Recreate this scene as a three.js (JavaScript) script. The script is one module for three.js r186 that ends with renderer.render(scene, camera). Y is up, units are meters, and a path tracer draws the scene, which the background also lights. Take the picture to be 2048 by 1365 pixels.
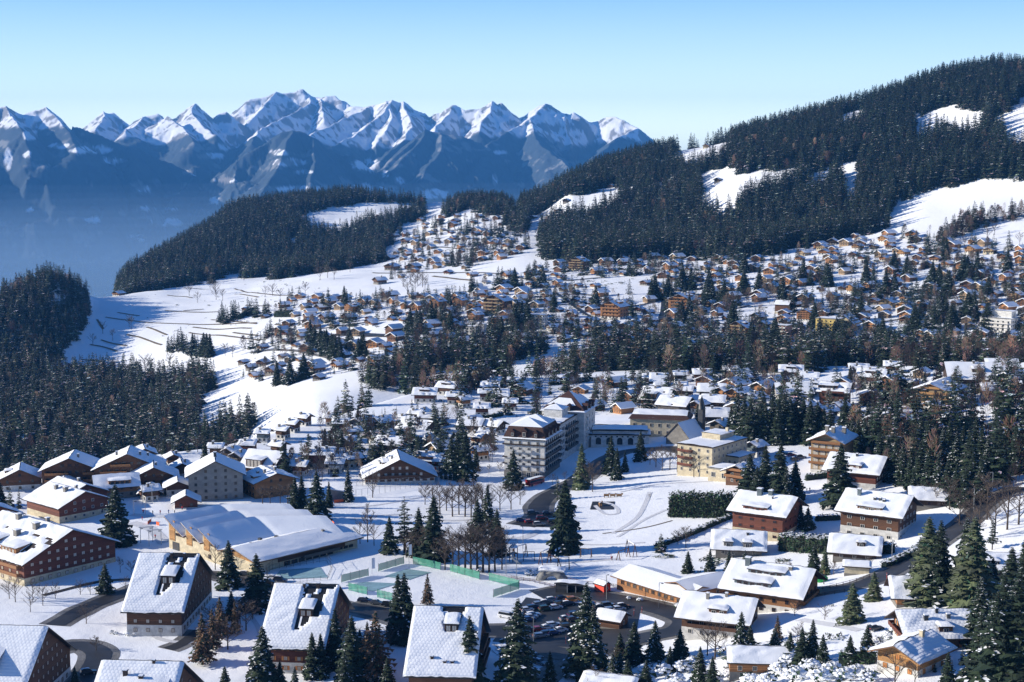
import * as THREE from 'three';
import { mergeGeometries } from 'three/addons/utils/BufferGeometryUtils.js';
import { MarchingCubes } from 'three/addons/objects/MarchingCubes.js';

// ---------------------------------------------------------------- camera, sky, sun, exposure, air
const EYE = 140, LENS = 3000, PITCH = Math.atan((682.5 - 320) / LENS);   // eye height above the village plateau; lens in photograph pixels
const scene = new THREE.Scene();
const camera = new THREE.PerspectiveCamera(2 * Math.atan(682.5 / LENS) * 180 / Math.PI, 2048 / 1365, 1, 60000);
camera.position.set(0, EYE, 0);
camera.rotation.set(-PITCH, 0, 0);
const renderer = new THREE.WebGLRenderer({ antialias: true });
renderer.toneMapping = THREE.LinearToneMapping;
renderer.toneMappingExposure = 1.5;
renderer.shadowMap.enabled = true;
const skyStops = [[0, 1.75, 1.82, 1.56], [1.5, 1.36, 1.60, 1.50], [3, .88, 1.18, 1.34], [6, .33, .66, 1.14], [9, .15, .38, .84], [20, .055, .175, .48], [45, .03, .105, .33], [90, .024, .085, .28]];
{
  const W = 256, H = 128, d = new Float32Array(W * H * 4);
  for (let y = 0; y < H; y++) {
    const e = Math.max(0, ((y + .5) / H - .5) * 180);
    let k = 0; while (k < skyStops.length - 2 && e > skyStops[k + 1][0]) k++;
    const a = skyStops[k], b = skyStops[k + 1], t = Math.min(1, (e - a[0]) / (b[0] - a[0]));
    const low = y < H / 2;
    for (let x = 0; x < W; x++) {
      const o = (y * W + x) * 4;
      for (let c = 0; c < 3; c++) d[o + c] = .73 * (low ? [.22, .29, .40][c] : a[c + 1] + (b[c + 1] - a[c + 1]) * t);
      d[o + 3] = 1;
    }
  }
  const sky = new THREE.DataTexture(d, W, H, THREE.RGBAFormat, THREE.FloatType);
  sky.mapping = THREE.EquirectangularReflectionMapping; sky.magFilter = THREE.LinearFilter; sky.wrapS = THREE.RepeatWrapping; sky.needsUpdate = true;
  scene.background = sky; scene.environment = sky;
}
const SUN_AZ = 92 * Math.PI / 180, SUN_EL = 19.5 * Math.PI / 180;          // low, from the left
const sun = new THREE.DirectionalLight(new THREE.Color(1, .92, .79), 5);
sun.position.set(-Math.sin(SUN_AZ) * Math.cos(SUN_EL), Math.sin(SUN_EL), Math.cos(SUN_AZ) * Math.cos(SUN_EL)).multiplyScalar(2000);
sun.castShadow = true; sun.shadow.mapSize.set(4096, 4096);
Object.assign(sun.shadow.camera, { left: -1500, right: 1500, top: 1500, bottom: -1500, near: 1, far: 8000 });
sun.target.position.set(0, 0, -900);
sun.position.add(sun.target.position);
scene.add(sun, sun.target);
scene.fog = new THREE.FogExp2(new THREE.Color(.11, .42, 1), 4.0e-5);

// ---------------------------------------------------------------- small helpers
const { clamp, lerp, smoothstep } = THREE.MathUtils;
function rng(seed) { let s = seed >>> 0; return () => { s = (s + 0x6d2b79f5) | 0; let t = Math.imul(s ^ (s >>> 15), 1 | s); t = (t + Math.imul(t ^ (t >>> 7), 61 | t)) ^ t; return ((t ^ (t >>> 14)) >>> 0) / 4294967296; }; }
const hash = (x, y) => { let h = Math.imul(x, 374761393) + Math.imul(y, 668265263) | 0; h = Math.imul(h ^ (h >>> 13), 1274126177); return ((h ^ (h >>> 16)) >>> 0) / 4294967296; };
function noise(x, y) { const i = Math.floor(x), j = Math.floor(y), u = x - i, v = y - j, a = u * u * (3 - 2 * u), b = v * v * (3 - 2 * v); return lerp(lerp(hash(i, j), hash(i + 1, j), a), lerp(hash(i, j + 1), hash(i + 1, j + 1), a), b); }
function fbm(x, y, n = 4) { let s = 0, a = .5, f = 1; for (let i = 0; i < n; i++) { s += a * (noise(x * f + i * 17.3, y * f - i * 9.1) - .5) * 2; a *= .5; f *= 2.03; } return s; }
function ridged(x, y, n = 5) { let s = 0, a = .5, f = 1, w = 1; for (let i = 0; i < n; i++) { let v = 1 - Math.abs(noise(x * f + i * 31.7, y * f + i * 11.3) * 2 - 1); v *= v * w; w = clamp(v * 1.6, 0, 1); s += v * a; a *= .52; f *= 2.07; } return s; }
const used = {};
function numbered(name) { const n = used[name] = (used[name] ?? -1) + 1; return n ? name + '_' + String(n).padStart(3, '0') : name; }
const V = (x, y, z) => new THREE.Vector3(x, y, z);
const sinP = Math.sin(PITCH), cosP = Math.cos(PITCH);
function ray(px, py) { const cx = (px - 1024) / LENS, cy = (682.5 - py) / LENS; return V(cx, cy * cosP - sinP, -cy * sinP - cosP); }
function project(p) { const y = p.y - EYE, yc = y * cosP - p.z * sinP, zc = y * sinP + p.z * cosP; return [1024 + LENS * p.x / -zc, 682.5 - LENS * yc / -zc, -zc]; }
function inside(poly, x, y) { let c = false; for (let i = 0, j = poly.length - 1; i < poly.length; j = i++) { const [a, b] = poly[i], [d, e] = poly[j]; if ((b > y) !== (e > y) && x < (d - a) * (y - b) / (e - b) + a) c = !c; } return c; }
// monotone cubic through sorted knots
function pchip(xs, ys) {
  const n = xs.length, h = [], s = [], m = new Array(n).fill(0);
  for (let i = 0; i < n - 1; i++) { h[i] = Math.max(1e-6, xs[i + 1] - xs[i]); s[i] = (ys[i + 1] - ys[i]) / h[i]; }
  m[0] = s[0]; m[n - 1] = s[n - 2];
  for (let i = 1; i < n - 1; i++) m[i] = s[i - 1] * s[i] <= 0 ? 0 : 3 * (h[i - 1] + h[i]) / ((2 * h[i] + h[i - 1]) / s[i - 1] + (h[i] + 2 * h[i - 1]) / s[i]);
  return (x) => {
    if (x <= xs[0]) return ys[0]; if (x >= xs[n - 1]) return ys[n - 1];
    let i = 0; while (x > xs[i + 1]) i++;
    const t = (x - xs[i]) / h[i], t2 = t * t, t3 = t2 * t;
    return (2 * t3 - 3 * t2 + 1) * ys[i] + (t3 - 2 * t2 + t) * h[i] * m[i] + (3 * t2 - 2 * t3) * ys[i + 1] + (t3 - t2) * h[i] * m[i + 1];
  };
}

// ---------------------------------------------------------------- the lie of the land
// Survey of the valley: belts from near to far. Each point is a bearing (as the photograph's column), then the sight line (row) or, when negative, the drop below the eye, then the distance in metres.
const SURVEY = [
  [[-1500, -110, 150], [3500, -110, 150]],
  [[-1500, -150, 400], [0, -143, 400], [600, -141, 400], [1024, -140, 400], [1400, -133, 390], [1700, -120, 350], [2048, -114, 340], [3500, -90, 340]],
  [[-1500, -146, 520], [0, -141, 520], [600, -140, 520], [1024, -140, 520], [1400, -137, 520], [1750, -128, 505], [2048, -117, 490], [3500, -90, 480]],
  [[-1500, -146, 640], [0, -142, 640], [400, -140, 640], [700, -140, 640], [1024, -140, 640], [1400, -134, 640], [1750, -126, 625], [2048, -113, 620], [3500, -70, 620]],
  [[-1500, -150, 690], [0, -143, 700], [400, -140, 730], [640, 845, 815], [850, 785, 920], [1050, 755, 985], [1300, 742, 1005], [1600, 735, 975], [2048, 730, 880], [3500, -50, 850]],
  [[-1500, -300, 900], [0, -250, 900], [400, -240, 940], [640, -208, 970], [850, -184, 1050], [1050, -172, 1100], [1300, -163, 1100], [1600, -146, 1070], [2048, -126, 980], [3500, -40, 950]],
  [[-1500, -300, 1200], [0, 905, 1250], [200, 890, 1250], [400, 870, 1200], [640, 790, 1130], [850, 745, 1180], [1050, 720, 1190], [1300, 705, 1180], [1600, 700, 1150], [2048, 705, 1080], [3500, -20, 1000]],
  [[-1500, -240, 1600], [0, 740, 1650], [200, 745, 1650], [400, 742, 1500], [640, 722, 1330], [850, 690, 1300], [1050, 680, 1270], [1300, 670, 1260], [1600, 665, 1230], [2048, 660, 1180], [3500, 0, 1150]],
  [[-1500, -200, 1800], [0, 640, 1800], [200, 650, 1850], [400, 640, 1800], [640, 620, 1650], [850, 600, 1600], [1050, 600, 1520], [1300, 595, 1500], [1600, 590, 1450], [2048, 580, 1380], [3500, 480, 1300]],
  [[-1500, -190, 1900], [0, 602, 1900], [45, 584, 1930], [95, 562, 1950], [150, 580, 2000], [200, 596, 2050], [400, 580, 2100], [640, 550, 2100], [850, 540, 2000], [1050, 530, 1850], [1300, 520, 1820], [1600, 510, 1720], [2048, 490, 1650], [3500, 400, 1550]],
  [[-1500, -400, 2200], [0, -300, 2200], [100, -270, 2200], [200, -235, 2300], [300, 577, 2300], [400, 562, 2350], [640, 535, 2400], [850, 490, 2350], [1050, 470, 2250], [1300, 490, 2050], [1600, 480, 1900], [1850, 425, 1880], [2048, 400, 1860], [3500, 250, 1750]],
  [[-1500, -800, 2700], [0, -560, 2700], [150, -500, 2650], [210, -250, 2480], [250, 562, 2450], [300, 530, 2600], [400, 473, 2850], [490, 423, 3050], [620, 404, 3100], [720, 410, 3050], [830, 426, 2900], [950, 405, 2750], [1050, 410, 2680], [1150, 372, 2550], [1300, 405, 2300], [1500, 350, 2200], [1650, 318, 2200], [1850, 280, 2200], [2048, 240, 2150], [3500, 60, 2000]],
  [[-1500, -1200, 4000], [0, -1000, 3700], [250, -800, 3600], [400, -500, 3700], [490, -260, 3700], [620, -220, 3700], [830, -260, 3500], [950, -220, 3300], [1050, -140, 3000], [1150, 365, 2720], [1200, 343, 2720], [1310, 312, 2680], [1440, 288, 2660], [1560, 258, 2620], [1700, 224, 2600], [1800, 194, 2600], [1900, 160, 2600], [2010, 145, 2560], [2048, 150, 2550], [3500, -250 * -1 - 320, 2550]],
  [[-1500, -1250, 5000], [0, -1200, 5000], [490, -900, 5000], [950, -700, 4600], [1150, -250, 3800], [1440, -60, 3500], [1800, -30, 3300], [2048, -10, 3300], [3500, -10, 3300]],
  [[-1500, -1300, 8500], [0, -1300, 8500], [1150, -1200, 8500], [2048, -900, 8500], [3500, -600, 8500]],
  [[-1500, -1300, 13000], [1024, -1300, 13000], [3500, -1300, 13000]],
];
const AZ0 = -.72, AZ1 = .72, NA = 640, LR0 = Math.log(145), LR1 = Math.log(12800), NR = 460;
const bearing = (px) => Math.atan2((px - 1024) / LENS, cosP);
const belts = SURVEY.map((belt) => {
  const k = belt.map(([px, s, r]) => {
    if (s < 0) return [bearing(px), r, s];
    const d = ray(px, s), q = r / Math.hypot(d.x, d.z);
    return [Math.atan2(d.x, -d.z), r, d.y * q];
  });
  const az = k.map((p) => p[0]);
  return { r: pchip(az, k.map((p) => Math.log(p[1]))), h: pchip(az, k.map((p) => p[2])) };
});
const land = new Float32Array(NA * NR);
for (let i = 0; i < NA; i++) {
  const az = lerp(AZ0, AZ1, i / (NA - 1)), sa = Math.sin(az), ca = Math.cos(az);
  const lr = belts.map((b) => b.r(az)), f = pchip(lr, belts.map((b) => b.h(az)));
  for (let j = 0; j < NR; j++) {
    const l = lerp(LR0, LR1, j / (NR - 1)), r = Math.exp(l), x = r * sa, z = -r * ca;
    const rough = r < 700 ? .45 : r < 1300 ? 1 : r < 2000 ? 1.6 : 4;
    land[i * NR + j] = EYE + f(l) + rough * fbm(x / 60, z / 60, 3) + (r > 440 && r < 760 ? 1.1 * fbm(x / 34 + 3, z / 34, 2) * smoothstep(r, 440, 520) * (1 - smoothstep(r, 660, 760)) : 0) + (r < 1000 ? .42 * fbm(x / 11, z / 11, 2) * smoothstep(fbm(x / 130 + 7, z / 130, 2), -.25, .25) : 0) + (r > 2900 ? 60 * fbm(x / 700, z / 700, 4) : 0);
  }
}
function H(x, z) {
  const r = Math.hypot(x, z), u = clamp((Math.atan2(x, -z) - AZ0) / (AZ1 - AZ0) * (NA - 1), 0, NA - 1.001), v = clamp((Math.log(Math.max(r, 1)) - LR0) / (LR1 - LR0) * (NR - 1), 0, NR - 1.001);
  const i = Math.floor(u), j = Math.floor(v), a = u - i, b = v - j, o = i * NR + j;
  return lerp(lerp(land[o], land[o + 1], b), lerp(land[o + NR], land[o + NR + 1], b), a);
}
// where the sight line through a point of the survey photograph meets the ground
function hit(px, py, from = 150) {
  const d = ray(px, py), q = 1 / Math.hypot(d.x, d.z); let last = from;
  for (let r = from; r < 12500; r *= 1.006) {
    if (EYE + d.y * q * r < H(d.x * q * r, d.z * q * r)) {
      let a = last, b = r;
      for (let k = 0; k < 12; k++) { const m = (a + b) / 2; if (EYE + d.y * q * m < H(d.x * q * m, d.z * q * m)) b = m; else a = m; }
      return V(d.x * q * b, H(d.x * q * b, d.z * q * b), d.z * q * b);
    }
    last = r;
  }
  const r = 2600; return V(d.x * q * r, H(d.x * q * r, d.z * q * r), d.z * q * r);
}

// ---------------------------------------------------------------- materials
function texture(w, h, f, srgb) {
  const d = new Uint8Array(w * h * 4);
  for (let y = 0; y < h; y++) for (let x = 0; x < w; x++) { const c = f(x / w, y / h), o = (y * w + x) * 4; for (let k = 0; k < 3; k++) d[o + k] = clamp(Math.round((c.length ? c[k] : c) * 255), 0, 255); d[o + 3] = 255; }
  const t = new THREE.DataTexture(d, w, h, THREE.RGBAFormat); t.wrapS = t.wrapT = THREE.RepeatWrapping; t.magFilter = THREE.LinearFilter; t.minFilter = THREE.LinearFilter;
  if (srgb) t.colorSpace = THREE.SRGBColorSpace; t.needsUpdate = true; return t;
}
// noise that repeats after n cells
function tnoise(u, v, n, s = 0) { const x = u * n, y = v * n, i = Math.floor(x), j = Math.floor(y), a = x - i, b = y - j, m = (k) => ((k % n) + n) % n, q = (p, r) => hash(m(p) + s * 131, m(r) + s * 57), e = a * a * (3 - 2 * a), f = b * b * (3 - 2 * b); return lerp(lerp(q(i, j), q(i + 1, j), e), lerp(q(i, j + 1), q(i + 1, j + 1), e), f); }
const tfbm = (u, v, n, s = 0) => .5 * tnoise(u, v, n, s) + .26 * tnoise(u, v, n * 2, s + 1) + .14 * tnoise(u, v, n * 4, s + 2) + .1 * tnoise(u, v, n * 8, s + 3);
const snowBump = texture(512, 512, (u, v) => .75 * tfbm(u, v, 6) + .25 * tnoise(u, v, 90, 7));
snowBump.repeat.set(1 / 18, 1 / 18);
const tileBump = texture(256, 256, (u, v) => {        // snow sunk over courses of roof shingles: 8 courses, staggered
  const row = v * 8, k = Math.floor(row), c = u * 8 + (k % 2) * .5, a = row - k, b = c - Math.floor(c);
  return .55 * smoothstep(a, 0, .75) * (1 - smoothstep(a, .82, 1)) + .25 * Math.sin(b * Math.PI) + .25 * tnoise(u, v, 10, 3);
});
tileBump.repeat.set(1 / 8, 1 / 8);
const plankTone = texture(256, 256, (u, v) => {       // horizontal boards, 12 to the tile
  const k = Math.floor(v * 12), a = v * 12 - k, tone = .70 + .24 * hash(k, 5) + .12 * (tnoise(u, v, 64, k) - .5) + .1 * (tnoise(u * .25, v, 32, 4) - .5);
  return tone * (a < .09 ? .55 : 1);
}, true);
plankTone.repeat.set(1 / 3, 1 / 3);
const mottle = texture(256, 256, (u, v) => .82 + .3 * (tfbm(u, v, 5, 2) - .5), true);
mottle.repeat.set(1 / 6, 1 / 6);
const asphaltTone = texture(512, 512, (u, v) => .62 + .5 * (tfbm(u, v, 4, 9) - .45) + .12 * (tnoise(u, v, 128, 5) - .5), true);
asphaltTone.repeat.set(1 / 30, 1 / 30);
const rgb = (r, g, b) => new THREE.Color().setRGB(r, g, b);
const std = (name, c, o = {}) => { const m = new THREE.MeshStandardMaterial({ color: rgb(...c), roughness: .8, ...o }); m.name = name; return m; };
const wood = (name, c) => std(name, c, { map: plankTone, bumpMap: plankTone, bumpScale: .03, roughness: .75 });
const SNOW = [.86, .88, .91];
const M = {
  ground: std('snow ground', [1, 1, 1], { vertexColors: true, bumpMap: snowBump, bumpScale: .22, roughness: .9 }),
  snow: std('snow', SNOW, { bumpMap: snowBump, bumpScale: .12, roughness: .85 }),
  snowTiles: std('snow over shingles', SNOW, { bumpMap: tileBump, bumpScale: .10, roughness: .85 }),
  mountain: std('mountain', [1, 1, 1], { vertexColors: true, roughness: .95 }),
  orange: wood('orange larch boards', [.56, .25, .09]), brown: wood('brown boards', [.20, .085, .038]), dark: wood('dark boards', [.07, .036, .022]), red: wood('red brown boards', [.25, .07, .036]),
  amber: wood('amber boards', [.68, .35, .12]), grey: wood('weathered boards', [.2, .17, .14]), pale: wood('pale boards', [.62, .44, .24]),
  white: std('white plaster', [.9, .88, .83], { map: mottle }), cream: std('cream plaster', [.8, .69, .48], { map: mottle }), yellow: std('yellow plaster', [.82, .62, .2], { map: mottle }),
  pink: std('pink plaster', [.55, .3, .25], { map: mottle }), stone: std('stone', [.3, .28, .25], { map: mottle, bumpMap: mottle, bumpScale: .1 }), concrete: std('concrete', [.38, .37, .35], { map: mottle }),
  greyblue: std('grey blue cladding', [.2, .26, .29], { map: plankTone }), eave: wood('eave boards', [.06, .03, .018]), eaveLight: wood('light eave boards', [.33, .16, .07]), shingle: std('bare dark shingles', [.025, .022, .022], { map: plankTone, bumpMap: tileBump, bumpScale: .05, roughness: .55 }),
  brownTile: std('brown roof tiles', [.12, .045, .03], { map: plankTone, bumpMap: tileBump, bumpScale: .06 }),
  glass: std('window glass', [.02, .025, .03], { roughness: .12, metalness: 0 }), blind: std('cream window blind', [.55, .5, .42]), frame: std('white window frame', [.6, .57, .52]), shutter: std('orange shutter', [.5, .2, .06]),
  metal: std('dark metal', [.06, .065, .07], { roughness: .5, metalness: .4 }), steel: std('steel', [.4, .42, .44], { roughness: .4, metalness: .8 }), asphalt: std('wet asphalt', [.075, .075, .08], { map: asphaltTone, roughness: .55 }),
  slush: std('dirty slush', [.40, .39, .38], { map: asphaltTone, bumpMap: snowBump, bumpScale: .3, roughness: .7 }),
  path: std('trodden snow', [.62, .63, .66], { bumpMap: snowBump, bumpScale: .3 }), bank: std('dry grass bank', [.23, .18, .12], { map: mottle, bumpMap: mottle, bumpScale: .3 }),
  ice: std('cleared court', [.42, .66, .70], { map: mottle, roughness: .4 }), net: std('green windscreen net', [.05, .26, .18], { roughness: .7, transparent: true, opacity: .78, side: THREE.DoubleSide }), orangeNet: std('orange safety net', [.8, .13, .03], { side: THREE.DoubleSide }),
  bark: std('bark', [.07, .05, .038]), twig: std('bare twigs', [.115, .085, .065], { side: THREE.DoubleSide }), larchTwig: std('larch twigs', [.17, .10, .055], { side: THREE.DoubleSide }),
  needles: std('spruce needles', [1, 1, 1], { vertexColors: true, side: THREE.DoubleSide, roughness: .9 }), leafSnow: std('snow on branches', [.85, .87, .9], { side: THREE.DoubleSide }),
  hedge: std('hedge leaves', [1, 1, 1], { vertexColors: true, side: THREE.DoubleSide }), tyre: std('tyre', [.02, .02, .02]), rim: std('wheel rim', [.45, .46, .48], { metalness: .8, roughness: .35 }),
  lampRed: std('red tail lamp', [.5, .02, .015], { roughness: .2 }), lampWhite: std('head lamp glass', [.7, .72, .75], { roughness: .1 }), flag: std('white banner', [.75, .76, .8], { side: THREE.DoubleSide }), boulder: std('grey boulder', [.34, .34, .33], { map: mottle, bumpMap: mottle, bumpScale: .4 }), stake: std('red snow stake', [.7, .06, .03]), slate: std('dark slate', [.05, .055, .065], { map: plankTone, roughness: .5 }), copper: std('solar panel', [.03, .04, .07], { roughness: .15, metalness: .3 }),
};
const paint = {}; for (const [n, c, met] of [['white', [.72, .73, .75], .1], ['silver', [.42, .44, .46], .6], ['grey', [.13, .14, .15], .5], ['black', [.015, .016, .018], .3], ['blue', [.02, .06, .2], .4], ['red', [.32, .02, .02], .2], ['orange', [.6, .2, .03], .2], ['green', [.03, .07, .04], .2], ['navy', [.02, .03, .07], .4]]) paint[n] = Object.assign(new THREE.MeshPhysicalMaterial({ color: rgb(...c), metalness: met, roughness: .35, clearcoat: 1, clearcoatRoughness: .08 }), { name: n + ' car paint' });

function geometry(pos, col, uv, index) {
  const g = new THREE.BufferGeometry(); g.setAttribute('position', new THREE.Float32BufferAttribute(pos, 3));
  if (col) g.setAttribute('color', new THREE.Float32BufferAttribute(col, 3));
  if (uv) g.setAttribute('uv', new THREE.Float32BufferAttribute(uv, 2));
  if (index) g.setIndex(index); g.computeVertexNormals(); return g;
}
function mesh(name, g, m, parent, props) {
  const o = new THREE.Mesh(g, m); o.name = parent === scene ? numbered(name) : name; o.castShadow = o.receiveShadow = true; Object.assign(o.userData, props || {}); parent.add(o); return o;
}

// ---------------------------------------------------------------- ground: one sheet from the hillside below the eye to the valley floor
{
  const pos = new Float32Array(NA * NR * 3), col = new Float32Array(NA * NR * 3), uv = new Float32Array(NA * NR * 2), idx = [];
  for (let i = 0; i < NA; i++) for (let j = 0; j < NR; j++) {
    const az = lerp(AZ0, AZ1, i / (NA - 1)), r = Math.exp(lerp(LR0, LR1, j / (NR - 1))), x = r * Math.sin(az), z = -r * Math.cos(az), o = i * NR + j;
    pos.set([x, land[o], z], o * 3); uv.set([x, z], o * 2);
    const far = smoothstep(r, 3000, 4200), w = fbm(x / 500, z / 500, 4) > .1 ? 1 : 0, t = 1 + .05 * fbm(x / 25, z / 25, 2);
    for (let c = 0; c < 3; c++) col[o * 3 + c] = lerp(SNOW[c] * t, w ? .5 : [.05, .06, .065][c], far);
    if (i < NA - 1 && j < NR - 1) idx.push(o, o + NR, o + 1, o + 1, o + NR, o + NR + 1);
  }
  mesh('terrain', geometry(pos, col, uv, idx), M.ground, scene, { kind: 'structure' });
}

// ---------------------------------------------------------------- far mountains: ridges and spurs as crest lines that fall away on both sides
{
  const CRESTS = [
    // the near left range with its wooded shoulder
    [[-500, 240, 13300], [-250, 222, 13300], [-60, 222, 13400], [12, 211, 13500], [48, 228, 13500], [92, 212, 13500], [112, 228, 13500], [135, 247, 13500], [168, 258, 13400], [215, 276, 13300], [262, 292, 13200], [322, 318, 13100], [385, 347, 13000], [455, 392, 12700], [530, 440, 12400]],
    [[92, 212, 13500], [118, 240, 13200], [140, 268, 12800], [150, 300, 12400]], [[12, 211, 13500], [30, 240, 13100], [52, 265, 12700], [60, 310, 12300]], [[262, 292, 13200], [268, 330, 12700], [262, 380, 12200]], [[-150, 222, 13400], [-110, 290, 12600], [-90, 360, 12000]], [[385, 347, 13000], [350, 400, 12300], [330, 450, 11900]],
    // small summits behind
    [[150, 262, 16000], [182, 247, 16000], [200, 232, 16000], [213, 223, 16000], [222, 227, 16000], [231, 225, 16000], [238, 238, 16000], [262, 250, 15800], [272, 240, 15700], [290, 231, 15700], [312, 227, 15700], [326, 240, 15600], [345, 238, 15500], [362, 224, 15600], [376, 214, 15600], [390, 206, 15600], [398, 220, 15600], [412, 228, 15600], [420, 240, 15500], [440, 228, 15600], [455, 224, 15600], [472, 236, 15700]],
    [[390, 206, 15600], [384, 228, 15200], [402, 250, 14700], [430, 272, 14200]], [[332, 232, 15000], [350, 245, 14700], [370, 262, 14400], [385, 285, 13900]], [[213, 223, 16000], [200, 245, 15300], [190, 262, 14700]], [[290, 231, 15700], [270, 252, 15000], [250, 262, 14500]],
    // the great massif
    [[472, 236, 16500], [474, 218, 16600], [484, 207, 16600], [500, 197, 16600], [520, 193, 16600], [541, 187, 16600], [551, 182, 16600], [562, 184, 16600], [585, 183, 16600], [598, 178, 16600], [606, 177, 16600], [621, 191, 16600], [640, 195, 16500], [655, 193, 16400], [667, 190, 16400], [680, 199, 16300], [690, 202, 16300], [697, 211, 16200], [712, 210, 16000], [730, 213, 15900], [742, 212, 15800], [758, 207, 15700], [772, 201, 15600], [785, 199, 15600], [798, 203, 15600], [808, 201, 15600], [820, 212, 15500], [832, 226, 15400], [856, 243, 15300]],
    [[621, 191, 16600], [618, 204, 16200], [596, 219, 15800], [566, 232, 15500], [540, 245, 15200], [515, 260, 14700], [500, 285, 14000]], [[640, 195, 16500], [643, 215, 16000], [650, 240, 15500]], [[742, 212, 15800], [716, 222, 15500], [690, 236, 15200], [660, 252, 14900], [620, 268, 14400]], [[551, 182, 16600], [525, 212, 16100], [500, 240, 15700]],
    [[785, 199, 15600], [765, 222, 15200], [735, 248, 14900], [705, 272, 14600], [672, 290, 14200], [645, 300, 13800]], [[808, 201, 15600], [812, 226, 15100], [826, 252, 14700], [800, 288, 14200], [760, 318, 13700]], [[772, 201, 15600], [782, 235, 15000], [770, 265, 14600]],
    // the notched summits and the broad snow peak
    [[856, 243, 15300], [872, 234, 15300], [890, 228, 15300], [899, 222, 15300], [904, 210, 15300], [910, 210, 15300], [916, 217, 15300], [926, 219, 15200], [945, 218, 15200], [955, 218, 15200], [968, 213, 15200], [978, 206, 15200], [985, 202, 15200], [990, 206, 15200], [993, 219, 15200], [999, 208, 15200], [1005, 206, 15200], [1014, 219, 15200], [1034, 237, 15200], [1052, 231, 15200], [1066, 221, 15200], [1082, 211, 15200], [1093, 207, 15200], [1104, 210, 15200], [1128, 224, 15200], [1143, 229, 15200], [1152, 224, 15200], [1160, 228, 15200], [1170, 240, 15200], [1185, 244, 15200], [1205, 240, 15200], [1219, 233, 15200], [1232, 236, 15100], [1245, 236, 15000], [1262, 248, 14900], [1275, 255, 14800], [1312, 288, 14600], [1360, 330, 14400], [1450, 370, 14200], [1800, 420, 14000]],
    [[985, 202, 15200], [980, 225, 14900], [962, 245, 14600], [955, 268, 14300]], [[905, 210, 15300], [885, 240, 14900], [868, 262, 14500]], [[1093, 207, 15200], [1072, 230, 14900], [1045, 250, 14600], [1010, 264, 14300], [985, 285, 13900], [960, 320, 13400], [925, 360, 12900]], [[1062, 240, 14750], [1068, 266, 14300], [1085, 295, 13700], [1125, 318, 13200], [1150, 345, 12800]], [[1275, 255, 14800], [1245, 268, 14400], [1215, 292, 14000], [1180, 322, 13500]],
    // middle wooded cone with the alp, and the cliff shoulder
    [[430, 352, 12600], [470, 325, 12650], [505, 300, 12700], [540, 275, 12800], [562, 262, 12800], [582, 258, 12800], [605, 262, 12800], [622, 271, 12800], [645, 290, 12800], [680, 318, 12700], [725, 350, 12500], [790, 395, 12200]],
    [[582, 258, 12800], [570, 300, 12300], [545, 350, 11800], [520, 390, 11400]], [[622, 271, 12800], [630, 320, 12200], [620, 370, 11700]],
    [[770, 335, 13000], [800, 305, 13300], [832, 272, 13600], [852, 261, 13700], [885, 263, 13700], [925, 272, 13700], [960, 285, 13700]], [[885, 263, 13700], [880, 300, 13200], [850, 345, 12700], [830, 380, 12300]], [[852, 261, 13700], [825, 300, 13200], [780, 345, 12700]],
  ];
  const segs = [];
  for (const c of CRESTS) {
    const p = c.map(([px, py, r]) => { const d = ray(px, py), q = r / Math.hypot(d.x, d.z); return [d.x * q, d.z * q, EYE + d.y * q]; });
    for (let i = 0; i < p.length - 1; i++) { const [a, b] = [p[i], p[i + 1]]; segs.push([a[0], a[1], a[2], b[0] - a[0], b[1] - a[1], b[2] - a[2], (b[0] - a[0]) ** 2 + (b[1] - a[1]) ** 2]); }
  }
  const ALPS = [[575, 325, 34, 8], [560, 305, 22, 6], [605, 344, 22, 4], [450, 292, 14, 9], [420, 312, 30, 7], [180, 300, 45, 8], [225, 322, 30, 6], [60, 268, 16, 12], [120, 292, 22, 6], [285, 378, 18, 6], [15, 318, 8, 22], [55, 310, 10, 8], [735, 330, 34, 12], [770, 348, 10, 8], [798, 362, 14, 8], [720, 378, 26, 9], [780, 375, 22, 6], [1000, 305, 14, 4], [600, 378, 55, 6], [870, 388, 30, 10], [290, 418, 22, 4], [340, 418, 18, 3], [330, 445, 32, 9], [430, 400, 12, 6], [450, 360, 25, 5], [280, 474, 24, 5], [990, 360, 6, 14], [380, 346, 20, 5], [60, 420, 10, 4], [185, 440, 16, 5]];
  const A0 = bearing(-420), A1 = bearing(1720), n = 1050, m = 330, R0 = 10300, R1 = 17400;
  const pos = new Float32Array(n * m * 3), idx = [];
  for (let i = 0; i < n; i++) for (let j = 0; j < m; j++) {
    const az = lerp(A0, A1, i / (n - 1)), r = lerp(R0, R1, j / (m - 1)), X = r * Math.sin(az), Z = -r * Math.cos(az);
    const x = X + 45 * fbm(X / 420, Z / 420, 3), z = Z + 45 * fbm(X / 420 + 50, Z / 420, 3);
    let best = -1e9, near = 1e9;
    for (const s of segs) {
      const t = clamp(((x - s[0]) * s[3] + (z - s[1]) * s[4]) / s[6], 0, 1), dx = x - s[0] - t * s[3], dz = z - s[1] - t * s[4], d = Math.sqrt(dx * dx + dz * dz);
      const v = s[2] + t * s[5] - (d < 300 ? .80 * d : 240 + .74 * (d - 300)) + .00004 * d * d * (d < 6000 ? 1 : 0);
      if (v > best) { best = v; near = d; }
    }
    const k = clamp(near / 350, .06, 1);
    let h = best + k * (170 * (ridged(X / 640, Z / 640, 5) - .42) + 60 * (ridged(X / 210 + 7, Z / 210, 4) - .4)) + 16 * fbm(X / 60, Z / 60, 3) * clamp(near / 60, .3, 1);
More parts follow.
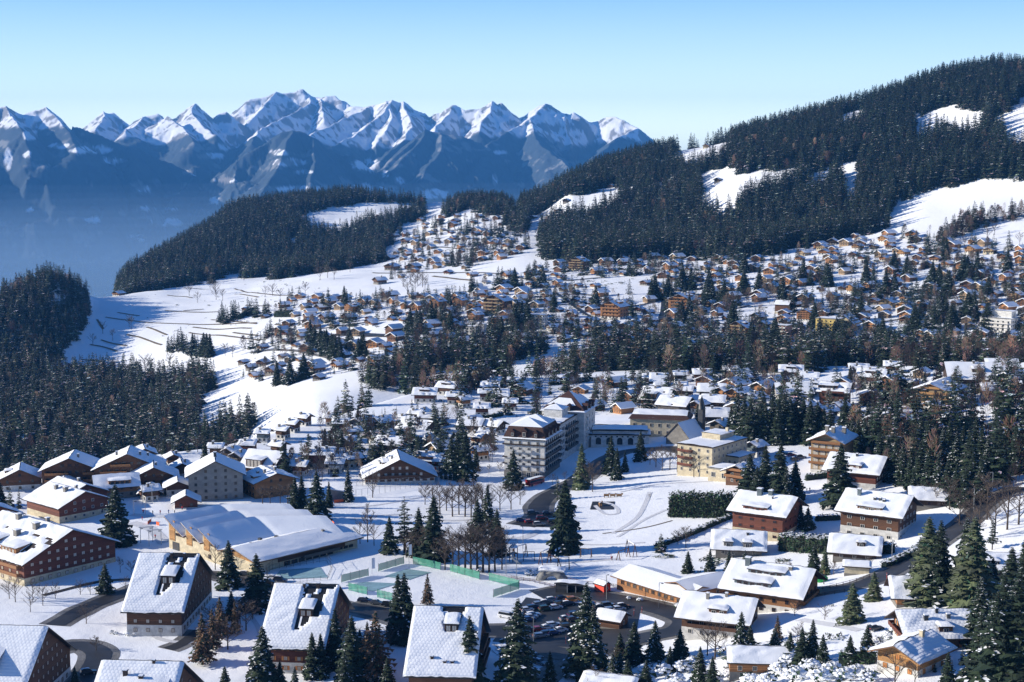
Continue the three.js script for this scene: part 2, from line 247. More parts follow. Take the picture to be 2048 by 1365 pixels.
    h += k * 75 * (ridged(az * 14200 / 230 + .3 * fbm(X / 300, Z / 300, 2), r / 1500, 4) - .42) + 20 * fbm(X / 130, Z / 130, 4);
    h += 110 * (ridged(X / 330 + 3, Z / 330, 4) - .42) * smoothstep(-h, -330, -120) * k;
    h = Math.max(h, -1160 + 40 * fbm(X / 600, Z / 600, 3));
    h = lerp(-1180, h, smoothstep(j / m, 0, .06));
    pos.set([X, h, Z], (i * m + j) * 3);
    if (i < n - 1 && j < m - 1) { const o = i * m + j; idx.push(o, o + m, o + 1, o + 1, o + m, o + m + 1); }
  }
  const g = geometry(pos, null, null, idx), nn = g.attributes.normal, col = new Float32Array(n * m * 3), p = V(0, 0, 0);
  for (let o = 0; o < n * m; o++) {
    p.fromArray(pos, o * 3); const r = Math.hypot(p.x, p.z), [px, py] = project(p), ny = nn.getY(o);
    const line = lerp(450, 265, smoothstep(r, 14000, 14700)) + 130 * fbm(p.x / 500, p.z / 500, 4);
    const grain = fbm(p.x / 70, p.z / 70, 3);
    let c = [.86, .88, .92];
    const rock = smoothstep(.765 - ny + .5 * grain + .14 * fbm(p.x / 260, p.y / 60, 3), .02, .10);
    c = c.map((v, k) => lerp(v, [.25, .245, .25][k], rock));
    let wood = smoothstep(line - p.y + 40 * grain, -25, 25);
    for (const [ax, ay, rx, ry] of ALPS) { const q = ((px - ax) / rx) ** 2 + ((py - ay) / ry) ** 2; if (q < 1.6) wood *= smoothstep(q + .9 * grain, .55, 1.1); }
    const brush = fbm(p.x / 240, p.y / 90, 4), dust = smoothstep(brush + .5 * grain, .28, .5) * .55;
    c = c.map((v, k) => lerp(v, lerp([.036, .058, .08][k], .34, dust), wood));  // forest colour tinted blue to carry distance haze, with snow dust mottled in
    col.set(c, o * 3);
  }
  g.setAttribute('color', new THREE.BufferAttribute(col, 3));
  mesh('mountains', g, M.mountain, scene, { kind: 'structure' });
  // thin flat veils of winter haze lying over the deep valley
  const hazeRoot = new THREE.Group(); hazeRoot.name = 'valley_haze'; hazeRoot.userData = { label: 'thin blue winter haze lying over the deep valley at left', category: 'haze', kind: 'stuff' }; scene.add(hazeRoot);
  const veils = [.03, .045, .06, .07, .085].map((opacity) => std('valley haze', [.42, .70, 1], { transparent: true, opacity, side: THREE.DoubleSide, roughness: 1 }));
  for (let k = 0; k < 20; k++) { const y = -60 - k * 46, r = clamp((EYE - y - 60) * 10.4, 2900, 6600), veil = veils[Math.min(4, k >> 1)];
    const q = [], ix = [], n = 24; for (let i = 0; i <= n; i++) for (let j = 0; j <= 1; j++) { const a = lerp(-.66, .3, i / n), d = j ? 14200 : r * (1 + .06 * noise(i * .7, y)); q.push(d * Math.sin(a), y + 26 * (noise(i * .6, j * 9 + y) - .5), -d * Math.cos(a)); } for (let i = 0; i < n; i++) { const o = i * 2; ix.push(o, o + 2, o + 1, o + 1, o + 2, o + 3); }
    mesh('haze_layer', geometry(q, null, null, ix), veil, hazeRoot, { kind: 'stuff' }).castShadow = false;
  }
}

// ---------------------------------------------------------------- trees: kinds, each of unit height
const GREEN = [.024, .045, .020], DEEP = [.011, .027, .016], FROST = [.62, .65, .68];
class Tri {
  constructor() { this.p = []; this.c = []; }
  tri(a, b, c, col) { this.p.push(a.x, a.y, a.z, b.x, b.y, b.z, c.x, c.y, c.z); for (let k = 0; k < 3; k++) this.c.push(col[0], col[1], col[2]); }
  quad(a, b, c, d, col) { this.tri(a, b, c, col); this.tri(a, c, d, col); }
  get geo() { return geometry(this.p, this.c); }
}
// a conifer: whorls of drooping boughs with side sprays; snow lies on top of some of them
function conifer(seed, o) {
  const { levels = 20, arms = 8, spread = .17, droop = .35, bare = .05, thin = 1, snowy = .3, tone = 1, brown = 0, sprays = 3, taper = .9, mix = false, core = 0 } = o;
  const R = rng(seed), crown = new Tri(), snow = mix ? crown : new Tri();
  for (let l = 0; l < levels; l++) {
    const t = (l + .3 + .4 * R()) / levels, y = bare + (1 - bare) * (1 - Math.pow(1 - t, 1.06)) * .985, len0 = spread * Math.pow(1 - t, taper) * (.72 + .3 * Math.sin(l * 2.4 + seed)) + .012;
    const n = Math.max(4, Math.round(arms * (.55 + .5 * (1 - t))));
    for (let k = 0; k < n; k++) {
      const a = (k + R() * .8 + l * .37) / n * Math.PI * 2, len = len0 * (.7 + .5 * R()), dx = Math.cos(a), dz = Math.sin(a), yy = y + (R() - .5) * .5 / levels;
      const drop = droop * (.6 + .7 * R()) * (1 - .5 * t), w = (.24 + .12 * R()) * len * thin + .004, sh = tone * (.65 + .7 * R());
      const base = R() < .5 ? GREEN : DEEP, col = base.map((v, i) => lerp(v, [.16, .09, .05][i], brown) * sh);
      const pt = (s, side, up = 0) => V(dx * len * s - dz * side, yy - drop * len * s * s + .16 * len * s + up, dz * len * s + dx * side);
      const q = [pt(.02, 0), pt(.42, w), pt(.45, -w), pt(1, w * .15), pt(.5, 0, .05 * len)];
      crown.tri(q[0], q[1], q[4], col); crown.tri(q[0], q[4], q[2], col); crown.tri(q[1], q[3], q[4], col); crown.tri(q[4], q[3], q[2], col);
      for (let s = 0; s < sprays; s++) {                               // hanging sprays below the bough
        const f = .35 + .6 * R(), sd = (R() - .5) * 2 * w, b = pt(f, sd), e = .5 * len * (.25 + .3 * R());
        crown.tri(pt(f - .14, sd * .6), pt(f + .12, sd * .6), V(b.x + (R() - .5) * .02, b.y - e, b.z + (R() - .5) * .02), col.map((v) => v * .8));
        if (s % 2 === 0) { const u = pt(f, sd * 1.9, -.05 * len); crown.tri(pt(f - .1, 0), pt(f + .1, 0), u, col); }
      }
      if (R() < snowy) {
        const up = .022 * len + .0015, m = .55 + .35 * R(), S = (s, side) => pt(s, side, up + .045 * len * Math.sin(Math.min(1, s * 1.6) * Math.PI));
        const sc = FROST.map((v) => v * (.8 + .4 * R()) * (mix ? .9 : 1));
        if (mix) { snow.tri(S(.2, 0), S(.55, w * m * .8), S(.96, 0), sc); snow.tri(S(.2, 0), S(.96, 0), S(.55, -w * m * .8), sc); }
        else for (let f = 0; f < 4; f++) { const a0 = .2 + .19 * f + .08 * R(), b0 = a0 + .1 + .12 * R(), o0 = (R() - .5) * w * 1.1, o1 = w * (.15 + .3 * R()); snow.tri(S(a0, o0), S((a0 + b0) / 2, o0 + o1), S(b0, o0 * .8), sc); snow.tri(S(a0, o0), S(b0, o0 * .8), S((a0 + b0) / 2 + .03, o0 - o1), sc); }
      }
    }
  }
  for (let i = 0; i < core; i++) {                                     // dense inner twigs
    const t = Math.pow(R(), 1.25), y = bare + (1 - bare) * t * .96, a = R() * 6.283, rr = spread * Math.pow(1 - t, taper) * .78 * Math.sqrt(R()), c = V(Math.cos(a) * rr, y - droop * rr * .35, Math.sin(a) * rr), m = .02 + .045 * R() * (1.1 - t), q = () => V(c.x + (R() - .5) * m * 2, c.y - R() * m * 1.6, c.z + (R() - .5) * m * 2);
    crown.tri(c, q(), q(), DEEP.map((v) => v * tone * (.55 + .6 * R())));
  }
  return { crown: crown.geo, snow: mix ? null : snow.geo };
}
function trunkGeo(r, h, seg = 6) { const g = new THREE.CylinderGeometry(r * .12, r, h, seg, 1); g.translate(0, h / 2, 0); return g; }
// a leafless broadleaved tree: trunk, limbs, and fans of fine twigs
function bareTree(seed, { spread = .3, limbs = 9, twigs = 420, low = .22, trunk = .02, thick = 1 } = {}) {
  const R = rng(seed), wood = [], t = new Tri(), ends = [];
  const stick = (a, b, r0, r1) => { const d = b.clone().sub(a), g = new THREE.CylinderGeometry(r1, r0, d.length(), 4, 1, true); g.translate(0, d.length() / 2, 0); g.applyQuaternion(new THREE.Quaternion().setFromUnitVectors(V(0, 1, 0), d.normalize())); g.translate(a.x, a.y, a.z); wood.push(g); };
  stick(V(0, -.02, 0), V(.01, .55, 0), trunk, trunk * .55); stick(V(.01, .55, 0), V(0, .9, .01), trunk * .55, .003);
  for (let i = 0; i < limbs; i++) {
    const h = lerp(low, .75, i / limbs), a = i * 2.4 + R(), L = spread * (1.1 - .55 * i / limbs) * (.8 + .4 * R()), A = V(0, h, 0), B = V(Math.cos(a) * L, h + L * (.75 + .5 * R()), Math.sin(a) * L);
    stick(A, B, trunk * .45, trunk * .14); ends.push([A, B]);
    for (let k = 0; k < 3; k++) { const s = A.clone().lerp(B, .35 + .2 * k), a2 = a + (R() - .5) * 2.6, L2 = L * .55, E = V(s.x + Math.cos(a2) * L2, s.y + L2 * (.4 + .7 * R()), s.z + Math.sin(a2) * L2); stick(s, E, trunk * .2, trunk * .07); ends.push([s, E]); }
  }
  ends.push([V(.01, .5, 0), V(0, .92, 0)]);
  for (let i = 0; i < twigs; i++) {
    const [A, B] = ends[Math.floor(R() * ends.length)], s = A.clone().lerp(B, .3 + .75 * R()), a = R() * Math.PI * 2, L = .05 + .09 * R(), e = V(s.x + Math.cos(a) * L * .8, s.y + L * (.2 + R() * .9), s.z + Math.sin(a) * L * .8), w = (.0016 + .0016 * R()) * thick;
    t.tri(V(s.x - Math.sin(a) * w, s.y, s.z + Math.cos(a) * w), V(s.x + Math.sin(a) * w, s.y, s.z - Math.cos(a) * w), e, [1, 1, 1]);
    const m = s.clone().lerp(e, .5), f = V(m.x + (R() - .5) * L, m.y + R() * L * .6, m.z + (R() - .5) * L); t.tri(V(m.x, m.y - w, m.z), V(m.x + w, m.y + w, m.z), f, [1, 1, 1]);
  }
  return { trunk: mergeGeometries(wood.map((g) => { const n = g.toNonIndexed(); n.deleteAttribute('uv'); return n; })), crown: t.geo };
}

// ---------------------------------------------------------------- woods: masses of trees that nobody could count
const farSpruce = [
  conifer(11, { levels: 14, arms: 9, spread: .25, taper: .78, sprays: 2, snowy: .26, mix: true, core: 150, bare: .02, thin: 1.5 }).crown, conifer(12, { levels: 14, arms: 9, spread: .205, taper: .75, sprays: 2, snowy: .12, mix: true, core: 150, bare: .04, thin: 1.6 }).crown,
  conifer(13, { levels: 13, arms: 10, spread: .27, taper: .8, sprays: 2, snowy: .42, mix: true, core: 150, bare: .0, thin: 1.5 }).crown, conifer(14, { levels: 13, arms: 9, spread: .225, taper: .78, sprays: 2, snowy: .05, mix: true, core: 150, bare: .05, thin: 1.4 }).crown];
function farBare(seed, spread, n) {                    // haze of twigs round a few stems
  const R = rng(seed), t = new Tri();
  for (let i = 0; i < n; i++) { const h = .18 + .8 * Math.sqrt(R()), rr = spread * Math.sqrt(R()) * Math.sin(Math.min(1, (1.12 - h) * 1.35) * Math.PI * .5), a = R() * 6.283, s = V(Math.cos(a) * rr * .6, h - .1, Math.sin(a) * rr * .6), e = V(Math.cos(a) * rr, h, Math.sin(a) * rr), w = .007; t.tri(V(s.x - w, s.y, s.z + w), V(s.x + w, s.y, s.z - w), e, [.12, .09, .07].map((v) => v * (.6 + .7 * R()))); }
  for (let k = 0; k < 3; k++) { const a = R() * 6.28, q = .05 * k; t.tri(V(-.008 + q * Math.cos(a), 0, q * Math.sin(a)), V(.008 + q * Math.cos(a), 0, q * Math.sin(a)), V(q * 2 * Math.cos(a), .7, q * 2 * Math.sin(a)), [.06, .045, .035]); }
  return t.geo;
}
const farLeafless = [farBare(21, .26, 150), farBare(22, .34, 190)];
const GLADES = [
  [[1345, 318], [1360, 296], [1462, 284], [1462, 312], [1420, 330], [1375, 332]], [[1400, 352], [1420, 340], [1500, 347], [1560, 345], [1612, 326], [1614, 344], [1560, 372], [1490, 394], [1440, 434], [1405, 405]],
  [[1672, 330], [1722, 312], [1718, 350], [1712, 402], [1690, 398]], [[1826, 232], [1870, 222], [1905, 212], [1966, 226], [1966, 268], [1880, 274], [1836, 288]], [[1985, 240], [2060, 190], [2060, 290], [2010, 300]],
  [[1676, 238], [1728, 218], [1730, 238], [1686, 256]], [[1775, 440], [1795, 408], [1900, 368], [2070, 352], [2070, 418], [1960, 412], [1900, 440], [1850, 452]], [[1600, 395], [1640, 372], [1672, 352], [1690, 340], [1665, 335], [1620, 350]],
];
const MEADOWS = [[[585, 440], [670, 410], [720, 402], [800, 412], [840, 425], [760, 445], [690, 462], [640, 462]]];
const WOODS = [
  // name, kind share of leafless trees, spacing, height, near, far, outline of the ground they stand on
  ['spruce_forest', 'dense dark spruce forest covering the high slope on the right', .05, 7.6, 32, 1600, 2900, [[1010, 440], [1060, 398], [1150, 362], [1200, 335], [1310, 302], [1440, 276], [1560, 246], [1700, 212], [1800, 182], [1900, 148], [2070, 128], [2070, 352], [1900, 374], [1826, 430], [1760, 462], [1640, 490], [1560, 516], [1430, 524], [1330, 514], [1250, 520], [1150, 526], [1085, 514], [1078, 470], [1110, 440], [1180, 432], [1236, 404], [1238, 376], [1150, 392], [1080, 430], [1040, 470], [1010, 452]]],
  ['spruce_forest', 'dark spruce forest covering the round hill on the left', .06, 7.2, 28, 2150, 3400, [[222, 580], [262, 545], [300, 514], [400, 457], [490, 406], [620, 390], [720, 396], [850, 414], [842, 434], [800, 448], [772, 490], [768, 528], [690, 536], [640, 546], [560, 552], [470, 552], [400, 562], [330, 578], [300, 596], [252, 618]]],
  ['spruce_forest', 'spruce wood on the small knoll behind the uppermost chalets', .12, 6.5, 24, 2300, 2950, [[880, 428], [930, 398], [1000, 402], [1030, 420], [1012, 436], [968, 430], [940, 424], [900, 436]]],
  ['spruce_forest', 'dark wooded knoll at the left edge below the hazy valley', .2, 7, 25, 1500, 2100, [[-60, 610], [20, 590], [60, 566], [95, 556], [140, 566], [178, 600], [174, 640], [140, 690], [110, 740], [60, 752], [-60, 760]]],
  ['spruce_forest', 'shaded spruce forest filling the deep ravine at lower left', .2, 7.2, 27, 1000, 1760, [[-80, 742], [60, 752], [150, 762], [250, 758], [330, 770], [400, 752], [436, 772], [420, 800], [392, 838], [388, 870], [420, 900], [300, 990], [-80, 1040]]],
  ['mixed_woodland', 'mixed wood of spruces and leafless trees along the ravine below the village', .26, 6.8, 25, 860, 1330, [[388, 880], [470, 850], [560, 812], [660, 778], [760, 742], [830, 712], [900, 700], [1000, 690], [1100, 694], [1240, 690], [1400, 708], [1500, 700], [1600, 712], [1720, 712], [1810, 724], [1800, 742], [1600, 752], [1300, 752], [1050, 768], [850, 800], [640, 860], [400, 940]]],
  ['mixed_woodland', 'belt of leafless trees and spruces on the right between village and lower houses', .35, 7.8, 22, 900, 1240, [[1500, 705], [1580, 712], [1700, 705], [1820, 700], [1900, 690], [2080, 700], [2080, 745], [1900, 742], [1760, 748], [1640, 735], [1530, 745]]],
  ['mixed_woodland', 'belt of leafless trees and spruces above the sunny snowfield at the right edge', .6, 6.5, 24, 1500, 1960, [[1880, 482], [1930, 448], [1985, 428], [2070, 418], [2070, 432], [1990, 446], [1930, 476], [1890, 496]]],
  ['mixed_woodland', 'dense stand of dark spruces with leafless trees climbing the slope at the right edge', .32, 8.2, 25, 520, 860, [[1692, 872], [1730, 815], [1800, 800], [1870, 808], [2090, 800], [2090, 962], [1985, 985], [1900, 1004], [1850, 1000], [1770, 962], [1730, 925]]],
  ['mixed_woodland', 'stand of tall dark spruces between the chapel and the large white-walled house', .12, 9, 27, 660, 880, [[1462, 846], [1500, 872], [1560, 892], [1640, 890], [1690, 868], [1660, 850], [1560, 846], [1500, 832]]],
];
{
  const M4 = new THREE.Matrix4(), q = new THREE.Quaternion(), e = new THREE.Euler();
  for (const [wi, [name, label, share, gap, height, near, far, outline]] of WOODS.entries()) {
    const R = rng(300 + wi), lots = [[], [], [], [], [], []], xs = outline.map((p) => bearing(p[0])), a0 = Math.min(...xs) - .03, a1 = Math.max(...xs) + .03;
    for (let r = near; r < far; r += gap * .87) for (let az = a0 + R() * gap / r; az < a1; az += gap / r) {
      const rr = r + (R() - .5) * gap * .9, a = az + (R() - .5) * gap * .9 / r, x = rr * Math.sin(a), z = -rr * Math.cos(a), y = H(x, z), [px, py] = project(V(x, y, z)), pick = R(), size = R(), turn = R() * 6.283, w = R();
      const jx = px + 15 * fbm(x / 40, z / 40 + 31, 3), jy = py + 15 * fbm(x / 40 + 17, z / 40, 3);
      if (px < -70 || px > 2120 || !inside(outline, jx, jy)) continue;
      if ((wi === 0 && GLADES.some((g) => inside(g, jx, jy))) || (wi === 1 && MEADOWS.some((g) => inside(g, jx, jy)))) continue;
      const clump = fbm(x / 55, z / 55, 2);
      if (clump < (wi === 5 ? .0 : wi === 6 ? -.05 : wi === 8 || wi === 9 ? -.14 : -.42)) continue;
      const bare = pick < share + .5 * share * fbm(x / 90 + 9, z / 90, 2) * 2, h = height * (.45 + .75 * size) * (bare ? .72 : 1) * (wi === 0 && rr > 2350 ? .92 : 1);
      M4.compose(V(x, y - .4, z), q.setFromEuler(e.set((w - .5) * .05, turn, (size - .5) * .06)), V(h * (.85 + .35 * w), h, h * (.85 + .35 * w)));
      lots[bare ? 4 + Math.floor(w * 2) % 2 : Math.floor(pick * 97) % 4].push(M4.clone());
    }
    lots.forEach((lot, k) => {
      if (!lot.length) return;
      const im = new THREE.InstancedMesh(k < 4 ? farSpruce[k] : farLeafless[k - 4], M.needles, lot.length); const tint = new THREE.Color(); lot.forEach((m, i) => { im.setMatrixAt(i, m); const g = .7 + 1.5 * R() * R(); im.setColorAt(i, tint.setRGB(g * (.95 + .35 * R()), g, g * (.85 + .2 * R()))); });
      im.castShadow = im.receiveShadow = true;
      lots[k] = im;
    });
    const made = lots.filter((l) => l.isInstancedMesh), root = new THREE.Group(); root.name = numbered(name); root.userData = { label, category: 'forest', kind: 'stuff' };
    made.forEach((im, k) => { im.name = lots.indexOf(im) < 4 ? 'spruces' : 'leafless_trees'; im.userData.kind = 'stuff'; root.add(im); });
    scene.add(root);
  }
}

// ---------------------------------------------------------------- building kit
const things = [];                                                       // every thing that still needs its label checked against its neighbours
function thing(name, category, p, turn = 0, label, group) {
  const o = new THREE.Group(); o.name = numbered(name); o.position.copy(p); o.rotation.y = turn; o.userData.category = category;
  if (label) o.userData.label = label; if (group) o.userData.group = group; scene.add(o); return o;
}
function copyOf(root, p, turn, scale) {
  const o = root.clone(); o.name = numbered(root.name.replace(/_\d{3}$/, '')); o.userData = { category: root.userData.category }; o.position.copy(p); o.rotation.y = turn; if (scale) o.scale.set(...scale); scene.add(o); return o;
}
// geometry collector: boxes and slabs joined into one part, uv in metres
class Kit {
  constructor() { this.p = []; }
  face(...v) { for (let i = 1; i < v.length - 1; i++) this.p.push(...v[0], ...v[i], ...v[i + 1]); return this; }
  solid(a, b) { const n = a.length; this.face(...[...a].reverse()); this.face(...b); for (let i = 0; i < n; i++) { const j = (i + 1) % n; this.face(a[i], a[j], b[j], b[i]); } return this; }     // two matching outlines, b on top
  box(x, y, z, w, h, d) { const a = x - w / 2, b = x + w / 2, e = y + h, f = z - d / 2, g = z + d / 2; return this.solid([[a, y, g], [b, y, g], [b, y, f], [a, y, f]], [[a, e, g], [b, e, g], [b, e, f], [a, e, f]]); }
  slab(q, t) { return this.solid(q.map(([x, y, z]) => [x, y - t, z]), q); }
  bar(a, b, t) { const A = V(...a), B = V(...b), d = B.clone().sub(A).normalize(), s = Math.abs(d.y) > .9 ? V(1, 0, 0) : V(0, 1, 0), u = V().crossVectors(d, s).normalize().multiplyScalar(t / 2), w = V().crossVectors(u, d).normalize().multiplyScalar(t / 2), c = (P, i, j) => [P.x + u.x * i + w.x * j, P.y + u.y * i + w.y * j, P.z + u.z * i + w.z * j]; const k = [[-1, -1], [1, -1], [1, 1], [-1, 1]]; return this.solid(k.map(([i, j]) => c(A, i, j)), k.map(([i, j]) => c(B, i, j))); }
  get geo() {
    const g = geometry(this.p), n = g.attributes.normal, uv = new Float32Array(this.p.length / 3 * 2);
    for (let i = 0; i < n.count; i++) { const a = Math.abs(n.getX(i)), b = Math.abs(n.getY(i)), c = Math.abs(n.getZ(i)), x = this.p[i * 3], y = this.p[i * 3 + 1], z = this.p[i * 3 + 2]; uv.set(b > .95 ? [x, z] : a > c ? [z, b > .3 ? x / Math.max(.3, b) : y] : [x, b > .3 ? z / Math.max(.3, b) : y], i * 2); }
    g.setAttribute('uv', new THREE.BufferAttribute(uv, 2)); return g;
  }
  build(name, m, parent, props) { return mesh(name, this.geo, m, parent, props); }
}
// a quilt of snow on a sloping quad (ridge a-b, eave d-c), soft at its rims, with bare patches where bare(u, v) is true (u along, v down)
function snowQuilt(list, a, b, c, d, thick, { nu = 14, nv = 12, bare, lump = .4, seed = 1 } = {}) {
  const A = V(...a), B = V(...b), C = V(...c), D = V(...d), up = V().crossVectors(B.clone().sub(A), D.clone().sub(A)).normalize(); if (up.y < 0) up.negate();
  const off = (i, j) => i < 0 || j < 0 || i >= nu || j >= nv || !!(bare && bare((i + .5) / nu, (j + .5) / nv)), pos = [], uv = [], idx = [], at = (i, j) => j * (nu + 1) + i;
  const w = A.distanceTo(B), l = A.distanceTo(D);
  for (let j = 0; j <= nv; j++) for (let i = 0; i <= nu; i++) {
    const u = i / nu, v = j / nv, p = A.clone().lerp(B, u).lerp(D.clone().lerp(C, u), v);
    const rim = off(i - 1, j - 1) || off(i, j - 1) || off(i - 1, j) || off(i, j);
    const q = (rim && !(j === 0) ? .12 : j === 0 && !(off(i - 1, 0) || off(i, 0)) ? .9 : rim ? .3 : 1) * thick * (1 + lump * 2 * (noise(p.x * .5 + seed * 7, p.z * .5 + p.y) - .5));
    p.addScaledVector(up, .03 + q); if (rim && j > 0 && thick > .3) p.lerp(A.clone().lerp(B, u), .022 * (noise(u * w * .8 + seed * 3, v * 9) - .35)); if (j === nv && !rim) p.y -= 0; pos.push(p.x, p.y, p.z); uv.push(u * w, v * l);
  }
  for (let j = 0; j < nv; j++) for (let i = 0; i < nu; i++) if (!off(i, j)) { const q = [at(i, j), at(i + 1, j), at(i + 1, j + 1), at(i, j + 1)]; idx.push(q[0], q[2], q[1], q[0], q[3], q[2]); }
  // rims reach down to the roof
  const side = (i0, j0, i1, j1) => { const o = pos.length / 3; for (const [i, j] of [[i0, j0], [i1, j1]]) { const k = at(i, j); pos.push(pos[k * 3] - up.x * thick * .5, pos[k * 3 + 1] - up.y * thick * .5, pos[k * 3 + 2] - up.z * thick * .5); uv.push(uv[k * 2], uv[k * 2 + 1] + .3); } idx.push(at(i0, j0), at(i1, j1), o + 1, at(i0, j0), o + 1, o); };
  for (let i = 0; i < nu; i++) { side(i, nv, i + 1, nv); } for (let j = 0; j < nv; j++) { side(0, j, 0, j + 1); side(nu, j + 1, nu, j); }
  const g = geometry(pos, null, uv, idx), n = g.attributes.normal; let flip = 0; for (let i = 0; i < (nu + 1) * (nv + 1); i++) flip += n.getX(i) * up.x + n.getY(i) * up.y + n.getZ(i) * up.z;
  if (flip < 0) { g.setIndex(idx.map((_, i) => idx[i - i % 3 + [0, 2, 1][i % 3]])); g.computeVertexNormals(); }
  list.push(g);
}
const unit = new THREE.BoxGeometry(1, 1, 1); unit.translate(0, .5, 0);
const frameUnit = new Kit().box(-.46, 0, 0, .08, 1, 1).box(.46, 0, 0, .08, 1, 1).box(0, 0, 0, .84, .07, 1).box(0, .93, 0, .84, .07, 1).box(0, .07, 0, .05, .86, .8).geo;
const paneUnit = new Kit().box(0, .07, -.1, .84, .86, .4).geo, shutterUnit = [-1, 1].map((k) => new Kit().box(k * .78, 0, .1, .5, 1, .5).geo);
// one window on a wall: frame, with pane (and shutters) under it. side: 0 +z, 1 +x, 2 -z, 3 -x
function windowOn(root, side, x, y, out, w, h, { pane = M.glass, frame = M.frame, shutters, plain } = {}) {
  const a = side * Math.PI / 2, c = Math.cos(a), s = Math.sin(a), o = new THREE.Mesh(plain ? unit : frameUnit, plain ? pane : frame);
  o.name = 'window'; o.position.set(x * c + out * s, y, -x * s + out * c); o.rotation.y = a; o.scale.set(w, h, plain ? .12 : .16); o.castShadow = o.receiveShadow = true; root.add(o);
  if (!plain) { mesh('pane', paneUnit, pane, o); if (shutters) for (const g of shutterUnit) mesh('shutter', g, shutters, o); }
  return o;
}
// A gabled house. Local axes: ridge along z, gables at +z and -z, eaves at +x and -x; origin at the middle of its foot.
function house(root, o) {
  const { W, L, He = 6, pitch = 24, plinth = 2.6, wall = M.brown, base = M.white, roof = M.eave, over = 1.5, gover = 1.6, thick = .4, snowM = M.snow, quilt = {}, faces = [0, 1], fh = 2.75, cols = 3, colsS, win = {}, ww = 1.1, wh = 1.2, bal = [], balM, dorm = [], chim = [], stripes, deep = 6, skip, shift = 0, noSnow, gableM } = o;
  const t = Math.tan(pitch * Math.PI / 180), Hr = He + W / 2 * t, x = W / 2, z = L / 2;
  const pent = (zz, lo) => [[-x, lo, zz], [x, lo, zz], [x, He, zz], [0, Hr, zz], [-x, He, zz]];
  const body = new Kit(), P = pent(z, plinth), Q = pent(-z, plinth);
  body.face(...P); body.face(...[...Q].reverse()); for (const [i, j] of [[1, 2], [4, 0]]) body.face(P[i], Q[i], Q[j], P[j]); body.face(P[2], Q[2], Q[3], P[3]).face(P[3], Q[3], Q[4], P[4]);
  body.build('wall', wall, root);
  if (gableM) { const f = new Kit().solid([[-x, plinth + .01, z + .01], [x, plinth + .01, z + .01], [x, He, z + .01], [0, Hr, z + .01], [-x, He, z + .01]], [[-x, plinth + .01, z + .08], [x, plinth + .01, z + .08], [x, He, z + .08], [0, Hr, z + .08], [-x, He, z + .08]]); f.build('gable_cladding', gableM, root); }
  new Kit().box(0, -deep, 0, W + .1, plinth + deep, L + .1).build('plinth', base, root);
  const k = new Kit(), g0 = z + gover, ex = x + over, ey = He - over * t;
  for (const s of [-1, 1]) k.slab(s > 0 ? [[0, Hr + .25, g0], [ex, ey + .25, g0], [ex, ey + .25, -g0], [0, Hr + .25, -g0]] : [[0, Hr + .25, -g0], [-ex, ey + .25, -g0], [-ex, ey + .25, g0], [0, Hr + .25, g0]], .26);
  k.build('roof', roof, root);
  if (!noSnow) {
    const list = []; for (const s of [-1, 1]) snowQuilt(list, [0, Hr + .25, s * (g0 - .05)], [0, Hr + .25, -s * (g0 - .05)], [s * (ex - .05), ey + .25 + .05 * t, -s * (g0 - .05)], [s * (ex - .05), ey + .25 + .05 * t, s * (g0 - .05)], thick, { ...quilt, ...(quilt.onlySide && quilt.onlySide !== s ? { bare: null } : {}) });
    mesh('roof_snow', mergeGeometries(list), snowM, root);
  }
  // windows in rows, as far as the gable leaves room
  for (const f of faces) {
    const wide = f % 2 ? L : W, out = f % 2 ? x + .06 : z + (gableM && f === 0 ? .1 : .06), n = f % 2 ? (colsS ?? Math.max(2, Math.round(L / 4))) : cols;
    for (let r = 0; ; r++) {
      const y = .9 + r * fh + shift; if (f % 2 ? y + wh > He - .25 : y + wh > Hr - .9) break;
      const half = f % 2 ? wide / 2 : Math.min(wide / 2, (Hr - y - wh - .5) / t);
      for (let c = 0; c < n; c++) {
        const u = ((c + .5) / n - .5) * wide * .92; if (Math.abs(u) + ww / 2 + .3 > half || (skip && skip(f, r, c))) continue;
        windowOn(root, f, u, y, out + (y < plinth - .5 ? .06 : 0), ww, wh, win);
      }
    }
  }
  for (const [f, r, w0 = .9, off = 0] of bal) {                          // balconies: deck and boarded rail
    const wide = (f % 2 ? L : W) * w0, y = .35 + r * fh + shift, a = f * Math.PI / 2, out = (f % 2 ? x : z) + .08, b = new Kit(), d = 1.5;
    const tr = (X, Z) => [X * Math.cos(a) + Z * Math.sin(a), -X * Math.sin(a) + Z * Math.cos(a)];
    const bx = (X, Y, Z, w, h, dd) => { const q = [[X - w / 2, Z + dd / 2], [X + w / 2, Z + dd / 2], [X + w / 2, Z - dd / 2], [X - w / 2, Z - dd / 2]].map(([m, n]) => tr(m, n)); b.solid(q.map(([m, n]) => [m, Y, n]), q.map(([m, n]) => [m, Y + h, n])); };
    bx(off, y, out + d / 2, wide, .18, d); bx(off, y + .22, out + d, wide, .85, .1); for (const s of [-1, 1]) bx(off + s * wide / 2, y + .22, out + d / 2, .1, .85, d);
    b.build('balcony', balM || wall, root);
    if (o.balSnow) { const sn = new Kit(), q = [[off - wide / 2, out + d - .35], [off + wide / 2, out + d - .35], [off + wide / 2, out + .1], [off - wide / 2, out + .1]].map(([m, n]) => tr(m, n)); sn.solid(q.map(([m, n]) => [m, y + .19, n]), q.map(([m, n]) => [m, y + .4, n])); sn.build('balcony_snow', M.snow, root); }
  }
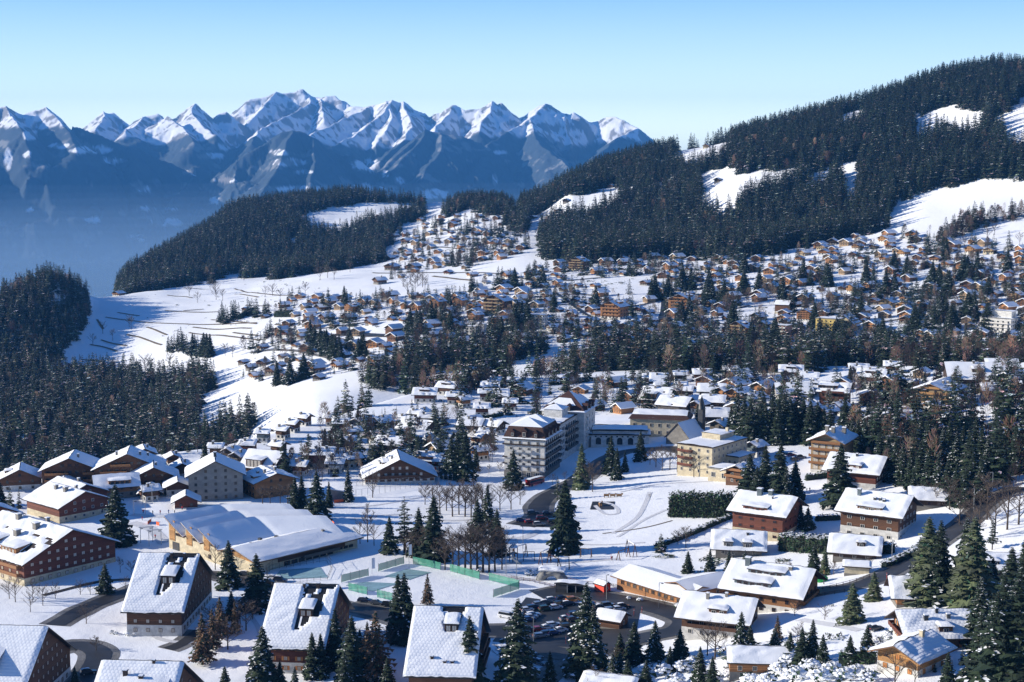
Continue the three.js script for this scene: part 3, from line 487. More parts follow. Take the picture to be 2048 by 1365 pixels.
  for (const [s, zc, w, v0, v1, lift = .3, dm = wall] of dorm) {              // shed dormers
    const X = (v) => s * (x + over) * v, Y = (v) => Hr + .25 - (x + over) * v * t, b = new Kit(), top0 = Y(v0) + .25, top1 = Y(v1) + (Y(v0) - Y(v1)) * (1 - .45) * (lift / .3) * .75 + .95, yb = Y(v1) - .05;
    const q = (zz) => [[X(v0), Y(v0) - .1, zz], [X(v1), yb, zz], [X(v1), top1, zz], [X(v0), top0, zz]];
    const A = q(zc + w / 2), B = q(zc - w / 2); s > 0 ? b.solid(B.map((p) => p), A) : b.solid(A, B);
    const d = b.build('dormer', dm, root);
    const e = .35, sl = (top1 - top0) / (Math.abs(X(v1)) - Math.abs(X(v0))), p = (xx, zz) => [s * xx, top0 + sl * (xx - Math.abs(X(v0))) + .22, zz], x0 = Math.abs(X(v0)) - .3, x1 = Math.abs(X(v1)) + e, c4 = [p(x0, zc + w / 2 + e), p(x1, zc + w / 2 + e), p(x1, zc - w / 2 - e), p(x0, zc - w / 2 - e)];
    new Kit().slab(s > 0 ? c4 : [...c4].reverse(), .2).build('dormer_roof', roof, d);
    const l2 = []; snowQuilt(l2, c4[0], c4[3], c4[2], c4[1], .42, { nu: 8, nv: 6 }); mesh('dormer_snow', mergeGeometries(l2), M.snow, d);
    const nw = Math.max(1, Math.round(w / 2.2)); for (let i = 0; i < nw; i++) windowOn(d, s > 0 ? 1 : 3, s > 0 ? -(zc + ((i + .5) / nw - .5) * w * .9) : zc + ((i + .5) / nw - .5) * w * .9, yb + .25, Math.abs(X(v1)) + .05, Math.min(1.3, w / nw * .75), Math.max(.5, top1 - yb - .55), { ...win, shutters: null });
  }
  for (const [cx, cz, ch = 1.6, cm = M.stone, cw = .9] of chim) {
    const y = Hr + .25 - Math.abs(cx) * t, c = new Kit().box(cx, y - .6, cz, cw, ch + .6 + thick, cw * 1.1).box(cx, y + ch + thick, cz, cw * 1.35, .16, cw * 1.45); const m = c.build('chimney', cm, root);
    new Kit().box(cx, y + ch + thick + .16, cz, cw * 1.15, .22, cw * 1.2).build('snow_cap', M.snow, m);
  }
  return { Hr, t };
}
const ground = (px, py, from) => hit(px, py, from);
function build(name, category, label, px, py, turn, o, group) { const p = o.at ? V(o.at[0], H(...o.at), o.at[1]) : ground(px, py, o.from); p.y += o.rise || 0; const root = thing(name, category, p, turn * Math.PI / 180, label, group); root.userData.short = o.short; house(root, o); return root; }

// ---------------------------------------------------------------- chalets on the far slope: one of each kind, then copies
const LANDMARKS = [];
const landmark = (name, px, py) => LANDMARKS.push({ name, px, py });
const KINDS = {
  o: ['chalet', 'orange-brown wooden chalet', { wall: M.orange, base: M.white, bal: [[0, 1, .86]], cols: 3 }],
  O: ['chalet', 'amber two-balcony chalet', { wall: M.amber, base: M.white, bal: [[0, 1, .92], [0, 2, .5]], cols: 4, W: 13, He: 5.2, chim: [[1.5, 2]] }],
  d: ['chalet', 'dark brown wooden chalet', { wall: M.brown, base: M.stone, bal: [[0, 1, .9]], cols: 3, chim: [[1.6, -1]] }],
  D: ['chalet', 'nearly black wooden chalet', { wall: M.dark, base: M.stone, cols: 3, pitch: 26, bal: [[0, 1, .6]] }],
  r: ['chalet', 'reddish brown chalet', { wall: M.red, base: M.white, bal: [[0, 1, .8]], cols: 3 }],
  p: ['chalet', 'pale wooden chalet', { wall: M.pale, base: M.cream, bal: [[0, 1, .9]], balM: M.pale, cols: 4, roof: M.eaveLight }],
  w: ['chalet', 'white-walled chalet', { wall: M.white, base: M.white, bal: [[0, 1, .5]], balM: M.brown, cols: 3, chim: [[-1.6, 1]] }],
  g: ['chalet', 'weathered grey chalet', { wall: M.grey, base: M.stone, cols: 3, bal: [[0, 1, .7]] }],
  b: ['apartment_house', 'large balconied apartment chalet', { W: 19, L: 15, He: 10.5, wall: M.orange, base: M.white, cols: 5, bal: [[0, 1, .94], [0, 2, .94], [0, 3, .94], [0, 4, .5]], dorm: [[1, 0, 7, .25, .62]], chim: [[2, -4], [3, 4]] }],
  B: ['apartment_house', 'large brown apartment chalet', { W: 20, L: 15, He: 11, wall: M.brown, base: M.cream, balM: M.pale, cols: 5, bal: [[0, 1, .94], [0, 2, .94], [0, 3, .94], [0, 4, .6]], dorm: [[1, 1, 6, .3, .62]], chim: [[2, -4]] }],
  s: ['barn', 'small dark timber barn', { W: 7, L: 7, He: 3.2, wall: M.dark, base: M.stone, plinth: .6, cols: 1, chim: [], noWin: true }],
};
const FRONT = -42;                                                        // most gables look down the valley to the left
const protos = {};
function villageHouse(kind, px, py, wide, turn, o = {}) {
  wide *= 1.24;
  const [name, desc, spec] = KINDS[kind], full = { W: 11.5, L: 11.5, He: 4.5, pitch: 23, plinth: 1.9, over: 1.5, gover: 1.7, thick: .42, quilt: { nu: 5, nv: 4 }, faces: spec.noWin ? [] : [0, 1], win: { plain: true }, chim: [[1.4, 1.5, 1.3]], ww: 1.2, wh: 1.3, colsS: 3, deep: 7, ...spec };
  const p = ground(px, py), r = Math.hypot(p.x, p.z), a = turn * Math.PI / 180, span = (full.W + 2) * Math.abs(Math.cos(a)) + (full.L + 2) * Math.abs(Math.sin(a)), k = clamp(wide * r / LENS / span, .55, 1.7), R = hash(px, py), s = [k * (.95 + .1 * R), k * (.92 + .2 * hash(py, px)), k * (.95 + .15 * hash(px + 7, py))];
  let root = protos[kind];
  if (!root) { root = protos[kind] = thing(name, kind === 'b' || kind === 'B' ? 'apartment house' : name, p, a); house(root, full); root.scale.set(...s); } else root = copyOf(root, p, a, s);
  Object.assign(root.userData, o.label ? { label: o.label } : {}); if (o.short) landmark(o.short, px, py);
  if (!o.label) things.push({ root, desc: (k < .8 ? 'small ' + desc.replace('dark brown', 'brown') : desc), many: 'wooden chalets of the village on the slope' });
  return root;
}
const village = (list, turn = FRONT) => list.trim().split(/\s+/).forEach((w) => { const [x, y, wide, kind, t] = w.split(','); villageHouse(kind, +x, +y, +wide, t !== undefined ? +t : turn + (hash(+x, +y * 3) - .5) * 34); });
villageHouse('B', 996, 627, 50, -30, { label: 'biggest brown apartment chalet with five balcony rows, mid slope above the ravine', short: 'biggest mid-slope apartment chalet' });
villageHouse('b', 1367, 622, 52, -30, { label: 'wide pinkish apartment chalet with long balconies beside the sloping lane', short: 'wide pinkish apartment chalet' });
villageHouse('b', 1229, 637, 50, -32, { label: 'wide orange apartment chalet standing amid dense small chalets below the bright meadow', short: 'wide orange apartment chalet' });
villageHouse('B', 1158, 541, 38, -30, { label: 'long low brown apartment chalet just above the bright snow meadow', short: 'long meadow-edge chalet' });
villageHouse('B', 1567, 625, 32, 64, { label: 'tall dark chalet with two stepped dormers on its camera-facing snow roof', short: 'tall dark two-dormer chalet' });
villageHouse('B', 1480, 680, 50, -34, { label: 'brown apartment chalet with long orange wing just above the wooded ravine', short: 'brown long-winged apartment chalet' });
villageHouse('b', 1613, 641, 36, -34, { label: 'red-orange apartment chalet to the left above the yellow apartment block', short: 'red-orange apartment chalet' });
villageHouse('p', 1777, 615, 36, -38, { label: 'wide cream-fronted chalet above the sunny snow bank on the right slope', short: 'wide cream-fronted chalet' });
villageHouse('O', 1812, 621, 38, -38, { label: 'wide amber chalet just right of the cream-fronted chalet', short: 'wide amber chalet' });
villageHouse('d', 784, 540, 27, -30, { label: 'left one of two brown chalets above the stubbly snow slope', short: 'twin brown chalets' });
villageHouse('d', 828, 539, 27, -30, { label: 'right one of two brown chalets above the stubbly snow slope' });
villageHouse('D', 867, 674, 21, -62, { label: 'black barn-like chalet with blue snow roof beside the valley road', short: 'black barn-like chalet' });
villageHouse('o', 847, 599, 27, -30, { label: 'orange-brown chalet standing on top of the terraced snow mound', short: 'terraced-mound chalet' });
villageHouse('o', 237, 592, 20, -30, { label: 'lone sunlit chalet on the saddle between the two wooded hills at left', short: 'lone chalet on the saddle' });
villageHouse('s', 140, 747, 17, -20, { label: 'lone dark hut at the foot of the terraced snowfield at left', short: 'lone hut below the terraces' });
villageHouse('d', 492, 622, 16, -30, { label: 'small chalet inside a dark hedge in the middle of the terraced snowfield', short: 'hedged snowfield chalet' });
villageHouse('s', 1436, 364, 15, -30, { label: 'dark hut alone on the shaded clearing in the right-hand forest' });
villageHouse('p', 1413, 296, 14, -20, { label: 'pale hut on the sunny meadow at the ridge skyline' });
villageHouse('s', 1893, 252, 12, -20, { label: 'dark hut in the high forest clearing far up at right' });
villageHouse('d', 1116, 424, 15, 20, { label: 'dark chalet low on the sloping meadow between two forests' });
villageHouse('s', 1133, 405, 16, -30, { label: 'dark barn behind a fence high on the sloping meadow between two forests' });
villageHouse('d', 1223, 375, 14, -30, { label: 'brown chalet at the top edge of the sloping meadow under the spruces' });
villageHouse('w', 2023, 497, 9, -30, { label: 'tiny yellow-white cabin at the foot of the upper right snowfield' });
village('841,443,14,o 852,451,13,o 800,458,9,d 881,444,15,d 915,435,14,d 911,446,17,r 949,448,14,o 959,436,15,d 1020,456,15,w 1020,442,11,d 1001,469,13,d 790,475,15,o 815,487,24,d 805,502,16,d 886,462,11,p 902,468,12,r 922,472,15,w 952,471,18,d 951,481,11,o 875,487,14,p 992,491,22,o 1016,496,20,o 960,495,15,g 966,522,18,d 843,516,13,g 791,515,10,d 897,549,18,r 945,554,22,o 976,553,15,w 1018,557,32,o 973,568,16,w 958,575,15,p 1008,573,26,o 760,568,26,d 973,597,24,o 780,598,32,d 1069,437,13,d 1103,437,14,o');
village('876,618,30,b 920,614,27,b 948,624,27,b 952,642,27,b 993,651,25,b 756,618,14,o 793,630,22,o 822,631,18,r 847,634,18,o 783,642,17,o 850,643,10,o 806,644,13,o 905,647,19,o 920,658,22,d 788,659,17,d 746,651,15,o 910,668,18,o 898,683,32,o 817,689,20,r 852,687,22,o 771,698,26,d 779,706,20,o 812,705,22,o 798,716,15,d 820,736,18,g 756,736,20,o 774,752,16,d 962,696,15,o 963,710,18,g 1012,689,24,d');
village('1064,554,30,o 1121,534,15,d 1203,523,20,d 1248,522,20,o 1278,526,17,d 1281,536,20,d 1198,542,17,d 1226,545,17,r 1247,551,13,o 1109,553,14,o 1122,558,16,o 1077,537,14,d 1061,572,20,o 1121,575,18,d 1127,583,15,D 1157,575,17,o 1191,576,20,o 1197,586,15,w 1152,588,17,d 1092,588,20,o 1100,607,24,r 1150,604,18,r 1187,603,18,g 1216,604,20,o 1250,608,22,d 1292,570,22,d 1313,576,17,o 1117,624,20,d 1143,627,17,d 1187,613,18,d 1207,616,20,D 1194,633,22,o 1246,620,26,r 1279,624,22,r 1298,630,22,o 1106,662,26,w 1149,644,20,r 1184,648,28,o 1137,652,20,d 1152,663,26,o 1187,663,34,r 1215,658,18,d 1254,661,36,o 1272,648,17,D 1301,646,26,d 1310,655,18,d 1237,670,20,D 1278,677,22,o 1304,668,28,o 1049,679,26,r 1125,670,17,d 1168,674,17,g 1197,670,22,w 1079,677,17,d 1034,668,18,g 1231,650,16,g 1163,616,15,d 1086,640,15,g');
village('1325,519,17,d 1417,531,17,d 1329,530,16,d 1348,548,18,o 1378,541,14,d 1433,545,20,o 1401,552,14,o 1432,557,24,o 1460,551,14,o 1422,568,20,d 1446,570,22,p 1347,562,20,d 1315,574,18,d 1322,583,14,d 1356,583,13,g 1381,590,16,d 1411,598,27,o 1476,589,20,o 1520,590,20,r 1474,609,18,d 1401,627,26,o 1435,625,20,r 1397,640,20,D 1376,641,14,r 1518,641,30,D 1583,580,20,d 1565,590,18,d 1580,595,16,o 1564,538,18,o 1585,532,20,p 1571,543,20,d 1309,656,24,d 1334,647,24,o 1348,661,33,o 1385,666,22,w 1407,671,22,w 1419,658,22,o 1477,652,15,d 1527,656,28,d 1427,675,20,o 1363,675,20,w 1383,684,18,w 1360,686,17,g 1319,674,18,r 1537,671,22,o 1555,662,25,O 1587,690,22,o 1593,658,24,o 1454,640,15,d 1340,604,14,g');
village('1645,500,22,p 1610,511,22,p 1648,510,22,o 1669,511,22,o 1626,527,13,o 1600,522,20,o 1666,489,22,D 1723,483,20,w 1716,498,22,O 1749,497,18,d 1774,485,28,O 1782,497,20,d 1824,476,28,o 1808,511,22,O 1824,498,18,o 1708,513,20,d 1726,520,18,r 1770,522,22,o 1796,535,20,o 1795,555,18,r 1685,580,18,d 1710,586,30,O 1666,599,28,o 1710,604,22,d 1748,608,26,d 1811,601,22,o 1809,580,14,d 1637,615,16,d 1567,587,15,o 1638,579,7,s 1644,583,7,s 1740,530,14,g');
village('1896,487,22,p 1947,507,28,O 1981,507,26,p 2009,521,28,o 1967,523,18,r 2015,533,20,o 1971,545,24,p 2019,551,20,r 1896,533,24,o 1870,523,24,o 1844,511,18,o 1890,509,16,r 1918,559,24,o 1981,571,30,O 2017,575,26,g 2041,579,24,o 1993,593,24,d 2035,603,28,B 1908,503,14,g 1920,521,16,d 1852,599,20,d 1914,611,16,d 1854,620,26,o 1965,619,20,o 1935,566,15,g');
village('1645,643,14,o 1597,659,26,o 1656,672,22,p 1767,668,32,D 1814,646,28,d 1835,652,24,d 1585,684,18,d 1609,684,26,D 1654,684,15,o 1685,686,18,o 1705,686,22,D 1734,690,22,d 1783,697,28,w 1837,697,24,D 1585,710,28,o 1634,699,40,D 1960,690,22,g 1908,668,22,d 1940,655,20,o 1880,690,20,D');
village('646,621,30,d 705,625,28,b 654,641,28,d 621,650,30,D 699,641,28,d 738,640,15,r 690,601,26,d 732,601,18,d 574,672,20,r 604,677,20,d 575,686,20,d 592,695,18,o 525,699,22,o 567,717,20,d 602,724,18,o 487,728,20,d 526,731,24,d 502,739,22,D 513,757,30,o 547,748,32,d 561,735,20,d 567,753,18,o 600,755,22,D 634,744,32,o 638,760,24,D 674,704,20,d 692,715,20,d 680,737,32,o 757,735,18,o 743,650,24,d 530,637,15,d 627,706,14,d 660,690,16,g 720,724,16,d');

// ---------------------------------------------------------------- the steep-roofed apartment blocks in the foreground
const shovelled = (u, v) => { const w = .05 * (noise(u * 9, v * 11) - .5) * 2, a = u + w; return v < .14 ? a > .5 && a < .93 && !(a > .62 && a < .7 && v > .05) && !(a > .82 && v > .06) : v < .5 ? a > .46 && a < .80 && !(a > .5 && a < .58 && v < .24) : v < .72 ? (a > .47 && a < .54) || (a > .6 && a < .66 && v < .66) : false; };
const BLOCK = { W: 36, L: 16.5, He: 8, pitch: 33, plinth: 3, wall: M.brown, base: M.white, roof: M.shingle, over: 1.6, gover: 1.4, thick: .5, snowM: M.snowTiles, faces: [1, 2], fh: 2.7, cols: 10, colsS: 3, ww: 1.05, wh: 1.15, win: { pane: M.blind, frame: M.brown }, deep: 8, colsS: 4 };
const blockQuilt = { nu: 38, nv: 34, bare: shovelled, onlySide: 1, lump: .2 };
build('apartment_block', 'apartment house', 'steep-roofed brown block with shovelled black roof strip, beside the left access road', 342, 1234, -93, { ...BLOCK, quilt: { ...blockQuilt, seed: 1 }, bal: [[0, 1, .3, -12], [0, 2, .3, -12]], dorm: [[1, -2.2, 4.2, .24, .52, .32, M.dark]], chim: [[1.2, -1, .8, M.dark, .7], [1.2, -5, .7, M.dark, .6]], short: 'steep block by left road' });
build('apartment_block', 'apartment house', 'steep-roofed brown block with shovelled black roof strip, in front of the tennis court', 616, 1305, -96, { ...BLOCK, wall: M.red, quilt: { ...blockQuilt, seed: 2 }, win: { pane: M.blind, frame: M.orange, shutters: M.shutter }, dorm: [[1, -2, 3.8, .26, .5, .3, M.dark]], chim: [[1, -3.5, .9, M.dark, .8], [1, .5, .6, M.dark, .6]], short: 'steep block below tennis court' });
build('apartment_block', 'apartment house', 'steep-roofed block with one square black dormer, left of the car park', 898, 1358, -95, { ...BLOCK, quilt: { ...blockQuilt, seed: 3, bare: (u, v) => v < .05 ? u > .42 && u < .75 : v < .34 && u + .04 * noise(v * 20, 3) > .52 && u < .74 - .3 * v }, bal: [[2, 1, .5, 6], [2, 2, .5, 6], [2, 3, .4, 4]], dorm: [[1, -1.6, 3.6, .12, .36, .3, M.dark]], chim: [[15, 2.5, .5, M.dark, .7], [16, -1, .3, M.dark, .7], [16, -3, .3, M.dark, .7]], short: 'steep block left of car park' });
build('apartment_block', 'apartment house', 'brown block cut by the bottom left corner with long shed dormer on its roof', 12, 1398, -94, { ...BLOCK, L: 22, quilt: { nu: 30, nv: 26, lump: .2, seed: 4 }, dorm: [[1, 3.5, 13, .34, .72, .3, M.dark]], chim: [], short: 'bottom left corner block' });
build('apartment_block', 'apartment house', 'brown block at the bottom edge with two black chimneys and wide snowy dormer', 290, 1482, -94, { ...BLOCK, L: 18, quilt: { nu: 30, nv: 26, lump: .2, seed: 5 }, dorm: [[1, -2, 11.5, .22, .5, .26, M.dark]], chim: [[4.2, 3, 1.4, M.dark, .9], [5.4, -1.2, 1.3, M.dark, .9], [.8, -3, .7, M.dark, .6]], short: 'bottom edge two-chimney block' });
build('apartment_block', 'apartment house', 'block showing only its dark ridge at the bottom edge near two spruces', 618, 1560, -95, { ...BLOCK, L: 19, quilt: { nu: 24, nv: 20, bare: (u, v) => v < .07 && u > .2 && u < .85, onlySide: 1, seed: 6 }, chim: [[.6, 1, 1, M.dark, .8], [.6, -3, .8, M.dark, .8]], short: 'bottom edge dark ridge' });
// a house placed by the middle of the foot of its +z gable
function atGable(px, py, turn, L) { const p = ground(px, py), a = turn * Math.PI / 180; return [p.x - Math.sin(a) * L / 2, p.z - Math.cos(a) * L / 2]; }
const gabled = (name, cat, label, px, py, turn, o, group) => build(name, cat, label, 0, 0, turn, { ...o, at: atGable(px, py, turn, o.L) }, group);
gabled('apartment_block', 'apartment house', 'great dark-boarded apartment chalet at left with five rows of pale windows', 142, 1149, 50, { W: 36, L: 40, He: 8.4, pitch: 23, plinth: 2.8, wall: M.red, base: M.cream, over: 1.8, gover: 2, thick: .5, faces: [0, 3], cols: 10, colsS: 8, ww: 1.3, wh: 1.2, win: { pane: M.blind, frame: M.red }, bal: [[3, 1, .9], [3, 2, .9]], balM: M.orange, dorm: [[-1, 8, 9, .55, .82, .3, M.orange], [-1, -6, 9, .5, .8, .3, M.orange]], chim: [[-4, 6, 1.8, M.stone, 1.8], [-9, 2, 1.8, M.stone, 1.8], [3, 2, 1.2, M.stone, 1.2], [-2, -8, 1.6, M.stone, 1.6]], quilt: { nu: 34, nv: 20, bare: (u, v) => noise(u * 16, v * 9) > .8 && v > .15 && v < .8, onlySide: -1 }, short: 'great left apartment chalet' });
gabled('apartment_block', 'apartment house', 'brown chalet with stepped snow roof directly behind the great left apartment chalet', 168, 1038, 48, { W: 22, L: 24, He: 6.5, pitch: 22, wall: M.red, base: M.cream, faces: [0], cols: 5, chim: [[-3, 4, 1.6, M.stone, 1.5], [-3, -3, 1.4, M.stone, 1.2], [3, 2, 1]], quilt: { nu: 16, nv: 10 } });
gabled('apartment_block', 'apartment house', 'brown chalet with a rounded snow roof between the left blocks and the ski field', 170, 1018, 46, { W: 20, L: 20, He: 6, pitch: 22, wall: M.red, base: M.cream, faces: [0], cols: 4, chim: [[2, 2, 1.2]], quilt: { nu: 14, nv: 10 } });
gabled('chalet', 'chalet', 'red-brown house end cut by the left photo edge below dark spruces', -4, 1062, 40, { W: 18, L: 18, He: 6, wall: M.red, base: M.stone, faces: [0], cols: 4 });
const MID = { thick: .45, gover: 1.7, over: 1.6, win: { plain: true }, quilt: { nu: 10, nv: 8 }, deep: 7 };
gabled('apartment_block', 'apartment house', 'left half of the long brown apartment house, with a dark glazed stair strip', 140, 978, 8, { ...MID, W: 23.5, L: 17, He: 8.6, pitch: 23, wall: M.brown, base: M.brown, plinth: .5, faces: [0], cols: 7, fh: 3, ww: 1.6, bal: [[0, 1, .42, -5.5], [0, 2, .42, -5.5], [0, 1, .2, 8], [0, 2, .2, 8]], balM: M.orange, chim: [[3, 3, 1.2]], short: 'long brown apartment house' });
gabled('apartment_block', 'apartment house', 'right, taller half of the long brown apartment house with many balconies', 256, 976, 10, { ...MID, W: 28, L: 17, He: 8.4, pitch: 24, wall: M.brown, base: M.brown, plinth: .5, faces: [0], cols: 8, fh: 3, ww: 1.4, bal: [[0, 1, .4, -6], [0, 2, .4, -6], [0, 3, .3, -3], [0, 1, .25, 8]], balM: M.orange, chim: [[-5, 2, 1.4], [5, 3, 1.2], [8, -2, 1]] });
gabled('chalet', 'chalet', 'broad brown chalet left of the long brown apartment house', 40, 982, 16, { ...MID, W: 17, L: 14, He: 5.5, pitch: 25, wall: M.brown, faces: [0], dorm: [[-1, 1, 4, .35, .62]], short: 'broad chalet at left edge' });
gabled('chalet', 'chalet', 'brown chalet with a pale roof hatch, right below the long brown apartment house', 308, 984, 14, { ...MID, W: 18.5, L: 14, He: 6, pitch: 25, wall: M.brown, base: M.brown, plinth: .6, faces: [0], cols: 5, bal: [[0, 1, .4]], chim: [[1, 3, 1]] });
build('chalet', 'chalet', 'chalet with broad front dormer and stone gable behind the tall left spruce', 232, 990, -70, { ...MID, W: 14, L: 16, He: 5.2, pitch: 26, wall: M.orange, base: M.stone, faces: [1, 2], dorm: [[1, -1, 9, .35, .8, .35]], gableM: M.stone });
gabled('chalet', 'chalet', 'low brown chalet in front of the long brown apartment house', 128, 988, 14, { ...MID, W: 13, L: 12, He: 3.2, pitch: 22, wall: M.brown, faces: [0] });
gabled('barn', 'barn', 'small brown barn with steep blue-shaded roof on the edge of the ski field', 300, 996, 10, { ...MID, W: 8, L: 7, He: 2.6, pitch: 28, plinth: .5, wall: M.brown, faces: [] });
gabled('chalet', 'chalet', 'low brown chalet beside the pale grey apartment house', 356, 992, 14, { ...MID, W: 9.5, L: 10, He: 4, wall: M.brown, faces: [0], cols: 2 });
gabled('barn', 'ski hut', 'small dark red hut at the far end of the ski beginners field', 372, 1017, 12, { ...MID, W: 9, L: 8, He: 3.2, pitch: 27, plinth: .4, wall: M.red, faces: [0], cols: 2, short: 'dark red ski hut' });
gabled('apartment_block', 'apartment house', 'pale grey apartment house with a dark timber right half and big snow gable', 432, 1002, 12, { ...MID, W: 22, L: 18, He: 11, pitch: 27, wall: M.concrete, base: M.concrete, faces: [0], cols: 5, chim: [[0, 2, 1.6, M.metal, 1.2]], quilt: { nu: 14, nv: 12 }, short: 'pale grey apartment house' });
gabled('apartment_block', 'apartment house', 'brown apartment house with its narrow end sunlit orange, behind bare trees', 552, 994, 30, { ...MID, W: 18, L: 16, He: 7, pitch: 19, wall: M.orange, base: M.orange, faces: [0, 3], cols: 4, chim: [[-3, 3, 1.2], [2, 2, 1.2], [4, -3, 1], [-5, 0, .8]], dorm: [[-1, 3, 4, .5, .8, .25]], quilt: { nu: 14, nv: 10 }, short: 'orange-ended apartment house' });
build('chalet', 'chalet', 'large brown chalet with a cross gable and dark steep front gable', 532, 948, -112, { ...MID, W: 15, L: 15, He: 5, pitch: 36, wall: M.brown, base: M.brown, plinth: .6, faces: [1, 2], cols: 4, win: { pane: M.blind }, dorm: [[1, 1, 8, .4, .95, .5]], bal: [[2, 1, .9]], short: 'large cross-gabled chalet' });
build('chalet', 'chalet', 'upright brown and grey house with snow shed roof above the sports hall', 642, 934, -92, { ...MID, W: 11, L: 11.5, He: 7, pitch: 20, wall: M.red, base: M.concrete, faces: [1], cols: 3, chim: [[2, 2, .9], [2, -3, .9]], short: 'upright brown house' });
gabled('sports_club', 'club house', 'very broad low timber lodge with wide snow gable behind the ball court fence', 800, 968, 8, { ...MID, W: 30, L: 20, He: 3.5, pitch: 26, wall: M.brown, base: M.white, plinth: 1.2, faces: [0], cols: 9, win: { pane: M.blind }, quilt: { nu: 26, nv: 18 }, dorm: [[-1, 2, 8, .3, .45, .2]], chim: [[-3, 4, 1.2], [-8, 3, 1]], bal: [[0, 1, .5]], short: 'very broad timber lodge' });
// houses of the old village, roofs towards the eye or gables to the right: column, row, overall width in the photograph, wall, ridge turn, label
const W3 = { br: M.brown, dk: M.dark, rd: M.red, or: M.orange, wh: M.white, st: M.grey, cr: M.cream, pk: M.pink, pa: M.pale, bl: M.greyblue };
function townHouse(px, py, wide, m, turn, label, o = {}) {
  const p = ground(px, py), r = Math.hypot(p.x, p.z), a = turn * Math.PI / 180, span = 1.22 * wide * r / LENS, q = o.ratio ?? 1.05, W = Math.max(5, span / (Math.abs(Math.cos(a)) + q * Math.abs(Math.sin(a))) - 2);
  const side = turn < -60, near = side ? [1, 2] : [0, turn < 0 ? 1 : 3];
  return build(o.name || 'house', o.cat || 'house', label, px, py, turn, { ...MID, W, L: W * q, He: 5.2, pitch: 25, wall: W3[m], base: M.white, plinth: 2.4, faces: near, cols: Math.max(2, Math.round(W / 4)), bal: side ? [[1, 1, .7]] : [[0, 1, .8]], chim: [[1.5, 1.2, 1.2]], quilt: { nu: 14, nv: 10, seed: px % 17, bare: (u, v) => noise(u * 8 + px, v * 6 + py) > .93 }, ...o }, o.group);
}
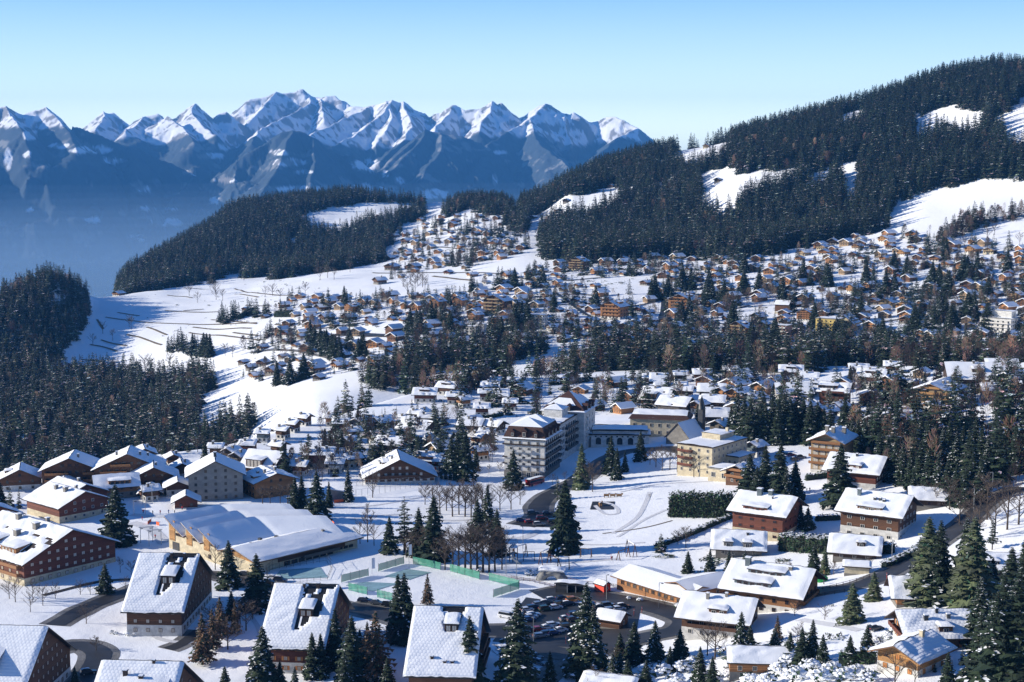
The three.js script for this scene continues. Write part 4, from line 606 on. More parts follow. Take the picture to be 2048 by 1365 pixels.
const TOWN = `
851,803,42,rd,-95|chalet with red front and long black dormer at the sunny snow slope|D
897,789,44,br,-112|brown-gabled chalet with shovelled roof right of the red-fronted chalet by the snow slope|D
992,776,30,br,-115|brown chalet at the far plateau edge against the dark ravine
981,787,32,br,-95|long low-roofed chalet in front of the plateau-edge brown chalet
971,801,24,rd,-92|small reddish house with a flat-looking snow roof left of the dark garden pines
1003,801,24,rd,-90|small reddish house directly left of the tall dark garden pines
1029,777,26,br,-100|snow-roofed chalet behind the tall dark garden pines
907,808,26,rd,-95|reddish house below the brown-gabled chalet, gardens around
929,815,28,or,-60|orange-brown house with two dormers among garden shrubs
923,789,17,wh,-60|white gabled shed between two chalets near the plateau edge
1006,807,16,br,-95|little snow-roofed garage below the small reddish houses
1021,821,26,rd,-95|reddish house left of the grand hotel's flagged annex
964,832,27,rd,-92|flat blue-white roofed house with a long front above the old village
663,852,24,or,-95|left of two small snow-roofed houses beside the wooded slope
683,863,28,rd,-92|right, nearer of two small snow-roofed houses beside the wooded slope
727,862,56,bl,-35|grey-blue barn with a large single snow slope|B
766,860,46,st,-50|hip-looking snow roof house right of the grey-blue barn
811,858,42,dk,-118|dark chalet with triangular snow shadow left of the steep tower house
833,844,24,dk,-115|small dark gabled house behind the dark chalet with a chimney
846,841,15,st,-20|tiny gabled outhouse behind the dark chalets
853,852,28,bl,-95|small house with a bright blue-shaded roof behind the tower house
837,874,76,dk,-122|wide dark chalet with a large dormer left of the tower house|D
944,866,50,dk,-105|dark-fronted chalet with wide snow roof right of the tower house
989,868,46,dk,-125|dark chalet with bright steep snow side near the grand hotel
762,890,50,st,-60|long grey farmhouse roof above the dark brown corner chalet
783,906,60,dk,-108|dark brown corner chalet with a pale chimney in the middle of the old village
816,884,34,dk,-40|small dark house with blue roof behind the corner chalet
836,890,38,wh,-95|white-roofed low house beside the corner chalet
880,897,56,br,-112|long low snow roof behind the three tall spruces
957,892,34,or,-125|orange-gabled house left of the grand hotel
975,884,32,dk,-105|dark house with a small chimney between orange gable and grand hotel
798,928,44,or,-38|brown gable house facing the village square
860,938,58,br,-105|shop house with white signs and red shutters on the village square|S
893,942,26,wh,-120|half-hidden white-roofed house left of the three tall spruces
706,880,24,br,-60|brown house with a blue roof behind the twin spruces
700,900,26,dk,-40|small dark house beside the twin spruces
704,936,38,cr,-60|cream house with a brown mansard roof above the broad lodge
672,946,32,wh,-95|white single-storey house left of the broad lodge
668,938,26,or,-60|small tan house behind the white single-storey house
962,920,18,or,-60|small orange garage beside the snow ramp near the grand hotel
497,908,32,rd,-100|low reddish house with broad white roof behind the cross-gabled chalet
527,884,28,bl,-100|low house with dark glass canopy near the wooded slope
566,878,30,br,-115|white-roofed house beside the dark glass canopy
586,865,24,br,-118|white-roofed house at the top of the left village row
609,852,30,br,-120|uppermost white-roofed house of the left village row
558,910,30,br,-120|brown-gabled house behind the cross-gabled chalet
464,922,24,dk,-30|dark chalet under a bare tree left of the cross-gabled chalet
480,931,30,st,-30|snow-covered low roof left of the cross-gabled chalet
433,914,24,br,-95|snow-roofed house half hidden behind a tall spruce
579,943,20,br,-30|low brown shed in front of the cross-gabled chalet
601,951,34,rd,-105|low red house with white roof right of the cross-gabled chalet
672,926,18,wh,-60|small white garage behind the upright brown house
363,955,44,br,16|brown chalet between the long apartment house and the pale grey one
288,925,48,dk,18|snow-roofed chalet behind the right end of the long apartment house
345,935,26,br,20|low house behind a snowed-in car yard near the pale grey house
300,1002,30,br,-60|low blue-roofed shed on the ski field fence
1361,764,24,dk,-90|dark balconied chalet at the left of the row along the ravine edge
1404,762,32,br,-92|brown low chalet right of the dark balconied chalet on the ravine edge
1409,740,12,wh,-60|tiny pale hut among firs at the ravine edge
1461,755,26,br,-92|long white roof behind two spruces on the ravine edge
1489,770,22,wh,-60|steep white roof between two spruces on the ravine edge
1582,757,44,dk,-100|dark chalet with bright split snow roof below the ravine trees|D
1300,770,26,rd,-95|small reddish house left of the tall snow-sheeted roof
1318,784,32,st,-98|steep tall roof wholly sheeted in snow|T
1362,786,22,rd,-95|small red house right of the snow-sheeted roof
1424,797,52,dk,-100|modern black building with stepped snow terraces
1370,796,36,dk,-108|dark gabled house left of the modern black building
1316,812,66,br,-112|big farmhouse with a hipped shadow on its wide snow roof|F
1352,825,70,st,-118|row of old barns with one long snow roof
1398,826,36,br,-40|brown gabled house right of the old barns
1426,819,50,dk,-105|dark house with pale stone front in the village street
1452,800,46,or,-48|left, orange gabled front of the twin shop houses
1480,803,52,or,-48|right, orange gabled front of the twin shop houses
1510,812,44,bl,-60|flat white-roofed hall with grey-blue wall right of the twin shop houses
1606,785,42,bl,-95|blue-shaded dormer house behind the near spruces
1618,770,38,dk,-105|dark house behind the blue-shaded dormer house
1631,791,46,wh,-100|white house with a red chimney and long dormer|D
1586,800,60,wh,-92|long white low building with a bluish roof between spruces
1670,815,64,br,-112|big brown apartment chalet with white stripe and huge dormer roof|X
1745,768,60,br,-115|big white-roofed chalet behind the big brown apartment chalet|D
1717,753,34,bl,-95|long blue-shaded roof behind bare trees above the big chalets
1785,747,32,br,-105|white-roofed chalet among dark firs above the yellow-balconied building
1928,752,38,br,-110|white-roofed chalet above the long blue roof at right
2002,750,56,st,-100|pale snow-covered roofs at the right edge above the long blue roof
1950,770,104,dk,-98|long dark building with blue-shaded dormer roof at right|D
1987,798,44,br,-95|snow-roofed house right of the yellow-balconied building
2034,786,30,br,-95|snow-roofed house at the right photo edge behind spruces
1575,824,30,br,-50|brown roof peeping between the tall middle spruces
1616,828,40,wh,-60|white house half hidden by tall middle spruces
1655,840,40,dk,-60|dark gabled house half hidden by tall middle spruces
1681,830,30,rd,-60|red-gabled small house behind the tall middle spruces
1866,830,26,wh,-60|white annex with blue roof under the yellow-balconied building
1918,818,20,wh,-95|small white roof right of the yellow-balconied building
1428,848,50,dk,-92|dark low shop with blue snow roof behind the chapel
1442,868,46,st,-40|house with brown balconies and white curved bays near the chapel
1512,912,42,bl,-45|low blue-roofed house right of the cream terraced building
1672,884,28,rd,-50|red-gabled house behind the sunlit orange balcony tower`;
for (const line of TOWN.trim().split('\n')) {
  const [a, label, k] = line.split('|'), [px, py, wide, m, turn] = a.split(',');
  const x = { D: { dorm: [[1, 0, 6, .25, .62, .32]] }, B: { ratio: 1.2, pitch: 20, bal: [] }, S: { win: { pane: M.blind, shutters: M.stake }, bal: [[1, 2, .6]] }, T: { pitch: 44, He: 6, ratio: .8, bal: [] }, F: { ratio: .9, pitch: 32, bal: [], dorm: [[1, 2, 7, .4, .95, .5]] }, X: { He: 9.5, ratio: 1.1, pitch: 27, bal: [[1, 1, .8], [1, 2, .8], [1, 3, .8]], balM: M.red, dorm: [[1, 3, 10, .2, .68, .32]] } }[k] || {};
  townHouse(+px, +py, +wide, m, +turn, label, x);
}
landmark('sunny plateau snow slope', 745, 830); landmark('grey-blue barn', 727, 850); landmark('dark brown corner chalet', 783, 900); landmark('twin orange shop houses', 1465, 790); landmark('big striped apartment chalet', 1670, 800); landmark('long dark building at right', 1950, 760); landmark('row of old barns', 1350, 815); landmark('red-fronted plateau chalet', 851, 795);

// ---------------------------------------------------------------- larger houses at right
const NEAR = { thick: .55, gover: 2, over: 1.8, quilt: { nu: 22, nv: 16 }, fh: 2.7 };
build('chalet', 'apartment house', 'red-brown chalet with two chimneys right of the tall hedge', 1535, 1066, -122, { ...NEAR, W: 19, L: 19, He: 9.6, pitch: 25, plinth: 3, wall: M.red, base: M.cream, roof: M.eave, faces: [1, 2], cols: 4, colsS: 4, win: { pane: M.glass, frame: M.red }, ww: 1.3, wh: .95, dorm: [[1, 1, 9, .55, .85, .22]], chim: [[1.5, 2.5, 2, M.greyblue, 1.6], [1, -1.5, 1.4, M.greyblue, 1.4], [3, -3, .7, M.metal, .4]], bal: [[0, 1, .4, -6], [0, 2, .4, -6]], short: 'red-brown chalet by the hedge' });
build('chalet', 'apartment house', 'brown chalet with part-white gable and solar vents on its snow roof', 1757, 1066, -122, { ...NEAR, W: 20, L: 20, He: 9.2, pitch: 25, plinth: 3.6, wall: M.brown, base: M.white, faces: [1, 2], cols: 5, colsS: 4, win: { pane: M.glass, frame: M.frame }, ww: 1.5, wh: 1.1, dorm: [[1, 0, 8.5, .55, .84, .22]], chim: [[3, 6, 1.8, M.greyblue, 1.1], [4.5, 0, .5, M.metal, .8], [4.5, -1.8, .6, M.metal, .8], [5, -3.3, .5, M.metal, .8]], bal: [[0, 1, .35, -6], [0, 2, .35, -6]], short: 'part-white brown chalet' });
build('chalet', 'chalet', 'chalet with white window panel on its dark gable behind the tall single spruce', 1716, 968, -118, { ...NEAR, W: 20, L: 19, He: 7, pitch: 24, wall: M.red, base: M.white, faces: [2], cols: 5, win: { pane: M.blind }, dorm: [[1, -1, 5, .5, .78, .25]], chim: [[2, 0, .9, M.metal, .8]], short: 'white-panelled dark chalet' });
gabled('apartment_block', 'apartment house', 'sunlit orange balcony tower with five curved balcony rows', 1652, 946, -28, { ...NEAR, W: 13, L: 18, He: 13, pitch: 24, plinth: .6, wall: M.pale, base: M.white, roof: M.eaveLight, faces: [0], cols: 4, fh: 2.9, ww: 2, wh: 1.8, win: { pane: M.blind, frame: M.white }, bal: [[0, 1, 1.08], [0, 2, 1.08], [0, 3, 1.08], [0, 4, .95]], balM: M.orange, chim: [[-1, 5, 2.2, M.stone, 1.4], [1.6, 5, 2.2, M.stone, 1.4], [4, -3, 2, M.stone, 1.5]], short: 'orange balcony tower' });
build('house', 'house', 'house with two eyebrow dormers and white roof behind a garden of young conifers', 1478, 1106, -100, { ...NEAR, W: 12, L: 15.5, He: 3.6, pitch: 33, plinth: .8, wall: M.stone, base: M.stone, faces: [1, 2], cols: 2, colsS: 4, dorm: [[1, 3.5, 3, .5, .88, .42], [1, -3, 3, .5, .88, .42]], chim: [[2, -3, .6, M.metal, .7]], short: 'eyebrow-dormer house' });
build('house', 'house', 'small house with a tilted skylight box on its white roof beside the uphill road', 1712, 1114, -108, { ...NEAR, W: 11, L: 13.5, He: 3.4, pitch: 32, plinth: 1, wall: M.dark, base: M.stone, faces: [1, 2], cols: 2, dorm: [[1, -2, 2.6, .35, .62, .4]], short: 'small skylight house' });
build('shed', 'garage', 'tan-walled garage with white roof in front of the small skylight house', 1714, 1147, -104, { ...NEAR, W: 5, L: 7.5, He: 2.7, pitch: 20, plinth: .4, wall: M.cream, base: M.stone, over: .6, gover: .7, faces: [2], cols: 1, thick: .4 });
build('chalet', 'chalet', 'small dark chalet with red window boxes at the forest edge on the right', 1867, 1010, -103, { ...NEAR, W: 10, L: 14, He: 3.4, pitch: 25, plinth: .8, wall: M.dark, base: M.stone, faces: [1, 2], win: { pane: M.glass, frame: M.red }, short: 'forest-edge chalet' });
build('kindergarten', 'school', 'long orange timber kindergarten under an unbroken white roof', 1330, 1186, -142, { ...NEAR, W: 13, L: 31, He: 3.6, pitch: 16, plinth: .4, wall: M.orange, base: M.orange, roof: M.eaveLight, over: 2, gover: 1.2, faces: [1, 2], colsS: 10, cols: 3, ww: 1.6, wh: 1.5, win: { pane: M.glass, frame: M.orange }, thick: .35, quilt: { nu: 10, nv: 8, lump: .1 }, short: 'orange kindergarten' });
build('kindergarten_wing', 'school', 'short timber wing with blue-shaded roof behind the kindergarten', 1402, 1187, -55, { ...NEAR, W: 11, L: 17, He: 3.6, pitch: 15, plinth: .4, wall: M.orange, base: M.orange, roof: M.eaveLight, faces: [0, 1], thick: .35, quilt: { nu: 8, nv: 6, lump: .1 } });
build('chalet', 'apartment house', 'large chalet with two long stacked roof dormers above the roundabout', 1545, 1208, -118, { ...NEAR, W: 21, L: 21, He: 6.6, pitch: 26, plinth: 2.8, wall: M.orange, base: M.white, roof: M.eave, gover: 2.6, faces: [1, 2], cols: 5, win: { pane: M.glass, frame: M.brown }, dorm: [[1, .5, 11, .14, .4, .22, M.greyblue], [1, 3, 11, .5, .8, .24, M.greyblue]], chim: [[2, 7, 2, M.greyblue, 1.4], [2, -6, .8, M.stone, .9]], bal: [[2, 1, .7]], short: 'two-dormer chalet' });
build('chalet', 'chalet', 'white-roofed chalet with a chimney pot figure in front of the two-dormer chalet', 1440, 1262, -112, { ...NEAR, W: 16, L: 18, He: 6, pitch: 27, plinth: 2.6, wall: M.brown, base: M.white, faces: [1, 2], cols: 4, dorm: [[1, -1, 5, .45, .72, .28]], chim: [[2.5, 3, 1.6, M.stone, .8], [.8, -2, .8, M.stone, .7]], bal: [[1, 1, .8]], short: 'chimney-figure chalet' });
build('chalet', 'chalet', 'low timber house with plain white roof behind snow-laden shrubs at the bottom', 1522, 1338, -95, { ...NEAR, W: 9, L: 16, He: 3.2, pitch: 24, plinth: .5, wall: M.orange, base: M.stone, over: 1, gover: .8, faces: [1], short: 'low timber house at bottom' });
build('chalet', 'chalet', 'brown chalet with orange shutters and wide shingled snow roof at lower right', 1866, 1288, -88, { ...NEAR, W: 14, L: 15.5, He: 4.6, pitch: 27, plinth: 1.2, wall: M.brown, base: M.white, roof: M.eave, snowM: M.snowTiles, faces: [1, 0], cols: 3, colsS: 4, win: { pane: M.glass, frame: M.white, shutters: M.shutter }, dorm: [[1, -.8, 3.2, .5, .82, .36, M.brown]], chim: [[1.5, -.2, 1, M.metal, .6], [3.4, 3, .9, M.metal, .9], [3, -2.6, .8, M.stone, .8]], bal: [[0, 1, .9]], balM: M.red, quilt: { nu: 24, nv: 18 }, short: 'orange-shuttered chalet' });
build('chalet', 'chalet', 'white steep roof house half hidden behind the orange-shuttered chalet', 1822, 1205, -96, { ...NEAR, W: 10, L: 9, He: 3.6, pitch: 33, wall: M.orange, base: M.stone, plinth: .6, faces: [1], colsS: 2 });
gabled('chalet', 'chalet', 'sunlit honey-coloured timber chalet with deep eaves at the bottom right', 1795, 1352, -46, { ...NEAR, W: 10.5, L: 13, He: 4.8, pitch: 22, plinth: 2.2, wall: M.amber, base: M.white, roof: M.eaveLight, snowM: M.snowTiles, over: 1.6, gover: 2, faces: [0, 1], cols: 3, win: { pane: M.shutter, frame: M.amber }, bal: [[0, 1, .6]], chim: [[1, -2, 1.4, M.cream, .9]], quilt: { nu: 20, nv: 14 }, short: 'honey-coloured chalet' });
build('chalet', 'chalet', 'brown house under flat snow roof at the right edge behind spruces', 2000, 1150, -100, { ...NEAR, W: 11, L: 15, He: 3.6, pitch: 22, wall: M.dark, base: M.stone, plinth: .8, faces: [1], dorm: [[1, 3, 4, .4, .75]] });
build('shed', 'shed', 'brown shed with white gable roof at the right end of the car park', 1224, 1252, -118, { ...NEAR, W: 6.5, L: 7.5, He: 2.8, pitch: 26, plinth: .3, wall: M.brown, base: M.stone, over: .9, gover: .9, faces: [2], cols: 1, quilt: { nu: 8, nv: 6, lump: .1 }, short: 'brown car park shed' });
build('shed', 'playhouse', 'little red playhouse with white roof beside the bus shelter', 1205, 1182, -140, { ...NEAR, W: 3, L: 4.4, He: 2.3, pitch: 28, plinth: .2, wall: M.stake, base: M.stone, over: .4, gover: .4, faces: [2], cols: 1, ww: .8, wh: .8, thick: .3, quilt: { nu: 5, nv: 4 } });
build('house', 'house', 'white roof corner showing at the bottom edge below the tall snowy spruce', 1222, 1392, -112, { ...NEAR, W: 9, L: 11, He: 3.2, pitch: 24, wall: M.orange, base: M.stone, plinth: .6, faces: [1] });
gabled('house', 'house', 'house with balconies and snow roof behind the big dark spruces by the field', 1475, 972, -40, { ...NEAR, W: 11, L: 12, He: 5.5, pitch: 24, wall: M.brown, base: M.brown, faces: [0], cols: 2, bal: [[0, 1, 1], [0, 2, .8]], balM: M.orange });

// ---------------------------------------------------------------- flat-roofed and other special buildings
function snowTop(root, x0, x1, z0, z1, y, t = .4) { const l = []; snowQuilt(l, [x0, y, z1], [x1, y, z1], [x1, y, z0], [x0, y, z0], t, { nu: 8, nv: 8 }); return mesh('roof_snow', mergeGeometries(l), M.snow, root); }
function grid(root, side, n, rows, wide, out, y0, fh, w, h, o = {}) { for (let r = 0; r < rows; r++) for (let c = 0; c < n; c++) { if (o.skip && o.skip(r, c)) continue; windowOn(root, side, (o.off || 0) + ((c + .5) / n - .5) * wide, y0 + r * fh, out, w, h, o); } }
function balconyBox(root, x, y, z, w, d, m, rail = .95, name = 'balcony') { return new Kit().box(x, y, z, w, .18, d).box(x, y + .18, z + d / 2 - .05, w, rail, .08).box(x - w / 2 + .05, y + .18, z, .08, rail, d).box(x + w / 2 - .05, y + .18, z, .08, rail, d).build(name, m, root); }
function flats(name, cat, label, px, py, turn, W, D, Hh, o) {
  const root = thing(name, cat, ground(px, py), turn * Math.PI / 180, label); root.userData.short = o.short;
  new Kit().box(0, -6, 0, W, Hh + 6, D).build('wall', o.wall, root); new Kit().box(0, Hh, 0, W + .8, .35, D + .8).build('roof', o.roof || M.concrete, root);
  snowTop(root, -W / 2 - .3, W / 2 + .3, -D / 2 - .3, D / 2 + .3, Hh + .34);
  for (const [side, n, rows, wide] of o.win) grid(root, side, n, rows, wide ?? (side % 2 ? D : W), (side % 2 ? W : D) / 2 + .06, o.y0 ?? 1.1, o.fh ?? 2.9, o.ww ?? 1.2, o.wh ?? 1.4, { plain: o.plain ?? true, pane: o.pane });
  for (const [r, w, x] of o.bal || []) balconyBox(root, x || 0, .4 + r * (o.fh ?? 2.9), D / 2 + .7, w, 1.4, o.balM || M.frame);
  (o.more || (() => {}))(root); return root;
}
flats('apartment_block', 'apartment block', 'yellow flat-roofed apartment block on the right-hand slope', 1659, 668, -35, 18, 13, 12.5, { wall: M.yellow, win: [[0, 5, 4], [1, 4, 4]], bal: [[1, 16], [2, 16], [3, 16]], balM: M.yellow, short: 'yellow apartment block' });
flats('apartment_block', 'apartment block', 'white flat-roofed apartments with rows of dark balconies amid the dense village', 1068, 655, -25, 22, 12, 11.5, { wall: M.white, win: [[0, 6, 4], [1, 3, 4]], bal: [[1, 20], [2, 20], [3, 20]], balM: M.concrete, short: 'white flat-roofed apartments' });
flats('villa', 'villa', 'white villa with a tower part beside the ravine bushes on the slope', 945, 667, -20, 9, 9, 6.2, { wall: M.white, win: [[0, 3, 2], [1, 3, 2]], short: 'white hillside villa', more: (r) => { new Kit().box(7, -5, -3, 8, 13.6, 8).build('tower', M.white, r); snowTop(r, 2.8, 11.2, -7.2, 1.2, 8.7); grid(r, 0, 2, 2, 5, 1.1, 2.2, 3, 1.1, 1.5, { plain: true, off: 7 }); } });
flats('hotel', 'hotel', 'big pale hotel at the right edge behind tall spruces, upper storeys stepped', 1998, 662, -40, 24, 14, 10, { wall: M.white, win: [[0, 6, 3], [1, 4, 3]], bal: [[1, 20], [2, 20]], short: 'pale hotel at right edge', more: (r) => { new Kit().box(3, 10.4, -2, 15, 5, 9).build('top_storey', M.white, r); snowTop(r, -5, 11, -7, 3, 15.4); } });
flats('hotel', 'hotel', 'pink-fronted hotel with terraces left below the yellow apartment block', 1563, 678, -35, 13, 11, 11, { wall: M.pink, win: [[0, 4, 4], [1, 3, 4]], bal: [[1, 12], [2, 12], [3, 12]], balM: M.white, short: 'pink-fronted hotel', more: (r) => { new Kit().box(0, -6, 8.5, 15, 9.2, 6).build('terrace', M.pink, r); snowTop(r, -7.5, 7.5, 5.6, 11.5, 3.2); grid(r, 0, 4, 1, 13, 11.56, .8, 3, 1.6, 1.5, { plain: true }); } });
{ // terraced building whose roof steps down with snow shelves
  const root = build('apartment_house', 'apartment house', 'steep building whose blue-shaded roof is cut into snow terraces, beside the yellow block', 1694, 660, -32, { W: 19, L: 15, He: 5, pitch: 38, wall: M.cream, base: M.white, faces: [0], cols: 4, thick: .4, win: { plain: true }, quilt: { nu: 10, nv: 8 }, dorm: [[1, 0, 13, .2, .4, .3], [1, 0, 13, .45, .65, .3], [1, 0, 13, .7, .9, .3]], short: 'terraced-roof building' }); root.userData.short = 'terraced-roof building';
}
const yb = gabled('apartment_block', 'apartment house', 'yellow-timbered building with curved balcony tiers under a wide snow roof', 1862, 826, -34, { W: 17, L: 22, He: 10.5, pitch: 20, plinth: .6, wall: M.pale, base: M.white, roof: M.eaveLight, thick: .5, over: 2, gover: 2.4, faces: [0, 1], cols: 4, win: { plain: true }, bal: [[0, 1, .98], [0, 2, .98], [0, 3, .9], [0, 4, .5]], balM: M.amber, dorm: [[1, 0, 6, .45, .75, .28]], chim: [[3, 3, 1], [4, -1, .8]], quilt: { nu: 14, nv: 10 }, short: 'yellow-balconied building' });
build('house', 'house', 'large white-walled house with broad broken snow roofs among the right-hand firs', 1800, 872, -35, { W: 21, L: 24, He: 9, pitch: 16, plinth: .4, wall: M.white, base: M.white, thick: .5, faces: [0, 1], cols: 4, ww: 1.8, win: { pane: M.glass, frame: M.brown }, dorm: [[1, 2, 8, .2, .55, .2], [-1, 0, 8, .3, .6, .2]], chim: [[2, 0, 1.2]], quilt: { nu: 14, nv: 10 }, short: 'large white-walled house' });
// cream terraced building by the park
flats('apartment_block', 'apartment house', 'cream four-storey building with red balconies and stepped snow roofs beside the snowy park', 1425, 938, -38, 17, 30, 12.3, { wall: M.cream, roof: M.eave, win: [[0, 4, 4], [1, 8, 4]], plain: false, fh: 3, ww: 1.1, wh: 1.4, bal: [[1, 7, -4.5], [2, 7, -4.5], [3, 7, -4.5]], balM: M.red, short: 'cream terraced building', more: (r) => {
  new Kit().box(-1, 12.6, -6, 9, 2.8, 12).box(2.5, 15.4, -8, 1.2, 2, 1.2).build('attic', M.cream, r); snowTop(r, -6, 4, -12.4, .4, 15.4);
  new Kit().box(11.5, -6, -4, 6.2, 13.2, 14).build('wing', M.cream, r); snowTop(r, 8, 15, -11.4, 3.4, 7.3); new Kit().box(11.5, 7.1, -4, 7, .25, 15).build('wing_roof', M.eave, r); grid(r, 1, 4, 2, 12, 14.66, 1.2, 3, 1.3, 1.5, { pane: M.glass, off: 4 }); grid(r, 0, 2, 2, 5, 3.06, 1.2, 3, 1.2, 1.4, { off: 11.5 });
} });
flats('restaurant', 'pavilion', 'low cream pavilion with flat snow roof in front of the cream terraced building', 1462, 958, -38, 15, 12, 4.6, { wall: M.cream, win: [[0, 3, 1], [1, 2, 1]], ww: 2, wh: 2.2, plain: false, short: 'low cream pavilion' });
flats('school', 'school', 'long cream building with a brown tiled skirt roof behind the arcaded hall', 1322, 868, -12, 29, 16, 8.6, { wall: M.cream, roof: M.brownTile, win: [[0, 7, 2], [1, 3, 2]], fh: 3.6, ww: 1.2, wh: 1.9, plain: false, short: 'long cream building', more: (r) => { new Kit().solid([[-15.4, 8.6, 8.9], [15.4, 8.6, 8.9], [15.4, 8.6, -8.9], [-15.4, 8.6, -8.9]], [[-13.6, 10.7, 7.1], [13.6, 10.7, 7.1], [13.6, 10.7, -7.1], [-13.6, 10.7, -7.1]]).build('skirt_roof', M.brownTile, r); const l = []; snowQuilt(l, [-13.5, 11.9, 0], [13.5, 11.9, 0], [13.7, 10.7, 7.2], [-13.7, 10.7, 7.2], .5); snowQuilt(l, [13.5, 11.9, 0], [-13.5, 11.9, 0], [-13.7, 10.7, -7.2], [13.7, 10.7, -7.2], .5); mesh('upper_snow', mergeGeometries(l), M.snow, r); } });
flats('annex', 'annex', 'low white annex between the grand hotel tower and the long cream building', 1235, 866, -10, 22, 12, 4.6, { wall: M.white, win: [[0, 5, 1]], fh: 3, short: 'low white annex' });
{ // the grand hotel: front pavilion, middle wing, rear tower
  const th = -18 * Math.PI / 180, c = ground(1089, 957), p = V(c.x - Math.cos(th) * 9.35, c.y, c.z + Math.sin(th) * 9.35), R = thing('grand_hotel', 'hotel', p, th, 'huge white grand hotel with brown mansard roofs and rows of dark balconies'); R.userData.short = 'white grand hotel';
  new Kit().box(0, -4, -12, 18.7, 21, 24).build('front_pavilion', M.white, R); new Kit().box(-.5, -4, -43, 15, 22.4, 38).build('middle_wing', M.white, R); new Kit().box(0, -4, -72, 21, 23.6, 21).build('rear_tower', M.white, R);
  new Kit().box(0, -4, -12, 18.9, 6.6, 24.2).build('stone_base', M.stone, R);
  for (const y of [5.6, 8.5, 14.2, 16.7]) new Kit().box(0, y, -12, 20.2, y > 14 ? .5 : .35, 25.4).build('cornice', M.eave, R);
  const fr = (x0, x1, z0, z1, y0, i, y1) => new Kit().solid([[x0, y0, z0], [x1, y0, z0], [x1, y0, z1], [x0, y0, z1]], [[x0 + i, y1, z0 - i], [x1 - i, y1, z0 - i], [x1 - i, y1, z1 + i], [x0 + i, y1, z1 + i]]);
  fr(-9.9, 9.9, .5, -24.5, 17.2, 2.1, 22.3).build('mansard', M.brownTile, R); fr(-11, 11, -61, -83, 19.6, 2.2, 22.2).build('mansard', M.brownTile, R);
  const peak = (x0, x1, z0, z1, y, h, name, m, lift = 0) => { const cx = (x0 + x1) / 2, cz = (z0 + z1) / 2, k = new Kit(), a = [x0, y + lift, z0], b = [x1, y + lift, z0], d = [x1, y + lift, z1], e = [x0, y + lift, z1], t = [cx, y + h + lift, cz]; k.face(a, b, t).face(b, d, t).face(d, e, t).face(e, a, t); return k.build(name, m, R); };
  peak(-8, 8, -1.4, -12, 22.3, 3.4, 'roof_snow', M.snow, .1); peak(-8, 8, -11.6, -22.6, 22.3, 3.2, 'roof_snow', M.snow, .1);
  peak(-9, 9, -63, -81, 22.2, 6, 'tower_roof', M.brownTile); { const k = new Kit(); k.face([9.1, 22.3, -63], [9.1, 22.3, -81], [0, 28.4, -72]).face([-8.6, 22.4, -62.8], [6, 22.4, -62.8], [2.6, 25.2, -67], [-3.6, 25.4, -67.3]).face([-9.1, 22.3, -81], [-9.1, 22.3, -66], [-1, 28.2, -72]); k.build('roof_snow', M.snow, R); }
  { const k = new Kit(); for (const [x0, x1, z0, z1, y] of [[-10.6, 10.6, 1.1, -25.1, 17.2], [-11.6, 11.6, -60.4, -83.6, 19.6]]) k.solid([[x0, y, z0], [x1, y, z0], [x1, y, z1], [x0, y, z1]], [[x0 + 1, y + .6, z0 - 1], [x1 - 1, y + .6, z0 - 1], [x1 - 1, y + .6, z1 + 1], [x0 + 1, y + .6, z1 + 1]]); k.build('eaves_snow', M.snow, R); }
  snowTop(R, -8, 7.2, -61, -25, 18.5); new Kit().box(-.5, 18.4, -43, 15.6, .3, 38.4).build('flat_roof', M.eave, R);
  new Kit().box(-1, 18.6, -53, 9, 4, 10).build('stair_house', M.white, R); peak(-6, 4, -47.6, -58.4, 22.7, 2, 'stair_house_snow', M.snow);
  new Kit().box(-3, 18.8, -31, 2.4, 2, 2).box(2.5, 18.8, -36, 1.4, 1.6, 1.4).build('chimney', M.stone, R);
  const dormer = (x, z, y, side, s = 1) => { const a = side * Math.PI / 2, g = new Kit().box(0, 0, 0, 1.9 * s, 2.1 * s, 2.4).solid([[-1.3 * s, 2.1 * s, 1.5], [1.3 * s, 2.1 * s, 1.5], [1.3 * s, 2.1 * s, -1.4], [-1.3 * s, 2.1 * s, -1.4]], [[-.05, 3.3 * s, 1.5], [.05, 3.3 * s, 1.5], [.05, 3.3 * s, -1.4], [-.05, 3.3 * s, -1.4]]).build('dormer', M.brownTile, R); g.position.set(x, y, z); g.rotation.y = a; windowOn(g, 0, 0, .3, 1.26, 1.1 * s, 1.5 * s, {}); };
  for (const x of [-5.4, 0, 5.4]) dormer(x, -.6, 17.9, 0, x ? 1 : 1.25); for (const z of [-4, -9.5, -15, -20.5]) dormer(9, z, 17.9, 1); for (const z of [-66, -72, -78]) dormer(9.9, z, 20.2, 1); for (const x of [-5, 3]) dormer(x, -62, 20.2, 0);
  grid(R, 0, 4, 5, 16.5, .07, 2.8, 2.85, 1.25, 1.9, { pane: M.glass }); for (let i = 0; i < 4; i++) windowOn(R, 0, (i - 1.5) * 4.1, -.1, .12, 1.9, 2.4, { pane: M.glass });
  for (const x of [-6.2, -2, 2.1]) for (let r = 1; r < 4; r++) balconyBox(R, x, 2.6 + r * 2.85, .6, 2.6, 1.1, M.white, .9);
  const rightBal = (z0, z1, y, out) => { const L = Math.abs(z1 - z0), zc = (z0 + z1) / 2; return new Kit().box(out + .7, y, zc, 1.4, .2, L).box(out + 1.35, y + .2, zc, .08, 1, L).box(out + .7, y + .2, z0, 1.4, 1, .08).box(out + .7, y + .2, z1, 1.4, 1, .08).build('balcony', M.metal, R); };
  for (let r = 0; r < 4; r++) { rightBal(-2, -22.5, 3.2 + r * 2.85 + (r > 1 ? .5 : 0), 9.35); rightBal(-41, -60, 4.6 + r * 3.3, 7); }
